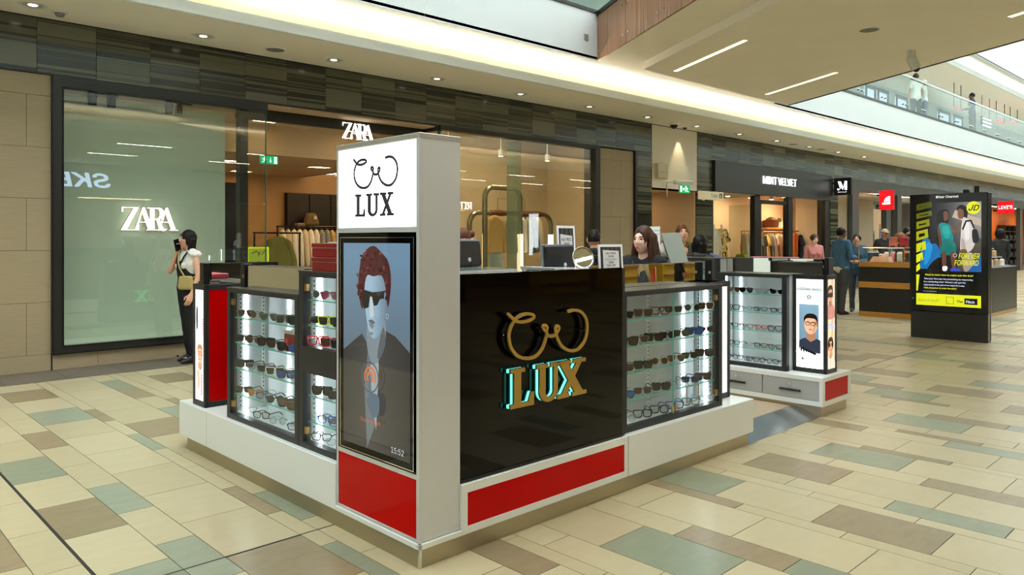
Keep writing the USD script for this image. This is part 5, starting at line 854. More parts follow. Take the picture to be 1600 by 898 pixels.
# ---- things on the counters
t = thing('till_stand', 'white rounded till counter top left behind the logo panel', 'counter top', (.25, .06, 1.33), 'K')
sl = unary_union([rect(.26, .075, .70, .55), ell(.69, .31, .12, .235)]); obj('slab', ext(sl, .052, 1.334), mat('glossy_white', (.90, .92, .91), .12), t); obj('glass_top', ext(sl.buffer(-.02), .004, 1.386), mat('till_glass', (.60, .64, .62), .05), t)
t = thing('till_stand', 'white flat till base right of the black monitor behind the logo panel', 'counter top', (1.1, .07, 1.33), 'K')
obj('slab', trimesh.Trimesh([(1.02, .08, 1.384), (1.40, .08, 1.366), (1.08, .42, 1.386), (1.52, .42, 1.376), (1.06, .08, 1.335), (1.40, .08, 1.335), (1.10, .42, 1.335), (1.50, .42, 1.335)]).convex_hull, mats['glossy_white'], t); obj('socket', rb(1.0, 1.06, .10, .30, 1.335, 1.372, .01), m_black, t)
m_mon = mat('monitor_black', (.075, .078, .085), .35); m_monrim = mat('monitor_rim', (.42, .46, .50), .3)
def monitor(label, x, y, w, h, z, tilt, rz):
    t = loc('monitor', label, 'monitor', (x, y, z), 'K', rz)
    def R(m): m = m.copy(); m.apply_transform(trimesh.transformations.rotation_matrix(tilt, (1, 0, 0))); return m
    obj('back_shell', R(rb(-w / 2, w / 2, -.035, 0, .0, h, .012)), m_mon, t); obj('bezel', R(rb(-w / 2 - .006, w / 2 + .006, 0, .014, -.004, h + .006, .005)), m_monrim, t); obj('screen', R(bx(-w / 2 + .01, w / 2 - .01, .0142, .0155, .01, h - .01)), mat('screen_dark', (.03, .04, .05), .1), t)
    lg = ell(0, 0, .013, .013); obj('badge', R(frame_to(ext(unary_union([lg.difference(ell(0, 0, .010, .010)), ell(.001, .001, .006, .008)]), .001), (-.0 + w * .12, -.0355, h * .24), (1, 0, 0), (0, 0, 1))), mat('badge_white', (.92, .92, .92), .4), t)
    obj('port_cover', R(frame_to(ext(ringf(w * .3, h * .22, .0012), .0008), (w * .16, -.0352, .004), (1, 0, 0), (0, 0, 1))), m_black, t); obj('screw', R(cat_(*[cyl((sx, -.0365, h - .02), (sx, -.034, h - .02), .004, 8) for sx in (-w / 2 + .02, w / 2 - .02)])), m_chrome, t)
    obj('foot', bx(-.07, .07, -.02, .09, -.03, .012), m_mon, t); return t
monitor('black till monitor seen from behind next to the aluminium pillar', .655, .47, .30, .158, 1.392, -.12, .12)
monitor('black till monitor seen from behind in the middle of the logo panel counter', 1.325, .33, .265, .165, 1.350, -.08, .03)
t = thing('stand_mirror', 'round chrome tilting mirror beside the half price signs', 'mirror', (1.375, .16, 1.33), 'K'); c_ = np.array((1.372, .165, 1.438)); ax = np.array((-.42, -.86, .30)); ax /= np.linalg.norm(ax)
def disc(r, h, off=0): m = trimesh.creation.cylinder(r, h, sections=40); m.apply_transform(trimesh.geometry.align_vectors((0, 0, 1), ax)); m.apply_translation(c_ + ax * off); return m
rim = tube([c_ + .066 * (math.cos(a) * np.array((ax[1], -ax[0], 0)) / math.hypot(ax[0], ax[1]) + math.sin(a) * np.cross(ax, np.array((ax[1], -ax[0], 0)) / math.hypot(ax[0], ax[1]))) for a in np.linspace(0, 2 * PI, 41)], .006, 8)
obj('glass', disc(.064, .004), m_mirror, t); obj('rim', rim, m_chrome, t); obj('back', disc(.062, .004, -.005), m_black, t); obj('yoke', cat_(cyl((1.372, .18, 1.335), (1.372, .18, 1.385), .006, 10), cyl((1.372, .18, 1.332), (1.372, .18, 1.337), .045, 24)), m_chrome, t)
def offer(label, x, y, w, h, z, rz, tz=0):
    t = loc('offer_sign', label, 'sign', (x, y, z), 'K', rz); pr = Print(w, h, (.88, .89, .90)); b = .016
    pr.add(rect(b, b, w - b, h - b), (.20, .20, .19), lambda X, Y: mixc((.14, .14, .13), (.30, .29, .27), .5 + .5 * math.sin(X * 160))); pr.add(Polygon([(w * .17, h * .06), (w * .84, h * .06), (w * .84, h * .78), (w * .17, h * .82)]), (.80, .81, .82)); c = (.12, .12, .12)
    pr.text('HALF PRICE', w * .5, h * .67, h * .062, c, True, anchor='c', maxw=w * .56); pr.text('OFFER', w * .5, h * .57, h * .062, c, True, anchor='c', maxw=w * .34); pr.add(rect(w * .24, h * .505, w * .76, h * .52), (.5, .5, .5)); pr.add(rect(w * .30, h * .475, w * .70, h * .485), (.5, .5, .5))
    pr.text('NOW', w * .5, h * .37, h * .07, c, True, anchor='c'); pr.text('50% OFF', w * .5, h * .27, h * .07, c, True, anchor='c', maxw=w * .52)
    for k in range(3): pr.add(rect(w * .30, h * (.21 - .04 * k), w * .70, h * (.217 - .04 * k)), (.45, .45, .45))
    def R(m): m = m.copy(); m.apply_transform(trimesh.transformations.rotation_matrix(-.06, (1, 0, 0))); return m
    o = pr.build('sign_sheet', printmat('sheet_print', .25, .3), t, (-w / 2, -.001, 0), (1, 0, 0), (0, .06, .998)); obj('acrylic_back', frame_to(bx(-w / 2, w / 2, 0, h, -.006, -.002), (0, 0, 0), (1, 0, 0), (0, .06, .998)), mat('acrylic_white', (.86, .87, .88), .2), t); obj('foot', bx(-w / 2, w / 2, -.01, .10, -.006, 0), mats['acrylic_white'], t); return t
offer('nearer and lower of the two half price signs in white frames', 1.575, .105, .225, .19, 1.330, -.05)
offer('further and higher of the two half price signs in white frames', 1.515, .42, .165, .30, 1.34, -.05)
t = thing('easel_panel', 'plain grey-backed leaning counter mirror right of the saleswoman', 'counter mirror', (2.63, .30, 1.376), 'K')
obj('board', trimesh.Trimesh([(2.51, .295, 1.377), (2.735, .295, 1.381), (2.455, .345, 1.597), (2.70, .345, 1.602), (2.51, .303, 1.377), (2.735, .303, 1.381), (2.455, .353, 1.597), (2.70, .353, 1.602)]).convex_hull, mat('grey_board', (.60, .66, .645), .3), t); obj('strut', tube([(2.60, .352, 1.55), (2.62, .357, 1.379)], .005, 6), m_chrome, t)
q0, q1 = ku(1007, 354, 4.6), ku(1031, 354, 4.6); HN = q0[2] - 1.385; WN = q0[1] - q1[1]
t = thing('white_notice', 'tall white printed notice standing on the taller wing case behind the saleswoman', 'sign', (4.6, q1[1], 1.37), 'K'); pr = Print(WN, HN, (.86, .88, .87)); rr = random.Random(8)
for k in range(6): pr.add(rect(WN * .58 + .01 * rr.random(), HN - .05 - .038 * k, WN * .58 + .03 + .06 * rr.random(), HN - .04 - .038 * k), (.62, .66, .68))
pr.build('sheet', printmat('paper_lit', .18, .5), t, (4.598, q0[1], 1.385), (0, -1, 0), (0, 0, 1)); obj('board', bx(4.60, 4.608, q1[1], q0[1], 1.385, q0[2]), mats['acrylic_white'], t); obj('foot', bx(4.56, 4.66, q1[1], q0[1], 1.3705, 1.385), mats['acrylic_white'], t)
m_crimson = mat('crimson_box', (.50, .05, .07), .3)
for k, z in enumerate((1.3705, 1.4505)):
    t = thing('sunglasses_box', ['lower', 'upper'][k] + ' dark red presentation box stacked on the taller left case', 'box', (.03, .75, z), 'K'); obj('body', rb(.04, .25, .745, 1.075, z, z + .050, .003), m_crimson, t); obj('lid', rb(.037, .253, .742, 1.078, z + .0535, z + .0785, .003), m_crimson, t); obj('liner', bx(.045, .245, .75, 1.07, z + .049, z + .055), m_white, t)
t = thing('brochure', 'white leaflet lying on the upper red box beside the pillar', 'leaflet', (.1, .8, 1.53), 'K'); obj('sheet', rb(.06, .24, .735, .93, 1.530, 1.536, .001), m_white, t)
t = thing('eyeglass_tray', 'pink display tray on the inner counter behind the left cases', 'tray', (.5, 1.2, 1.2), 'K'); obj('tray', rb(.42, .58, 1.15, 1.75, 1.2205, 1.262, .006), mat('pink_tray', (.78, .26, .36), .4), t)

pc = ku(1038, 398, 4.58); t = thing('soft_toy', 'small white plush toy with a navy stripe on the wing case behind the saleswoman', 'toy', (4.58, pc[1], 1.371), 'K')
obj('body', folds(finish(hullp(((4.60, pc[1] - .02, 1.43), .056), ((4.60, pc[1] + .03, 1.425), .05), ((4.60, pc[1], 1.49), .045)), .015, 3), .006, 60, 60), mat('plush_white', (.86, .84, .78), .9), t, smooth=True)
obj('stripe', tube(curve([(4.545, pc[1] - .005, 1.535), (4.54, pc[1] - .035, 1.50), (4.545, pc[1] - .05, 1.44), (4.56, pc[1] - .06, 1.39)], 6), .014, 8), mat('plush_navy', (.10, .13, .32), .9), t)
t = thing('leaflet_tray', 'flat pink leaflet tray lying on top of the drawer wing mirror', 'tray', (4.60, .35, 1.372), 'K'); obj('tray', rb(4.605, 4.695, .35, .80, 1.3725, 1.384, .003), mat('pink_leaflet', (.80, .42, .52), .4), t)
# ================================================================== spectacles: frame front, two lenses, two temples
LENS = {'square': [(-.024, .016), (.0, .018), (.024, .017), (.026, .004), (.020, -.015), (0, -.019), (-.020, -.016), (-.025, .002)], 'round': [(.022 * math.cos(a), .021 * math.sin(a)) for a in np.linspace(0, 2 * PI, 9)[:-1]],
        'aviator': [(-.024, .017), (0, .019), (.026, .017), (.027, .002), (.016, -.021), (-.004, -.023), (-.022, -.006)], 'cat': [(-.022, .010), (0, .014), (.030, .022), (.028, .004), (.016, -.016), (-.008, -.018), (-.022, -.006)], 'bold': [(-.026, .020), (.0, .021), (.028, .021), (.027, -.002), (.020, -.019), (0, -.022), (-.022, -.018), (-.026, .0)]}
gc = {'black': (.05, .05, .055), 'tortoise': (.36, .20, .10), 'grey': (.40, .42, .44), 'gold': (.78, .60, .30), 'red': (.86, .10, .13), 'blue': (.14, .30, .62), 'teal': (.20, .55, .48), 'silver': (.75, .77, .80), 'white': (.88, .88, .86), 'brown': (.24, .14, .09), 'yellow': (.85, .66, .08), 'navy': (.10, .12, .22)}
def fm(c): return mat(f'{c}_frame', gc[c], .2, metal=.9 if c in ('gold', 'silver') else 0.0)
lm = {'dark': mat('dark_lens', (.05, .052, .05), .05, spec=.7), 'brown': mat('brown_lens', (.26, .17, .09), .05, spec=.7), 'amber': mat('amber_lens', (.60, .42, .16), .08), 'blue': mat('blue_mirror_lens', (.25, .50, .80), .05, metal=.8), 'green': mat('green_lens', (.18, .24, .15), .06, spec=.7), 'pink': mat('pink_mirror_lens', (.65, .25, .42), .06, metal=.7), 'clear': pane('clear_lens', (.95, .97, .97), 1.2)}
GC = {}
def spectacles(style, fcol, lens, p, rz, label, group):
    key = (style, fcol, lens)
    if key in GC: return dup(GC[key], p, 'K', rz, label, None, group)
    cat = 'glasses' if lens == 'clear' else 'sunglasses'
    t = loc('eyeglasses' if lens == 'clear' else 'sunglasses', label, cat, p, 'K', rz, group)
    o = blob(*LENS[style], n=4); thin = fcol in ('gold', 'silver'); w = .0016 if thin else (.0055 if style == 'bold' else .0034)
    zc = .030; L = affinity.translate(affinity.scale(o, -1, 1, origin=(0, 0)), -.034, zc); R_ = affinity.translate(o, .034, zc)
    br = stroke([(-.012, zc + .006), (0, zc + .010), (.012, zc + .006)], .003 if thin else .006)
    if style == 'aviator': br = br.union(rect(-.014, zc + .014, .014, zc + .0165))
    ends = rect(-.068, zc + .006, -.055, zc + .014).union(rect(.055, zc + .006, .068, zc + .014))
    fr = unary_union([L.buffer(w), R_.buffer(w), br, ends]).difference(L.buffer(-.0004)).difference(R_.buffer(-.0004)).simplify(.0004)
    obj('frame', frame_to(ext(fr, .0025 if thin else .0042), (0, .002, 0), (1, 0, 0), (0, 0, 1)), fm(fcol), t)
    for q in (L, R_): obj('lens', frame_to(ext(q.simplify(.0004), .0012), (0, .0015, 0), (1, 0, 0), (0, 0, 1)), lm[lens], t)
    for s in (-1, 1): obj('temple', tube([(s * .066, 0, zc + .010), (s * .067, .01, zc + .010), (s * .065, .075, zc + .008), (s * .062, .105, zc + .002), (s * .060, .135, zc - .022)], [.0012 if thin else .003] * 3 + [.0016 if thin else .003, .0018 if thin else .0035], 6), fm(fcol), t)
    GC[key] = t; return t
def shelf_row(where, axis, a0, a1, f, zs, kinds, seed, turn, jit=.12, depth=.055):
    rr = random.Random(seed)
    for si, z in enumerate(zs):
        ks = kinds[si]; n = len(ks); pitch = (a1 - a0) / n
        for k, (st, fc, ln) in enumerate(ks):
            a = a0 + pitch * (k + .5) + rr.uniform(-.1, .1) * pitch; d = depth + rr.uniform(0, .02); rz = turn + rr.uniform(-jit, jit)
            p = (a, f + d, z + .0012) if axis == 'y' else (f + d, a, z + .0012)
            look = f'{fc} {dict(square="square", round="round", aviator="teardrop", cat="cat-eye", bold="thick square")[st]} ' + ('eyeglasses' if ln == 'clear' else f'sunglasses with {ln} lenses')
            order = NTH[k] if axis == 'y' else NTH[n - 1 - k]
            spectacles(st, fc, ln, p, rz if axis == 'y' else rz - PI / 2, f'{look}, {order} on {where[si]}', None)
A = lambda s: [tuple(q.split('-')) for q in s.split()]
rows = ('top shelf', 'second shelf', 'third shelf', 'fourth shelf', 'floor')
rt = [r + ', wide right case' for r in rows]
shelf_row(rt, 'y', 1.62, 2.72, .026, (1.040, .871, .702, .533, bt + .036), [A('silver-grey-x'.replace('silver-grey-x', 'aviator-silver-dark') + ' bold-grey-brown bold-tortoise-clear square-grey-green round-silver-green bold-white-brown'),
    A('bold-black-brown square-grey-brown bold-black-dark square-black-dark square-black-green bold-blue-blue cat-black-dark'), A('square-brown-brown bold-black-dark round-gold-brown aviator-gold-brown square-black-dark bold-black-dark'),
    A('aviator-black-blue square-grey-brown bold-navy-dark round-silver-clear square-blue-dark bold-black-dark'), A('square-silver-clear bold-black-clear bold-navy-clear bold-blue-clear bold-teal-clear round-silver-clear')], 1, -.55)
lc = [r + ', low left case' for r in rows]
shelf_row(lc, 'x', 1.25, 2.12, .018, (1.025, .857, .684, .509, bt + .036), [A('bold-black-dark bold-grey-green aviator-silver-green round-gold-green aviator-gold-dark'), A('square-blue-blue bold-black-dark square-brown-brown bold-black-dark cat-tortoise-brown square-black-dark'),
    A('round-silver-clear bold-brown-blue bold-white-green square-grey-dark square-grey-clear bold-black-dark'), A('bold-tortoise-brown bold-black-brown round-black-dark square-blue-clear aviator-gold-amber square-black-dark'), A('square-black-clear round-silver-clear square-black-clear square-silver-clear')], 2, .5)
tc = tuple(q + ', split case' for q in ('top shelf', 'second shelf', 'middle floor', 'third shelf', 'lowest shelf', 'floor'))
shelf_row(tc, 'x', .78, 1.13, .018, (1.201, 1.054, .933, .643, .493, bt + .036), [A('square-silver-clear aviator-gold-pink round-silver-green'), A('bold-navy-dark bold-yellow-dark square-grey-dark'), A('bold-grey-dark bold-red-brown bold-red-clear'), A('square-black-dark bold-black-dark'), A('square-blue-clear square-blue-clear round-silver-clear'), A('square-silver-clear square-black-clear')], 3, .5)
wc_ = [r + ', drawer wing case' for r in rows]
shelf_row(wc_, 'x', .40, 1.0, 4.43, (1.035, .860, .689, .518, bt + .036), [A('cat-black-dark round-silver-clear aviator-navy-dark aviator-gold-brown'), A('square-black-clear square-grey-clear round-silver-clear bold-black-clear'), A('bold-black-clear square-red-clear square-tortoise-clear square-black-clear'), A('square-black-clear square-black-clear round-silver-clear square-black-clear'), A('square-black-clear round-black-clear square-black-clear square-grey-clear round-black-clear')], 4, .1)
sc_ = [r + ', far wing case' for r in rows]
shelf_row(sc_, 'x', 1.15, 2.7, 4.43, (1.20, 1.035), [A('square-black-clear round-black-dark bold-black-dark square-grey-clear square-blue-clear bold-black-dark'), A('bold-black-dark square-grey-clear square-black-dark round-silver-clear bold-navy-dark')], 5, .2)
# brand boxes and cards inside the cases
t = thing('presentation_box', 'dark red box with a square badge on the second shelf, low left case', 'box', (.10, 1.36, .8575), 'K'); obj('body', rb(.085, .20, 1.345, 1.50, .8585, .965, .003), m_crimson, t); obj('lid', rb(.083, .202, 1.343, 1.502, .967, .985, .003), mat('crimson_lid', (.75, .72, .70), .3), t); obj('badge', rb(.079, .086, 1.445, 1.482, .895, .935, .001), mat('badge_red', (.75, .25, .25), .4), t)
t = thing('certificate_card', 'small black card with silver print standing in the low left case', 'card', (.2, 1.3, 1.0265), 'K'); pr = Print(.13, .15, (.06, .06, .06)); pr.text('CERTIFIED', .065, .07, .011, (.75, .75, .72), anchor='c'); pr.text('STORE', .065, .05, .011, (.75, .75, .72), anchor='c'); pr.add(ell(.065, .11, .011, .013).difference(ell(.065, .11, .008, .010)), (.7, .7, .68)); pr.build('print', printmat('card_print', 0, .4), t, (.205, 1.40, 1.027), (0, -1, 0), (0, 0, 1)); obj('card', bx(.206, .212, 1.27, 1.40, 1.026, 1.178), m_black, t)
t = thing('acrylic_stand', 'small clear acrylic price stand at the right of the wide case floor', 'stand', (2.58, .15, bt + .036), 'K'); obj('plate', bx(2.50, 2.66, .16, .164, bt + .037, bt + .15), m_clear, t); obj('rim', frame_to(ext(ringf(.16, .113, .004), .004), (2.50, .16, bt + .037), (1, 0, 0), (0, 0, 1)), mat('copper_rim', (.75, .50, .36), .3, metal=.6), t)
# ================================================================== people
SKIN = {'fair': (1.0, .83, .75), 'light': (.88, .67, .56), 'tan': (.72, .52, .40), 'brown': (.52, .35, .26)}
def skin(k): return mat(f'{k}_skin', SKIN[k], .5, subsurface_weight=.06, subsurface_scale=.01)
def hairmat(n, c):
    if n in mats: return mats[n]
    b = lin(c); mats[n] = usdkit.material(stage, f'/World/Looks/{n}', {'tc': ('texture_coordinate', {}), 'mp': ('mapping', {'scale': (90., 90., 5.)}), 'n': ('noise_texture', {'scale': 1.0, 'detail': 3.0}), 'r': ('rgb_ramp', {'ramp': [(.3, tuple(x * .55 for x in b)), (.7, tuple(x * 1.5 for x in b))]}),
        'b': ('bump', {'strength': .5, 'distance': .003}), 'p': ('principled_bsdf', {'roughness': .45, 'specular_ior_level': .22})}, [('tc.object', 'mp.vector'), ('mp.vector', 'n.vector'), ('n.fac', 'r.fac'), ('r.color', 'p.base_color'), ('n.fac', 'b.height'), ('b.normal', 'p.normal')], surface='p.BSDF'); return mats[n]
def head_mesh(n=4):                          # a head that faces -y, about .235 tall, its centre at the origin
    m = trimesh.creation.icosphere(n, 1.0); v = m.vertices.copy(); x, y, z = v.T; lo = np.clip(-z, 0, 1)
    X = .075 * x * (1 - .34 * lo ** 1.6); Y = .094 * y * (1 - .10 * lo); Z = .118 * z
    Y = np.where((y > 0), Y * (1 - .35 * lo), Y); Y = np.where(y < 0, Y * (1 - .06 * np.clip(z, 0, 1)), Y) - .012 * lo ** 2
    g = lambda a, b, sa, sb: np.exp(-((X - a) / sa) ** 2 - ((Z - b) / sb) ** 2) * (y < .1)
    nose = np.exp(-(X / (.0075 + .10 * np.clip(.022 - Z, 0, .05) ** 1.3 * 1.2)) ** 2) * np.clip((.024 - Z) / .052, 0, 1) * (1 / (1 + np.exp(-(Z + .034) / .0026))) * (y < 0)
    Y -= .023 * nose + .006 * g(0, -.060, .020, .008) - .004 * g(0, -.052, .022, .004) + .007 * g(0, -.100, .020, .014) + .004 * g(0, .030, .05, .012) + .003 * (g(.040, -.02, .02, .02) + g(-.040, -.02, .02, .02))
    Y += .009 * (g(.031, .006, .015, .011) + g(-.031, .006, .015, .011)); m.vertices = np.c_[X, Y, Z]; return m
HEAD = head_mesh()
def to_man(tm): return m3.Manifold(m3.Mesh(np.asarray(tm.vertices, np.float32), np.asarray(tm.faces, np.uint32)))
def ear(s): return shift(sph((0, 0, 0), (.009, .020, .031), 2), s * .076, .012, -.006)
def rot(ax, a): return trimesh.transformations.rotation_matrix(a, ax)[:3, :3]
def mk(m, R, o): m = m.copy(); m.vertices = m.vertices @ R.T + o; return m
def hair_mesh(style, seed=0):
    E = lambda c, r, n=3: to_man(sph(c, r, n)); cap_ = E((0, .012, .018), (.086, .103, .116), 4)
    face = E((0, -.118, -.036), (.066, .088, .092), 3)
    side = m3.Manifold.cube((.4, .4, .3), True).translate((0, -.02, -.175))
    if style == 'short': h = (cap_ - face) - side - m3.Manifold.cube((.4, .2, .2), True).translate((0, -.11, -.10))
    elif style == 'crop': h = (E((0, .012, .016), (.080, .098, .110), 4) - face - E((0, -.12, .0), (.07, .075, .075))) - side - m3.Manifold.cube((.4, .2, .2), True).translate((0, -.09, -.10))
    elif style == 'bun': h = ((cap_ - face) - side) + E((0, .115, .06), (.045, .045, .045))
    elif style == 'afro': h = (E((0, .03, .03), (.115, .125, .135), 4) - E((0, -.125, -.05), (.075, .09, .10)))
    elif style == 'bob':
        h = cap_ + hullp(((-.072, .01, .0), .022), ((-.078, .01, -.13), .020), ((-.055, .07, -.12), .028), ((-.05, .06, .0), .04)) + hullp(((.072, .01, .0), .022), ((.078, .01, -.13), .020), ((.055, .07, -.12), .028), ((.05, .06, .0), .04)) + hullp(((-.05, .07, -.10), .03), ((.05, .07, -.10), .03), ((0, .06, .05), .05))
        h = h - E((0, -.115, -.050), (.064, .088, .098)) + hullp(((-.05, -.075, .055), .012), ((.04, -.08, .058), .012), ((-.06, -.06, .03), .010))
    elif style == 'long':
        h = cap_
        for s in (-1, 1): h = h + hullp((( s * .066, .0, .02), .026), ((s * .080, -.005, -.10), .026), ((s * .066, .06, -.08), .035), ((s * .05, .06, .03), .045)) + hullp(((s * .080, -.005, -.10), .026), ((s * .066, .06, -.08), .040), ((s * .105, -.012, -.36), .030), ((s * .100, .085, -.34), .040))
        h = h + hullp(((-.05, .080, -.02), .045), ((.05, .080, -.02), .045), ((-.075, .115, -.20), .045), ((.075, .115, -.20), .045), ((-.095, .13, -.38), .04), ((.095, .13, -.38), .04))
        h = h - E((0, -.120, -.040), (.064, .092, .118)) - hullp(((0, -.10, -.16), .05), ((0, -.10, -.34), .035))
    tm = finish(h, .010, 5); v = tm.vertices; n = tm.vertex_normals
    am = .010 if style in ('afro',) else .0035; k = meshkit.noise(np.c_[v[:, 0] * 95, v[:, 1] * 95, v[:, 2] * (60 if style == 'afro' else 9)], seed) - .5
    tm.vertices = v + n * (k * 2 * am)[:, None]; return tm
def hand(wr, d, up, curl=.5, s=1.0, side=1):  # palm and five fingers; d points from the wrist to the fingers, up is the back of the hand
    d = np.array(d, float); d /= np.linalg.norm(d); up = np.array(up, float); up -= d * (up @ d); up /= np.linalg.norm(up); sd = np.cross(d, up) * side; w = np.array(wr, float); P_ = lambda a, b, c: w + s * (d * a + sd * b + up * c)
    ms = [hullp((P_(0, -.012, 0), .020 * s), (P_(0, .012, 0), .020 * s), (P_(.075, -.030, 0), .012 * s), (P_(.078, .026, 0), .012 * s))]
    for b, L in ((-.030, .058), (-.011, .070), (.009, .076), (.027, .068)):
        p = P_(.072, b, 0); a = 0
        for k in range(3):
            a += curl * (.55, .8, .6)[k]; q = p + s * L * (.45, .32, .23)[k] * (d * math.cos(a) - up * math.sin(a)); ms.append(bone(p, (.0095 - .001 * k) * s, q, (.0088 - .001 * k) * s)); p = q
    p = P_(.02, .030, -.004); q = P_(.05, .052, -.014); r = P_(.078, .050, -.026); ms += [bone(p, .013 * s, q, .0105 * s), bone(q, .0105 * s, r, .0085 * s)]
    return m3.Manifold.batch_boolean(ms, m3.OpType.Add)
def person(label, base, rz, h=1.68, sk='light', hair=('short', 'dark_hair', (.10, .07, .05)), top=('navy', None), sleeves='long', legs=('denim', None), shoes=(.08, .08, .08), arms='down', look=0.0, tilt=0.0, lean=0.0, female=False, lower=True, extra=None, skirtless=True, lip=(.70, .40, .38), name='person'):
    t = loc(name, label, 'person', base, 'W', rz); s = h / 1.70; sw = .155 if female else .175; hw = .095 if female else .085
    V = lambda x, y, z: np.array([x * s, (y - lean * max(0, z - .9)) * s, z * s])
    hip = {q: V(q * hw, 0, .90) for q in (-1, 1)}; knee = {q: V(q * (hw + .005), -.015 if q > 0 else .03, .48) for q in (-1, 1)}; ank = {q: V(q * (hw + .01), .02 + (.0 if q > 0 else .06), .075) for q in (-1, 1)}
    sho = {q: V(q * sw, 0, 1.40) for q in (-1, 1)}
    A_ = {'down': lambda q: (V(q * (sw + .06), .02, 1.12), V(q * (sw + .05), -.07, .88)), 'hold': lambda q: (V(q * (sw + .05), -.02, 1.12), V(q * .08, -.26, 1.12)), 'phone_front': lambda q: (V(q * (sw + .03), -.10, 1.15), V(q * .06, -.30, 1.30)),
          'ear': lambda q: (V(q * (sw + .10), -.12, 1.17), V(q * .118, -.085, 1.43)), 'fold': lambda q: (V(q * (sw + .05), -.03, 1.14), V(q * -.06, -.20, 1.14)), 'reach': lambda q: (V(q * (sw + .04), -.10, 1.18), V(q * .14, -.34, 1.16))}
    am = {q: A_[(arms if isinstance(arms, str) else arms[0 if q < 0 else 1])](q) for q in (-1, 1)}; ak = {q: (arms if isinstance(arms, str) else arms[0 if q < 0 else 1]) for q in (-1, 1)}
    def torso(e, z0=.92):
        a = [hullp((V(-.07, 0, .95), (.095 + e) * s), (V(.07, 0, .95), (.095 + e) * s), (V(-.05, .0, 1.12), (.082 + e - (.008 if female else 0)) * s), (V(.05, 0, 1.12), (.082 + e - (.008 if female else 0)) * s)),
             hullp((V(-.05, 0, 1.12), (.082 + e) * s), (V(.05, 0, 1.12), (.082 + e) * s), (V(-.085, -.012, 1.28), (.090 + e) * s), (V(.085, -.012, 1.28), (.090 + e) * s)),
             hullp((V(-.085, -.012, 1.28), (.090 + e) * s), (V(.085, -.012, 1.28), (.090 + e) * s), (sho[-1], (.046 + e) * s), (sho[1], (.046 + e) * s), (V(0, .01, 1.43), (.055 + e) * s))]
        if female: a += [sp(V(q * .07, -.075, 1.25), (.052 + e) * s) for q in (-1, 1)]
        return a
    def arm(q, e, upto=2):
        el, wr = am[q]; o = [bone(sho[q], (.048 + e) * s, el, (.038 + e) * s)]
        if upto == 2: o.append(bone(el, (.038 + e) * s, wr, (.025 + e) * s))
        if upto == .5: o = [bone(sho[q], (.050 + e) * s, (sho[q] * .45 + el * .55), (.046 + e) * s)]
        return o
    def leg(q, e): return [bone(hip[q], (.088 + e) * s, knee[q], (.056 + e) * s), bone(knee[q], (.056 + e) * s, ank[q], (.040 + e * 1.2) * s)]
    nk = V(0, .012, 1.47); hc = V(0, -.012, 1.585); Rh = rot((0, 0, 1), look) @ rot((1, 0, 0), -tilt)
    B = torso(-.014) + [bone(V(0, .015, 1.42), .052 * s, nk + (hc - nk) * .6, .045 * s)]
    for q in (-1, 1):
        B += arm(q, -.004); el, wr = am[q]; d = wr - el
        up = {'ear': (q * 1.0, .2, 0), 'phone_front': (0, -.6, .2), 'hold': (q * .2, -.2, 1)}.get(ak[q], (q, 0, .1)); dd = {'ear': (-.1 * q, .10, 1), 'phone_front': (-.2 * q, -.3, .9)}.get(ak[q], d); B.append(hand(wr, dd, up, .9 if ak[q] in ('ear', 'phone_front', 'hold') else .35, s, q))
        if lower: B += leg(q, -.010) + [hullp((ank[q] + (0, .02, -.035), .032 * s), (ank[q] + (0, -.13 * s, -.045), .022 * s))]
    hm = mk(mk(HEAD, np.eye(3) * s, 0), Rh, hc)
    body = m3.Manifold.batch_boolean(B, m3.OpType.Add); bm = finish(body, .022, 4)
    bm = cat_(bm, hm) if False else bm
    try: u = to_man(bm) + to_man(hm) + to_man(mk(ear(1), Rh, hc)) + to_man(mk(ear(-1), Rh, hc)); mm = u.to_mesh(); bm = trimesh.Trimesh(mm.vert_properties[:, :3], mm.tri_verts)
    except Exception: bm = cat_(bm, hm)
    obj('body', bm, skin(sk), t, smooth=50)
    H = lambda m: mk(mk(m, np.eye(3) * s, 0), Rh, hc)
    for q in (-1, 1):
        e = obj('eye', H(sph((q * .031, -.0765, .007), (.0135, .0085, .0068), 2)), mat('eye_white', (.86, .84, .82), .2), t, smooth=True); obj('iris', H(sph((q * .031 + .0, -.0825, .007), (.0055, .0035, .0058), 2)), mat('iris_brown', (.12, .08, .06), .15), e, smooth=True)
        obj('eyelid', H(tube(curve([(q * .017, -.084, .006), (q * .031, -.0875, .0145), (q * .046, -.077, .007)], 5), .0022, 6)), mat('lash_dark', (.12, .08, .07), .6), e)
        obj('eyebrow', H(tube(curve([(q * .016, -.0905, .027), (q * .032, -.089, .032), (q * .049, -.076, .026)], 5), [.0022] + [.0032] * 9 + [.0018], 6)), hairmat(hair[1], hair[2]) if hair[0] != 'cap' else mat('lash_dark', (.12, .08, .07), .6), t)
    lp = mat('lips_%02d' % int(lip[0] * 99), lip, .4); obj('lips', H(cat_(sph((0, -.0945, -.057), (.021, .007, .0042), 2), sph((0, -.0935, -.0655), (.018, .007, .0055), 2))), lp, t, smooth=True)
    if hair[0] == 'cap':
        obj('cap', H(finish((to_man(sph((0, .005, .03), (.086, .103, .100), 3)) - m3.Manifold.cube((.4, .4, .3), True).translate((0, 0, -.115))) + hullp(((-.05, -.08, .04), .008), ((.05, -.08, .04), .008), ((-.035, -.165, .03), .006), ((.035, -.165, .03), .006)), .012, 3)), mat(hair[1], hair[2], .8), t, smooth=True)
    else: obj('hair', H(hair_mesh(hair[0], len(label))), hairmat(hair[1], hair[2]), t, smooth=True)
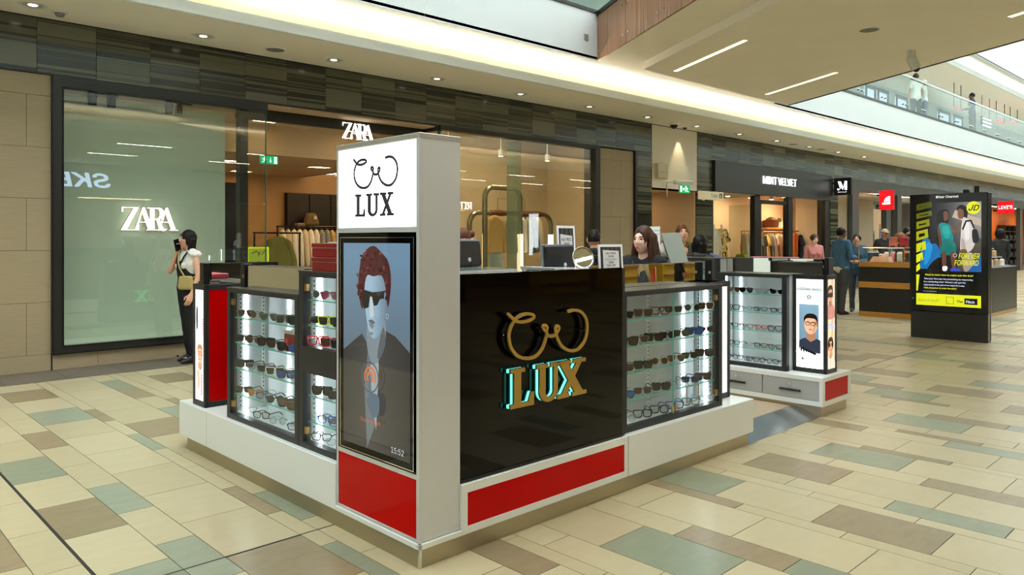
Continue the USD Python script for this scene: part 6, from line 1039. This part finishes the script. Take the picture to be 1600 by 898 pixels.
    def cloth(nm, parts, m, edge=.022, amp=.006, cut=None, it=6):
        man = m3.Manifold.batch_boolean(parts, m3.OpType.Add)
        if cut is not None: man = man - cut
        return obj(nm, folds(finish(man, edge, it), amp, 22, 8, len(label)), m, t, smooth=True)
    neckcut = sp(V(0, -.045, 1.50), .075 * s) + m3.Manifold.cube((.6, .6, .4), True).translate(tuple(map(float, V(0, 0, 1.68))))
    up = {'long': 2, 'short': .5}.get(sleeves, 0); tp = torso(.010) + [x for q in (-1, 1) for x in (arm(q, .012, up) if up else [])] + ([] if sleeves == 'none' else [hullp((V(-.085, 0, .90), .10 * s), (V(.085, 0, .90), .10 * s), (V(-.05, 0, 1.1), .09 * s), (V(.05, 0, 1.1), .09 * s))])
    if sleeves != 'none' or True: cloth('top', (tp[1:] if sleeves == 'none' else tp), top[1] or cm(top[0]), cut=neckcut)
    if lower:
        lg = [x for q in (-1, 1) for x in leg(q, .010)] + [hullp((V(-.075, 0, .94), .098 * s), (V(.075, 0, .94), .098 * s), (hip[-1], .095 * s), (hip[1], .095 * s))]; cloth('trousers', lg, legs[1] or cm(legs[0]), .025, .008)
        for q in (-1, 1):
            sm = hullp((ank[q] + (0, .028, -.032), .040 * s), (ank[q] + (0, .0, .0), .040 * s), (ank[q] + (0, -.10 * s, -.045), .030 * s), (ank[q] + (0, -.155 * s, -.05), .022 * s)) - m3.Manifold.cube((2, 2, 1), True).translate((0, 0, -.5 + .004)); obj('shoe', finish(sm, .02, 2), mat('shoe_%d' % int(sum(shoes) * 100), shoes, .5), t, smooth=True)
    if extra: extra(t, V, am, H, s, cloth)
    return t
def phone(t, p, ax_d, nrm, c=(.05, .05, .06), s=1.0):
    d = np.array(ax_d, float); d /= np.linalg.norm(d); n = np.array(nrm, float); n -= d * (n @ d); n /= np.linalg.norm(n); return obj('phone', frame_to(rb(-.037 * s, .037 * s, -.075 * s, .075 * s, -.005, .005, .003), p, np.cross(d, n), d), mat('phone_%d' % int(c[2] * 100), c, .2), t)
# the woman on the phone by the left shop window
m_wt = mat('white_blouse', (.90, .89, .86), .8, bump=.15, bs=200); m_dg = mat('black_dungarees', (.075, .078, .085), .8, bump=.2, bs=200); m_bag = mat('mustard_bag', (.70, .62, .38), .5, bump=.2, bs=80)
def ex_phone_woman(t, V, am, H, s, cloth):
    wr = am[-1][1]; phone(t, wr + np.array((.030, -.02, .085)) * s, (.05, -.25, 1), (1, .1, 0))
    ring = [hullp((V(-.07, 0, .95), .112 * s), (V(.07, 0, .95), .112 * s), (V(-.055, 0, 1.12), .100 * s), (V(.055, 0, 1.12), .100 * s)), hullp((V(-.055, -.01, 1.12), .100 * s), (V(.055, -.01, 1.12), .100 * s), (V(-.05, -.06, 1.25), .075 * s), (V(.05, -.06, 1.25), .075 * s))]
    cloth('dungaree_bib', ring, m_dg)
    for q in (-1, 1): obj('strap', tube(curve([V(q * .06, -.135, 1.28), V(q * .095, -.085, 1.40), V(q * .10, .0, 1.458), V(q * .07, .09, 1.38), V(q * .03, .115, 1.22)], 6), .010 * s, 6), m_dg, t)
    for q in (-1, 1): obj('frill', folds(finish(hullp((V(q * .15, -.05, 1.42), .03 * s), (V(q * .15, .05, 1.42), .03 * s), (V(q * .20, -.06, 1.39), .018 * s), (V(q * .20, .06, 1.39), .018 * s)), .012, 3), .010, 60, 60), m_wt, t, smooth=True)
    b = obj('shoulder_bag', finish(hullp((V(.09, -.15, .98), .035 * s), (V(.20, -.06, .98), .035 * s), (V(.10, -.15, 1.10), .025 * s), (V(.20, -.07, 1.10), .025 * s)), .02, 3), m_bag, t, smooth=True); obj('bag_strap', tube(curve([V(.15, -.13, 1.12), V(.05, -.150, 1.25), V(-.07, -.09, 1.42), V(-.10, .0, 1.465), V(-.06, .09, 1.40), V(.12, .12, 1.2), V(.20, -.04, 1.1)], 7), .009 * s, 6), m_bag, b)
    for q in (-1, 1): obj('buckle', bx(q * .105 * s - .025, q * .105 * s + .025, -.115, -.085, .070, .085), m_chrome, t)
person('woman in black dungarees and white frilled top phoning beside the left shop window', (3.52, 9.76, 0), -PI / 2 + .12, 1.66, 'light', ('bob', 'dark_brown_hair', (.085, .055, .045)), ('white', m_wt), 'none', ('black', m_dg), (.07, .07, .07), ('ear', 'down'), look=-.15, tilt=.12, female=True, extra=ex_phone_woman)
# the saleswoman
P1_ = ond(1006, 380, 5.95)
def ex_sales(t, V, am, H, s, cloth): obj('lanyard', tube(curve([V(-.06, -.09, 1.42), V(-.03, -.13, 1.25), V(0, -.14, 1.1)], 6), .004, 6), mat('lanyard_grey', (.3, .3, .32), .6), t)
person('saleswoman with long brown hair in a black top standing inside the kiosk', (P1_[0], P1_[1], .062), -PI / 2 + AW - .62, 1.585, 'fair', ('long', 'chestnut_hair', (.25, .135, .085)), ('black', None), 'long', ('black', None), (.08, .08, .08), 'hold', look=-.10, tilt=.05, female=True, extra=ex_sales, lip=(.74, .42, .42))
# shoppers beyond the kiosk
def at(u, dep): p = ond(u, 374, dep); return (p[0], p[1], 0)
def hood(t, V, m, s): obj('hood', finish(m3.Manifold.batch_boolean([hullp((V(-.09, .03, 1.44), .035 * s), (V(.09, .03, 1.44), .035 * s), (V(0, .10, 1.44), .05 * s), (V(0, .09, 1.36), .05 * s))], m3.OpType.Add), .02, 4), m, t, smooth=True)
m_grn = mat('moss_sweater', (.36, .33, .14), .85, bump=.2, bs=200); m_puf = mat('black_puffer', (.075, .075, .08), .55, bump=.5, bs=25); m_pinkh = mat('pink_hoodie', (.80, .52, .50), .85, bump=.15, bs=200); m_blk = mat('black_tshirt', (.06, .06, .065), .8)
m_djk = mat('denim_jacket', (.22, .38, .50), .85, bump=.3, bs=90, var=.12, vs=8); m_gj = mat('washed_black_jeans', (.26, .26, .27), .85, var=.25, vs=6); m_bj = mat('blue_jeans', (.30, .36, .44), .85, var=.2, vs=7)
person('man with cropped dark hair in a black jacket, seen from behind the half price signs', at(928, 8.8), PI / 2 + AW, 1.66, 'light', ('crop', 'dark_brown_hair', (.085, .055, .045)), ('black', None), 'long', ('denim', m_bj), extra=lambda t, V, am, H, s, c: hood(t, V, cm('black'), s))
person('person with tied auburn hair half hidden by the aluminium pillar and left monitor', at(722, 8.2), -PI / 2 + AW - 1.2, 1.66, 'fair', ('bun', 'auburn_hair', (.36, .20, .11)), ('pink', None), 'long', ('denim', m_bj), female=True)
def ex_green(t, V, am, H, s, c): phone(t, am[1][1] + np.array((-.03, -.05, .07)), (0, .3, 1), (0, 1, -.3))
person('man in a moss green sweater looking at his phone behind the grey counter mirror', at(1066, 10.0), -PI / 2 + AW, 1.74, 'light', ('short', 'auburn_hair', (.36, .20, .11)), ('khaki', m_grn), 'long', ('denim', m_bj), arms='phone_front', tilt=.25, extra=ex_green)
def ex_puf(t, V, am, H, s, c): phone(t, am[1][1] + np.array((-.02, -.06, .10)), (1, .0, .25), (0, 1, 0), (.45, .52, .72), 1.15); hood(t, V, m_puf, s)
person('woman with black hair in a black puffer jacket holding up a pale blue phone', at(1094, 9.0), PI / 2 + AW - .9, 1.60, 'brown', ('bob', 'black_hair', (.05, .045, .045)), ('black', m_puf), 'long', ('black', None), arms='phone_front', female=True, extra=ex_puf)
person('woman with tied back hair in a pink hoodie by the black-headed shop', at(1272, 17.0), -PI / 2 + AW + .1, 1.66, 'fair', ('bun', 'brown_hair', (.30, .21, .15)), ('pink', m_pinkh), 'long', ('denim', m_bj), female=True, extra=lambda t, V, am, H, s, c: (hood(t, V, m_pinkh, s), obj('chest_print', H(bx(-.001, .001, -.0, .001, -.0, .001)), m_wt, t)))
def ex_denim(t, V, am, H, s, c):
    obj('collar', finish(hullp((V(-.07, .03, 1.45), .03 * s), (V(.07, .03, 1.45), .03 * s), (V(-.09, -.05, 1.42), .02 * s), (V(.09, -.05, 1.42), .02 * s)) - sp(V(0, -.05, 1.5), .08 * s), .02, 2), m_djk, t, smooth=True)
    obj('shirt_hem', finish(hullp((V(-.075, 0, .90), .106 * s), (V(.075, 0, .90), .106 * s)), .03, 2), mat('cream_shirt', (.86, .82, .72), .8), t, smooth=True)
    for q in (-1, 1): obj('red_sole', bx(q * .095 * s - .03, q * .095 * s + .03, .03 if q > 0 else .09, .07 if q > 0 else .13, .003, .03), mats['red_sign'], t)
person('man in a blue denim jacket and washed black jeans at the phone accessory kiosk', (15.62, 6.72, 0), PI / 2 + AW - 1.25, 1.80, 'brown', ('crop', 'black_hair', (.05, .045, .045)), ('denim', m_djk), 'long', ('black', m_gj), (.07, .065, .065), 'hold', tilt=.22, extra=ex_denim)
def ex_cup(t, V, am, H, s, c): p = (am[-1][1] + am[1][1]) / 2 + np.array((0, -.07, .05)); obj('paper_cup', lathe([(0, -.06), (.030, -.06), (.042, .05), (.0, .05)], 18, p), mat('cup_white', (.9, .88, .84), .5), t); obj('cup_lid', lathe([(0, .05), (.045, .05), (.040, .065), (0, .065)], 18, p), mat('lid_grey', (.5, .45, .40), .5), t)
person('woman with tied dark hair holding a paper cup beside the man in denim', (16.35, 6.70, 0), -PI / 2 + AW - .55, 1.66, 'light', ('bun', 'black_hair', (.05, .045, .045)), ('denim', m_djk), 'long', ('denim', m_bj), arms='hold', tilt=.28, female=True, extra=ex_cup)
person('man in a beige cap and black t-shirt behind the phone accessory kiosk', at(1382, 19.6), -PI / 2 + AW, 1.82, 'tan', ('cap', 'beige_cap', (.66, .58, .44)), ('black', m_blk), 'short', ('black', None))
person('woman with curly auburn hair holding a box at the phone accessory kiosk', at(1405, 18.6), PI / 2 + AW + 1.3, 1.68, 'light', ('afro', 'curly_blond_hair', (.50, .30, .16)), ('black', None), 'long', ('denim', m_bj), arms='reach', tilt=.15, female=True, extra=lambda t, V, am, H, s, c: obj('held_box', rb(-.09, .09, -.47, -.40, 1.12 * s, 1.20 * s, .01), m_wt, t))
def ex_print(t, V, am, H, s, c): obj('chest_print', rb(-.07, .07, -.145, -.135, 1.22 * s, 1.32 * s, .004), m_wt, t)
person('bearded man in a black t-shirt with a white print beside the advertising screen', at(1418, 19.4), -PI / 2 + AW + .35, 1.85, 'tan', ('short', 'black_hair', (.05, .045, .045)), ('black', m_blk), 'short', ('black', None), arms='hold', tilt=.2, extra=lambda t, V, am, H, s, c: (obj('beard', H(finish(hullp(((-.045, -.055, -.07), .022), ((.045, -.055, -.07), .022), ((0, -.075, -.095), .026), ((0, -.07, -.11), .02)), .012, 2)), hairmat('black_hair', (.05, .045, .045)), t, smooth=True), ex_print(t, V, am, H, s, c)))
person('person with big black hair in a black jacket right of the advertising screen', at(1562, 21.0), PI / 2 + AW, 1.80, 'brown', ('afro', 'black_hair', (.05, .045, .045)), ('black', m_puf), 'long', ('black', None))
# on the upper storey
def upat(u, y): p = onY(u, 300, y); return (p[0], p[1], 5.4)
person('man in a dark blue football shirt leaning on the upper balustrade', upat(1519, 8.95), PI, 1.72, 'brown', ('crop', 'black_hair', (.05, .045, .045)), ('navy', mat('navy_shirt', (.10, .13, .26), .8)), 'short', ('black', None), arms='hold')
person('man in a white t-shirt on the upper storey beside the bridge edge', upat(1431, 9.3), PI - .6, 1.78, 'tan', ('short', 'brown_hair', (.30, .21, .15)), ('white', m_wt), 'short', ('black', None))
person('woman in a white cap and white top beside the man on the upper storey', upat(1444, 9.3), PI + .5, 1.68, 'light', ('cap', 'white_cap', (.88, .88, .86)), ('white', m_wt), 'short', ('denim', m_bj), arms='ear', female=True)
# shoppers behind the viewer, seen in the mirrors
def ex_bag(t, V, am, H, s, c): obj('carrier_bag', finish(hullp((V(.10, -.22, .62), .03), (V(.36, -.16, .62), .03), (V(.12, -.22, 1.02), .015), (V(.34, -.16, 1.02), .015)), .03, 2), mat('red_carrier', (.80, .06, .10), .4), t, smooth=True)
person('shopper in beige top with a red carrier bag, seen in the kiosk mirror', (12.35, -2.5, 0), PI * .75, 1.66, 'light', ('bob', 'brown_hair', (.30, .21, .15)), ('cream', None), 'long', ('denim', m_bj), female=True, extra=ex_bag)
person('shopper in black, seen at the right of the long kiosk mirror', (13.65, -2.5, 0), PI * .8, 1.72, 'tan', ('short', 'black_hair', (.05, .045, .045)), ('black', m_puf), 'long', ('black', None))
# ================================================================== advertising screen
JX, JY0, JY1 = 12.87, 3.36, 4.43
t = thing('advertising_screen', 'tall black freestanding advertising screen with two people in sportswear', 'advertising screen', (JX, JY0, 0)); m_jd = mat('screen_casing', (.09, .09, .092), .35, metal=.4)
obj('plinth', rb(JX, JX + .16, JY0, JY1, 0, .42, .004), mat('plinth_grey', (.20, .20, .20), .4, metal=.4), t); obj('casing', rb(JX - .015, JX + .19, JY0 - .01, JY1 + .01, .425, 2.26, .006), m_jd, t); obj('side_trim', cat_(bx(JX + .03, JX + .05, JY0 - .016, JY0 - .008, .02, 2.25), bx(JX + .12, JX + .14, JY0 - .016, JY0 - .008, .02, 2.25)), m_steel, t)
obj('sensor', cat_(bx(JX + .05, JX + .13, JY0 + .26, JY0 + .34, 2.26, 2.31), cyl((JX + .08, JY0 + .16, 2.26), (JX + .08, JY0 + .16, 2.36), .035, 14)), m_black, t); obj('lock', cyl((JX - .02, JY1 - .04, .62), (JX - .013, JY1 - .04, .62), .012, 10), m_steel, t)
W_, H_ = JY1 - JY0, 1.83; pr = Print(W_, H_, (.012, .012, .014)); c = lambda *p: [(x * W_, y * H_) for x, y in p]; Y_ = (.86, .87, .10)
pic = Polygon(c((.09, .345), (.93, .345), (.93, .925), (.09, .925)))
def padd(sh_, col, g=None): pr.add(sh_.intersection(pic), col, g)
padd(pic, (.40, .38, .36), lambda x, y: mixc((.05, .06, .08), (.60, .58, .56), max(0, min(1, (x / W_ - .30) * 1.7)) * max(.25, min(1, (y / H_ - .3) * 2.2)))); padd(Polygon(c((.62, .345), (.93, .345), (.93, .62), (.70, .66))), (.30, .27, .24)); padd(Polygon(c((.56, .80), (.93, .72), (.93, .78), (.60, .86))), (.72, .66, .58))
def B(col, *p, n=6, clip=True): (padd if clip else pr.add)(blob(*c(*p), n=n), col)
B((.06, .42, .66), (.18, .62), (.36, .57), (.42, .46), (.40, .40), (.16, .36), (.14, .44)); B((.12, .56, .80), (.22, .58), (.30, .56), (.26, .44), (.19, .40)); B((.04, .05, .07), (.28, .66), (.36, .70), (.38, .60), (.28, .58)); B((.03, .03, .035), (.30, .42), (.42, .46), (.42, .345), (.24, .345))
B((.06, .04, .04), (.37, .84), (.46, .87), (.52, .84), (.50, .75), (.40, .74), (.36, .76)); B((.42, .27, .20), (.45, .845), (.505, .845), (.51, .79), (.46, .77)); B((.08, .50, .50), (.40, .75), (.52, .74), (.56, .68), (.57, .60), (.42, .59), (.38, .66)); B((.10, .62, .60), (.44, .72), (.52, .72), (.53, .63), (.46, .63))
B((.08, .44, .42), (.41, .60), (.58, .60), (.61, .50), (.48, .48), (.41, .50)); B((.40, .26, .19), (.43, .50), (.48, .50), (.48, .345), (.44, .345)); B((.40, .26, .19), (.54, .50), (.60, .50), (.61, .36), (.57, .36)); B((.45, .29, .22), (.54, .71), (.60, .665), (.68, .745), (.66, .755), (.60, .69), (.55, .74)); B((.36, .24, .18), (.37, .70), (.40, .71), (.43, .57), (.40, .56))
B((.90, .90, .90), (.44, .385), (.50, .385), (.49, .35), (.44, .35)); B((.20, .30, .75), (.55, .37), (.64, .37), (.66, .345), (.55, .345))
B((.07, .05, .05), (.62, .87), (.66, .90), (.72, .895), (.76, .86), (.75, .78), (.71, .78), (.70, .84), (.64, .86)); B((.46, .31, .24), (.64, .865), (.70, .86), (.71, .80), (.66, .785), (.635, .81)); B((.80, .77, .74), (.70, .79), (.78, .77), (.85, .70), (.86, .60), (.80, .52), (.68, .50), (.67, .62)); B((.70, .62, .60), (.68, .62), (.72, .60), (.74, .51), (.69, .50)); B((.88, .86, .84), (.72, .76), (.78, .74), (.78, .62), (.73, .62))
padd(LineString(c((.70, .70), (.74, .765), (.80, .77), (.84, .71))).buffer(.012), (.05, .05, .07)); B((.06, .06, .08), (.82, .69), (.88, .69), (.90, .60), (.83, .59)); B((.42, .34, .16), (.66, .52), (.74, .53), (.76, .47), (.67, .46)); B((.62, .56, .52), (.70, .47), (.82, .50), (.84, .36), (.72, .35)); B((.12, .36, .62), (.78, .36), (.93, .48), (.93, .345), (.74, .345))
for k, (ln, ww) in enumerate((('V', 0), ('I', 0), ('O', 0), ('N', 0), ('E', 0), ('L', 0))):
    pass
for (y0, y1, x1) in ((.86, .925, .30), (.79, .845, .30), (.70, .775, .27), (.60, .69, .25), (.50, .585, .22), (.41, .49, .18), (.33, .395, .14)):
    f_ = .35 + .65 * min(1, (.86 - y0) * 2.4); pr.add(Polygon(c((.085, y0), (x1, y0 + .03), (x1 - .01, y1 + .015), (.085, y1 - .01))).difference(Polygon(c((.12, y0 + .030), (x1 - .05, y0 + .045), (x1 - .05, y1 - .020), (.12, y1 - .030))) if y0 > .55 else Polygon(c((.14, y0 + .02), (.16, y0 + .02), (.16, y1 - .02)))), tuple(q * f_ for q in Y_))
pr.add(Polygon(c((.085, .17), (.105, .17), (.13, .31), (.085, .31))), Y_)
pr.add(ell(.835 * W_, .875 * H_, .095, .098), Y_); pr.text('JD', .835 * W_, .853 * H_, .082, (.03, .03, .04), True, slant=.3, anchor='c'); pr.text('Clear Channel', .50 * W_, .965 * H_, .034, (.92, .92, .92), True, anchor='c'); pr.add(unary_union([rect(.348 * W_ + a, .965 * H_ + b, .348 * W_ + a + .012, .965 * H_ + b + .012) for a, b in ((0, 0), (.02, 0), (0, .02), (.02, .02), (.01, .01))]), (.92, .92, .92))
pr.text('FOREVER', .64 * W_, .455 * H_, .078, Y_, True, slant=.18, sx=.62, maxw=.27 * W_); pr.text('FORWARD', .585 * W_, .398 * H_, .078, Y_, True, slant=.18, sx=.62, maxw=.31 * W_); pr.add(ell(.60 * W_, .48 * H_, .028, .030).difference(ell(.60 * W_, .48 * H_, .022, .024)), (.9, .9, .9))
pr.text('Want to learn how to make ads like this?', .20 * W_, .305 * H_, .026, Y_, True, slant=.15, maxw=.66 * W_)
for k, q in enumerate(('Take your first step into advertising by responding', 'to a marketing brief. Winners will get the', 'opportunity to be part of our team for a day.')): pr.text(q, .185 * W_ + .0 * k, (.272 - .026 * k) * H_, .0225, (.82, .86, .95), True, slant=.15, maxw=(.64, .55, .54)[k] * W_)
pr.text('Visit yourprize to enter the pitch', .185 * W_, .194 * H_, .0225, Y_, True, slant=.15, maxw=.43 * W_); pr.text('Terms and conditions apply', .175 * W_, .168 * H_, .011, (.7, .72, .78), True, maxw=.2 * W_)
pr.add(Polygon(c((.085, .05), (.93, .05), (.93, .15), (.085, .15))), Y_); pr.text('Sound stuff', .11 * W_, .082 * H_, .040, (.66, .68, .12), True, maxw=.33 * W_); pr.add(rect(.485 * W_, .07 * H_, .585 * W_, .13 * H_).difference(rect(.491 * W_, .0735 * H_, .579 * W_, .1265 * H_)), (.40, .42, .06)); pr.text('i.', .505 * W_, .078 * H_, .022, (.35, .36, .06), True)
pr.text('The', .615 * W_, .085 * H_, .036, (.06, .06, .07), True, slant=.15); pr.add(rect(.722 * W_, .074 * H_, .885 * W_, .124 * H_), (.05, .05, .07)); pr.text('Pitch', .735 * W_, .085 * H_, .038, (.86, .90, 1), True, maxw=.14 * W_)
pr.build('screen_image', printmat('ad_screen', 1.0, .04, 0), t, (JX - .016, JY1, .428), (0, -1, 0), (0, 0, 1))
# ================================================================== phone accessory kiosk behind it
m_kblk = mat('kiosk_black', (.085, .085, .085), .35); m_kwood = mat('kiosk_gold_wood', (.74, .52, .20), .4, var=.15, vs=2, vscale=(1, 1, 8))
KX0, KX1, KY0_, KY1_ = 15.62, 19.2, 4.45, 6.36
t = thing('accessory_kiosk', 'black kiosk counter with golden wood bands for phone accessories', 'kiosk', (KX0, KY0_, 0))
obj('counter', cat_(rb(KX0, KX0 + .6, KY0_, KY1_, .0, 1.08, .006), rb(KX0 + .6, KX1, KY0_, KY0_ + .6, 0, .98, .006)), m_kblk, t)
for z0, z1 in ((.0, .10), (.58, .70), (1.0, 1.085)): obj('wood_band', cat_(bx(KX0 - .006, KX0 + .01, KY0_ - .006, KY1_ + .006, z0, z1), bx(KX0, KX0 + .6, KY1_, KY1_ + .006, z0, z1)), m_kwood, t)
obj('brass_skirting', bx(KX0 + .6, KX1, KY0_ - .004, KY0_ + .01, 0, .07), mats['brass_hinge'], t)
t = thing('glass_showcase', 'small gold-edged glass showcase on the corner of the accessory kiosk', 'showcase', (KX0, KY1_, 1.085)); x0, x1, y0, y1, z0, z1 = KX0 + .02, KX0 + .5, KY1_ - .86, KY1_ + .02, 1.0855, 1.40
obj('edge_frame', cat_(*[bx(a, a + .015, b, b + .015, z0, z1) for a in (x0, x1 - .015) for b in (y0, y1 - .015)], *[bx(x0, x1, b, b + .015, z, z + .015) for b in (y0, y1 - .015) for z in (z0, z1 - .015)], *[bx(a, a + .015, y0, y1, z, z + .015) for a in (x0, x1 - .015) for z in (z0, z1 - .015)]), m_kwood, t)
obj('glass', cat_(bx(x0 + .002, x0 + .006, y0, y1, z0, z1), bx(x0, x1, y0 + .002, y0 + .006, z0, z1)), m_clear, t); obj('lamp', bx(x0 + .1, x0 + .12, y0 + .05, y1 - .05, z1 - .02, z1 - .016), mats['warm_lamp'], t)
for k, (b, w, cc) in enumerate(((.10, .10, (.90, .88, .86)), (.24, .08, (.85, .30, .32)), (.36, .08, (.88, .86, .85)), (.55, .22, (.16, .22, .34)))):
    q = thing('phone_case', ['white phone case', 'red phone case', 'second white phone case', 'navy folded wallet case'][k] + ' inside the small gold-edged showcase', 'phone case', (x0 + .2, y0 + b, z0)); obj('case_shell', rb(x0 + .16, x0 + .19, y0 + b, y0 + b + w, z0 + .016, z0 + .20, .008), mat('case_%d' % k, cc, .4), q); obj('card', bx(x0 + .191, x0 + .20, y0 + b + .005, y0 + b + w - .005, z0 + .016, z0 + .22), m_white, q)
q = thing('display_ramp', 'rose gold sloped display block inside the small gold-edged showcase', 'display block', (x0 + .05, y0 + .3, z0)); obj('block', trimesh.Trimesh([(x0 + .04, y0 + .25, z0 + .016), (x0 + .04, y0 + .68, z0 + .016), (x0 + .15, y0 + .25, z0 + .016), (x0 + .15, y0 + .68, z0 + .016), (x0 + .12, y0 + .28, z0 + .12), (x0 + .12, y0 + .64, z0 + .12), (x0 + .15, y0 + .28, z0 + .12), (x0 + .15, y0 + .64, z0 + .12)]).convex_hull, mat('rose_gold', (.80, .60, .48), .3, metal=.4), q)
for k, (y, w, hh, cc, lab) in enumerate(((KY1_ - .58, .15, .20, (.66, .38, .34), 'rose phone sleeve'), (KY1_ - .78, .15, .19, (.62, .12, .20), 'dark red phone sleeve'))):
    q = thing('phone_sleeve', lab + ' standing upright on the gold-edged showcase', 'phone sleeve', (KX0 + .2, y, 1.40)); obj('sleeve', rb(KX0 + .20, KX0 + .26, y - w / 2, y + w / 2, 1.4005, 1.40 + hh, .01), mat('sleeve_%d' % k, cc, .5), q); obj('stand', bx(KX0 + .18, KX0 + .30, y - .04, y + .04, 1.4005, 1.42), m_kblk, q)
rr = random.Random(6)
for k in range(7):
    y = KY0_ + .12 + .135 * k; cc = rr.choice([(.9, .88, .86), (.25, .3, .5), (.85, .75, .35), (.6, .2, .3), (.2, .2, .22)]); q = thing('accessory_pack', f'{NTH[k]} small accessory pack from the screen end of the kiosk counter', 'accessory pack', (KX0 + .2, y, 1.085)); obj('pack', rb(KX0 + .15, KX0 + .22, y - .045, y + .045, 1.0855, 1.0855 + rr.uniform(.10, .24), .006), mat(f'pack_{int(sum(cc) * 100)}', cc, .4), q); obj('hang_tab', bx(KX0 + .18, KX0 + .185, y - .02, y + .02, 1.0855, 1.0855 + .25), m_white, q)
t = thing('red_bag', 'bright pink gift bag on the accessory kiosk left of the screen', 'bag', (KX0 + .35, KY0_ + .35, 1.085)); obj('bag', rb(KX0 + .30, KX0 + .45, KY0_ + .40, KY0_ + .62, 1.0855, 1.36, .01), mat('pink_bag', (.85, .16, .34), .4), t); obj('handle', tube(curve([(KX0 + .37, KY0_ + .44, 1.36), (KX0 + .37, KY0_ + .51, 1.44), (KX0 + .37, KY0_ + .58, 1.36)]), .006, 6), m_white, t)
t = thing('tiered_rack', 'clear tiered rack of small bottles right of the advertising screen', 'rack', (KX1 - 1.3, KY0_ + .1, .98))
for k in range(3): obj('tier', bx(KX1 - 1.9, KX1 - .2, KY0_ + .08 + .15 * k, KY0_ + .22 + .15 * k, .981 + .18 * k, 1.0 + .18 * k), mat('acrylic_grey', (.70, .74, .76), .2), t); obj('tier_riser', bx(KX1 - 1.9, KX1 - .2, KY0_ + .22 + .15 * k, KY0_ + .225 + .15 * k, .981 + .0, 1.0 + .18 * k), m_clear, t)
for k in range(12):
    x = KX1 - 1.8 + .42 * (k % 4); tier = k // 4; cc = [(.92, .35, .12), (.9, .88, .84), (.75, .62, .45), (.85, .80, .76)][(k * 7 + tier) % 4]; p = (x, KY0_ + .15 + .15 * tier, 1.0005 + .18 * tier)
    q = thing('bottle', f'small {["orange", "white", "tan", "cream"][(k * 7 + tier) % 4]} bottle, {NTH[k % 4]} along the {["lowest", "middle", "top"][tier]} tier of the clear rack', 'bottle', p); obj('body', lathe([(0, 0), (.05, 0), (.05, .12), (.02, .135), (0, .135)], 14, p), mat('bottle_%d' % int(sum(cc) * 100), cc, .3), q); obj('cap', lathe([(0, .136), (.022, .136), (.022, .165), (0, .165)], 12, p), m_chrome, q)
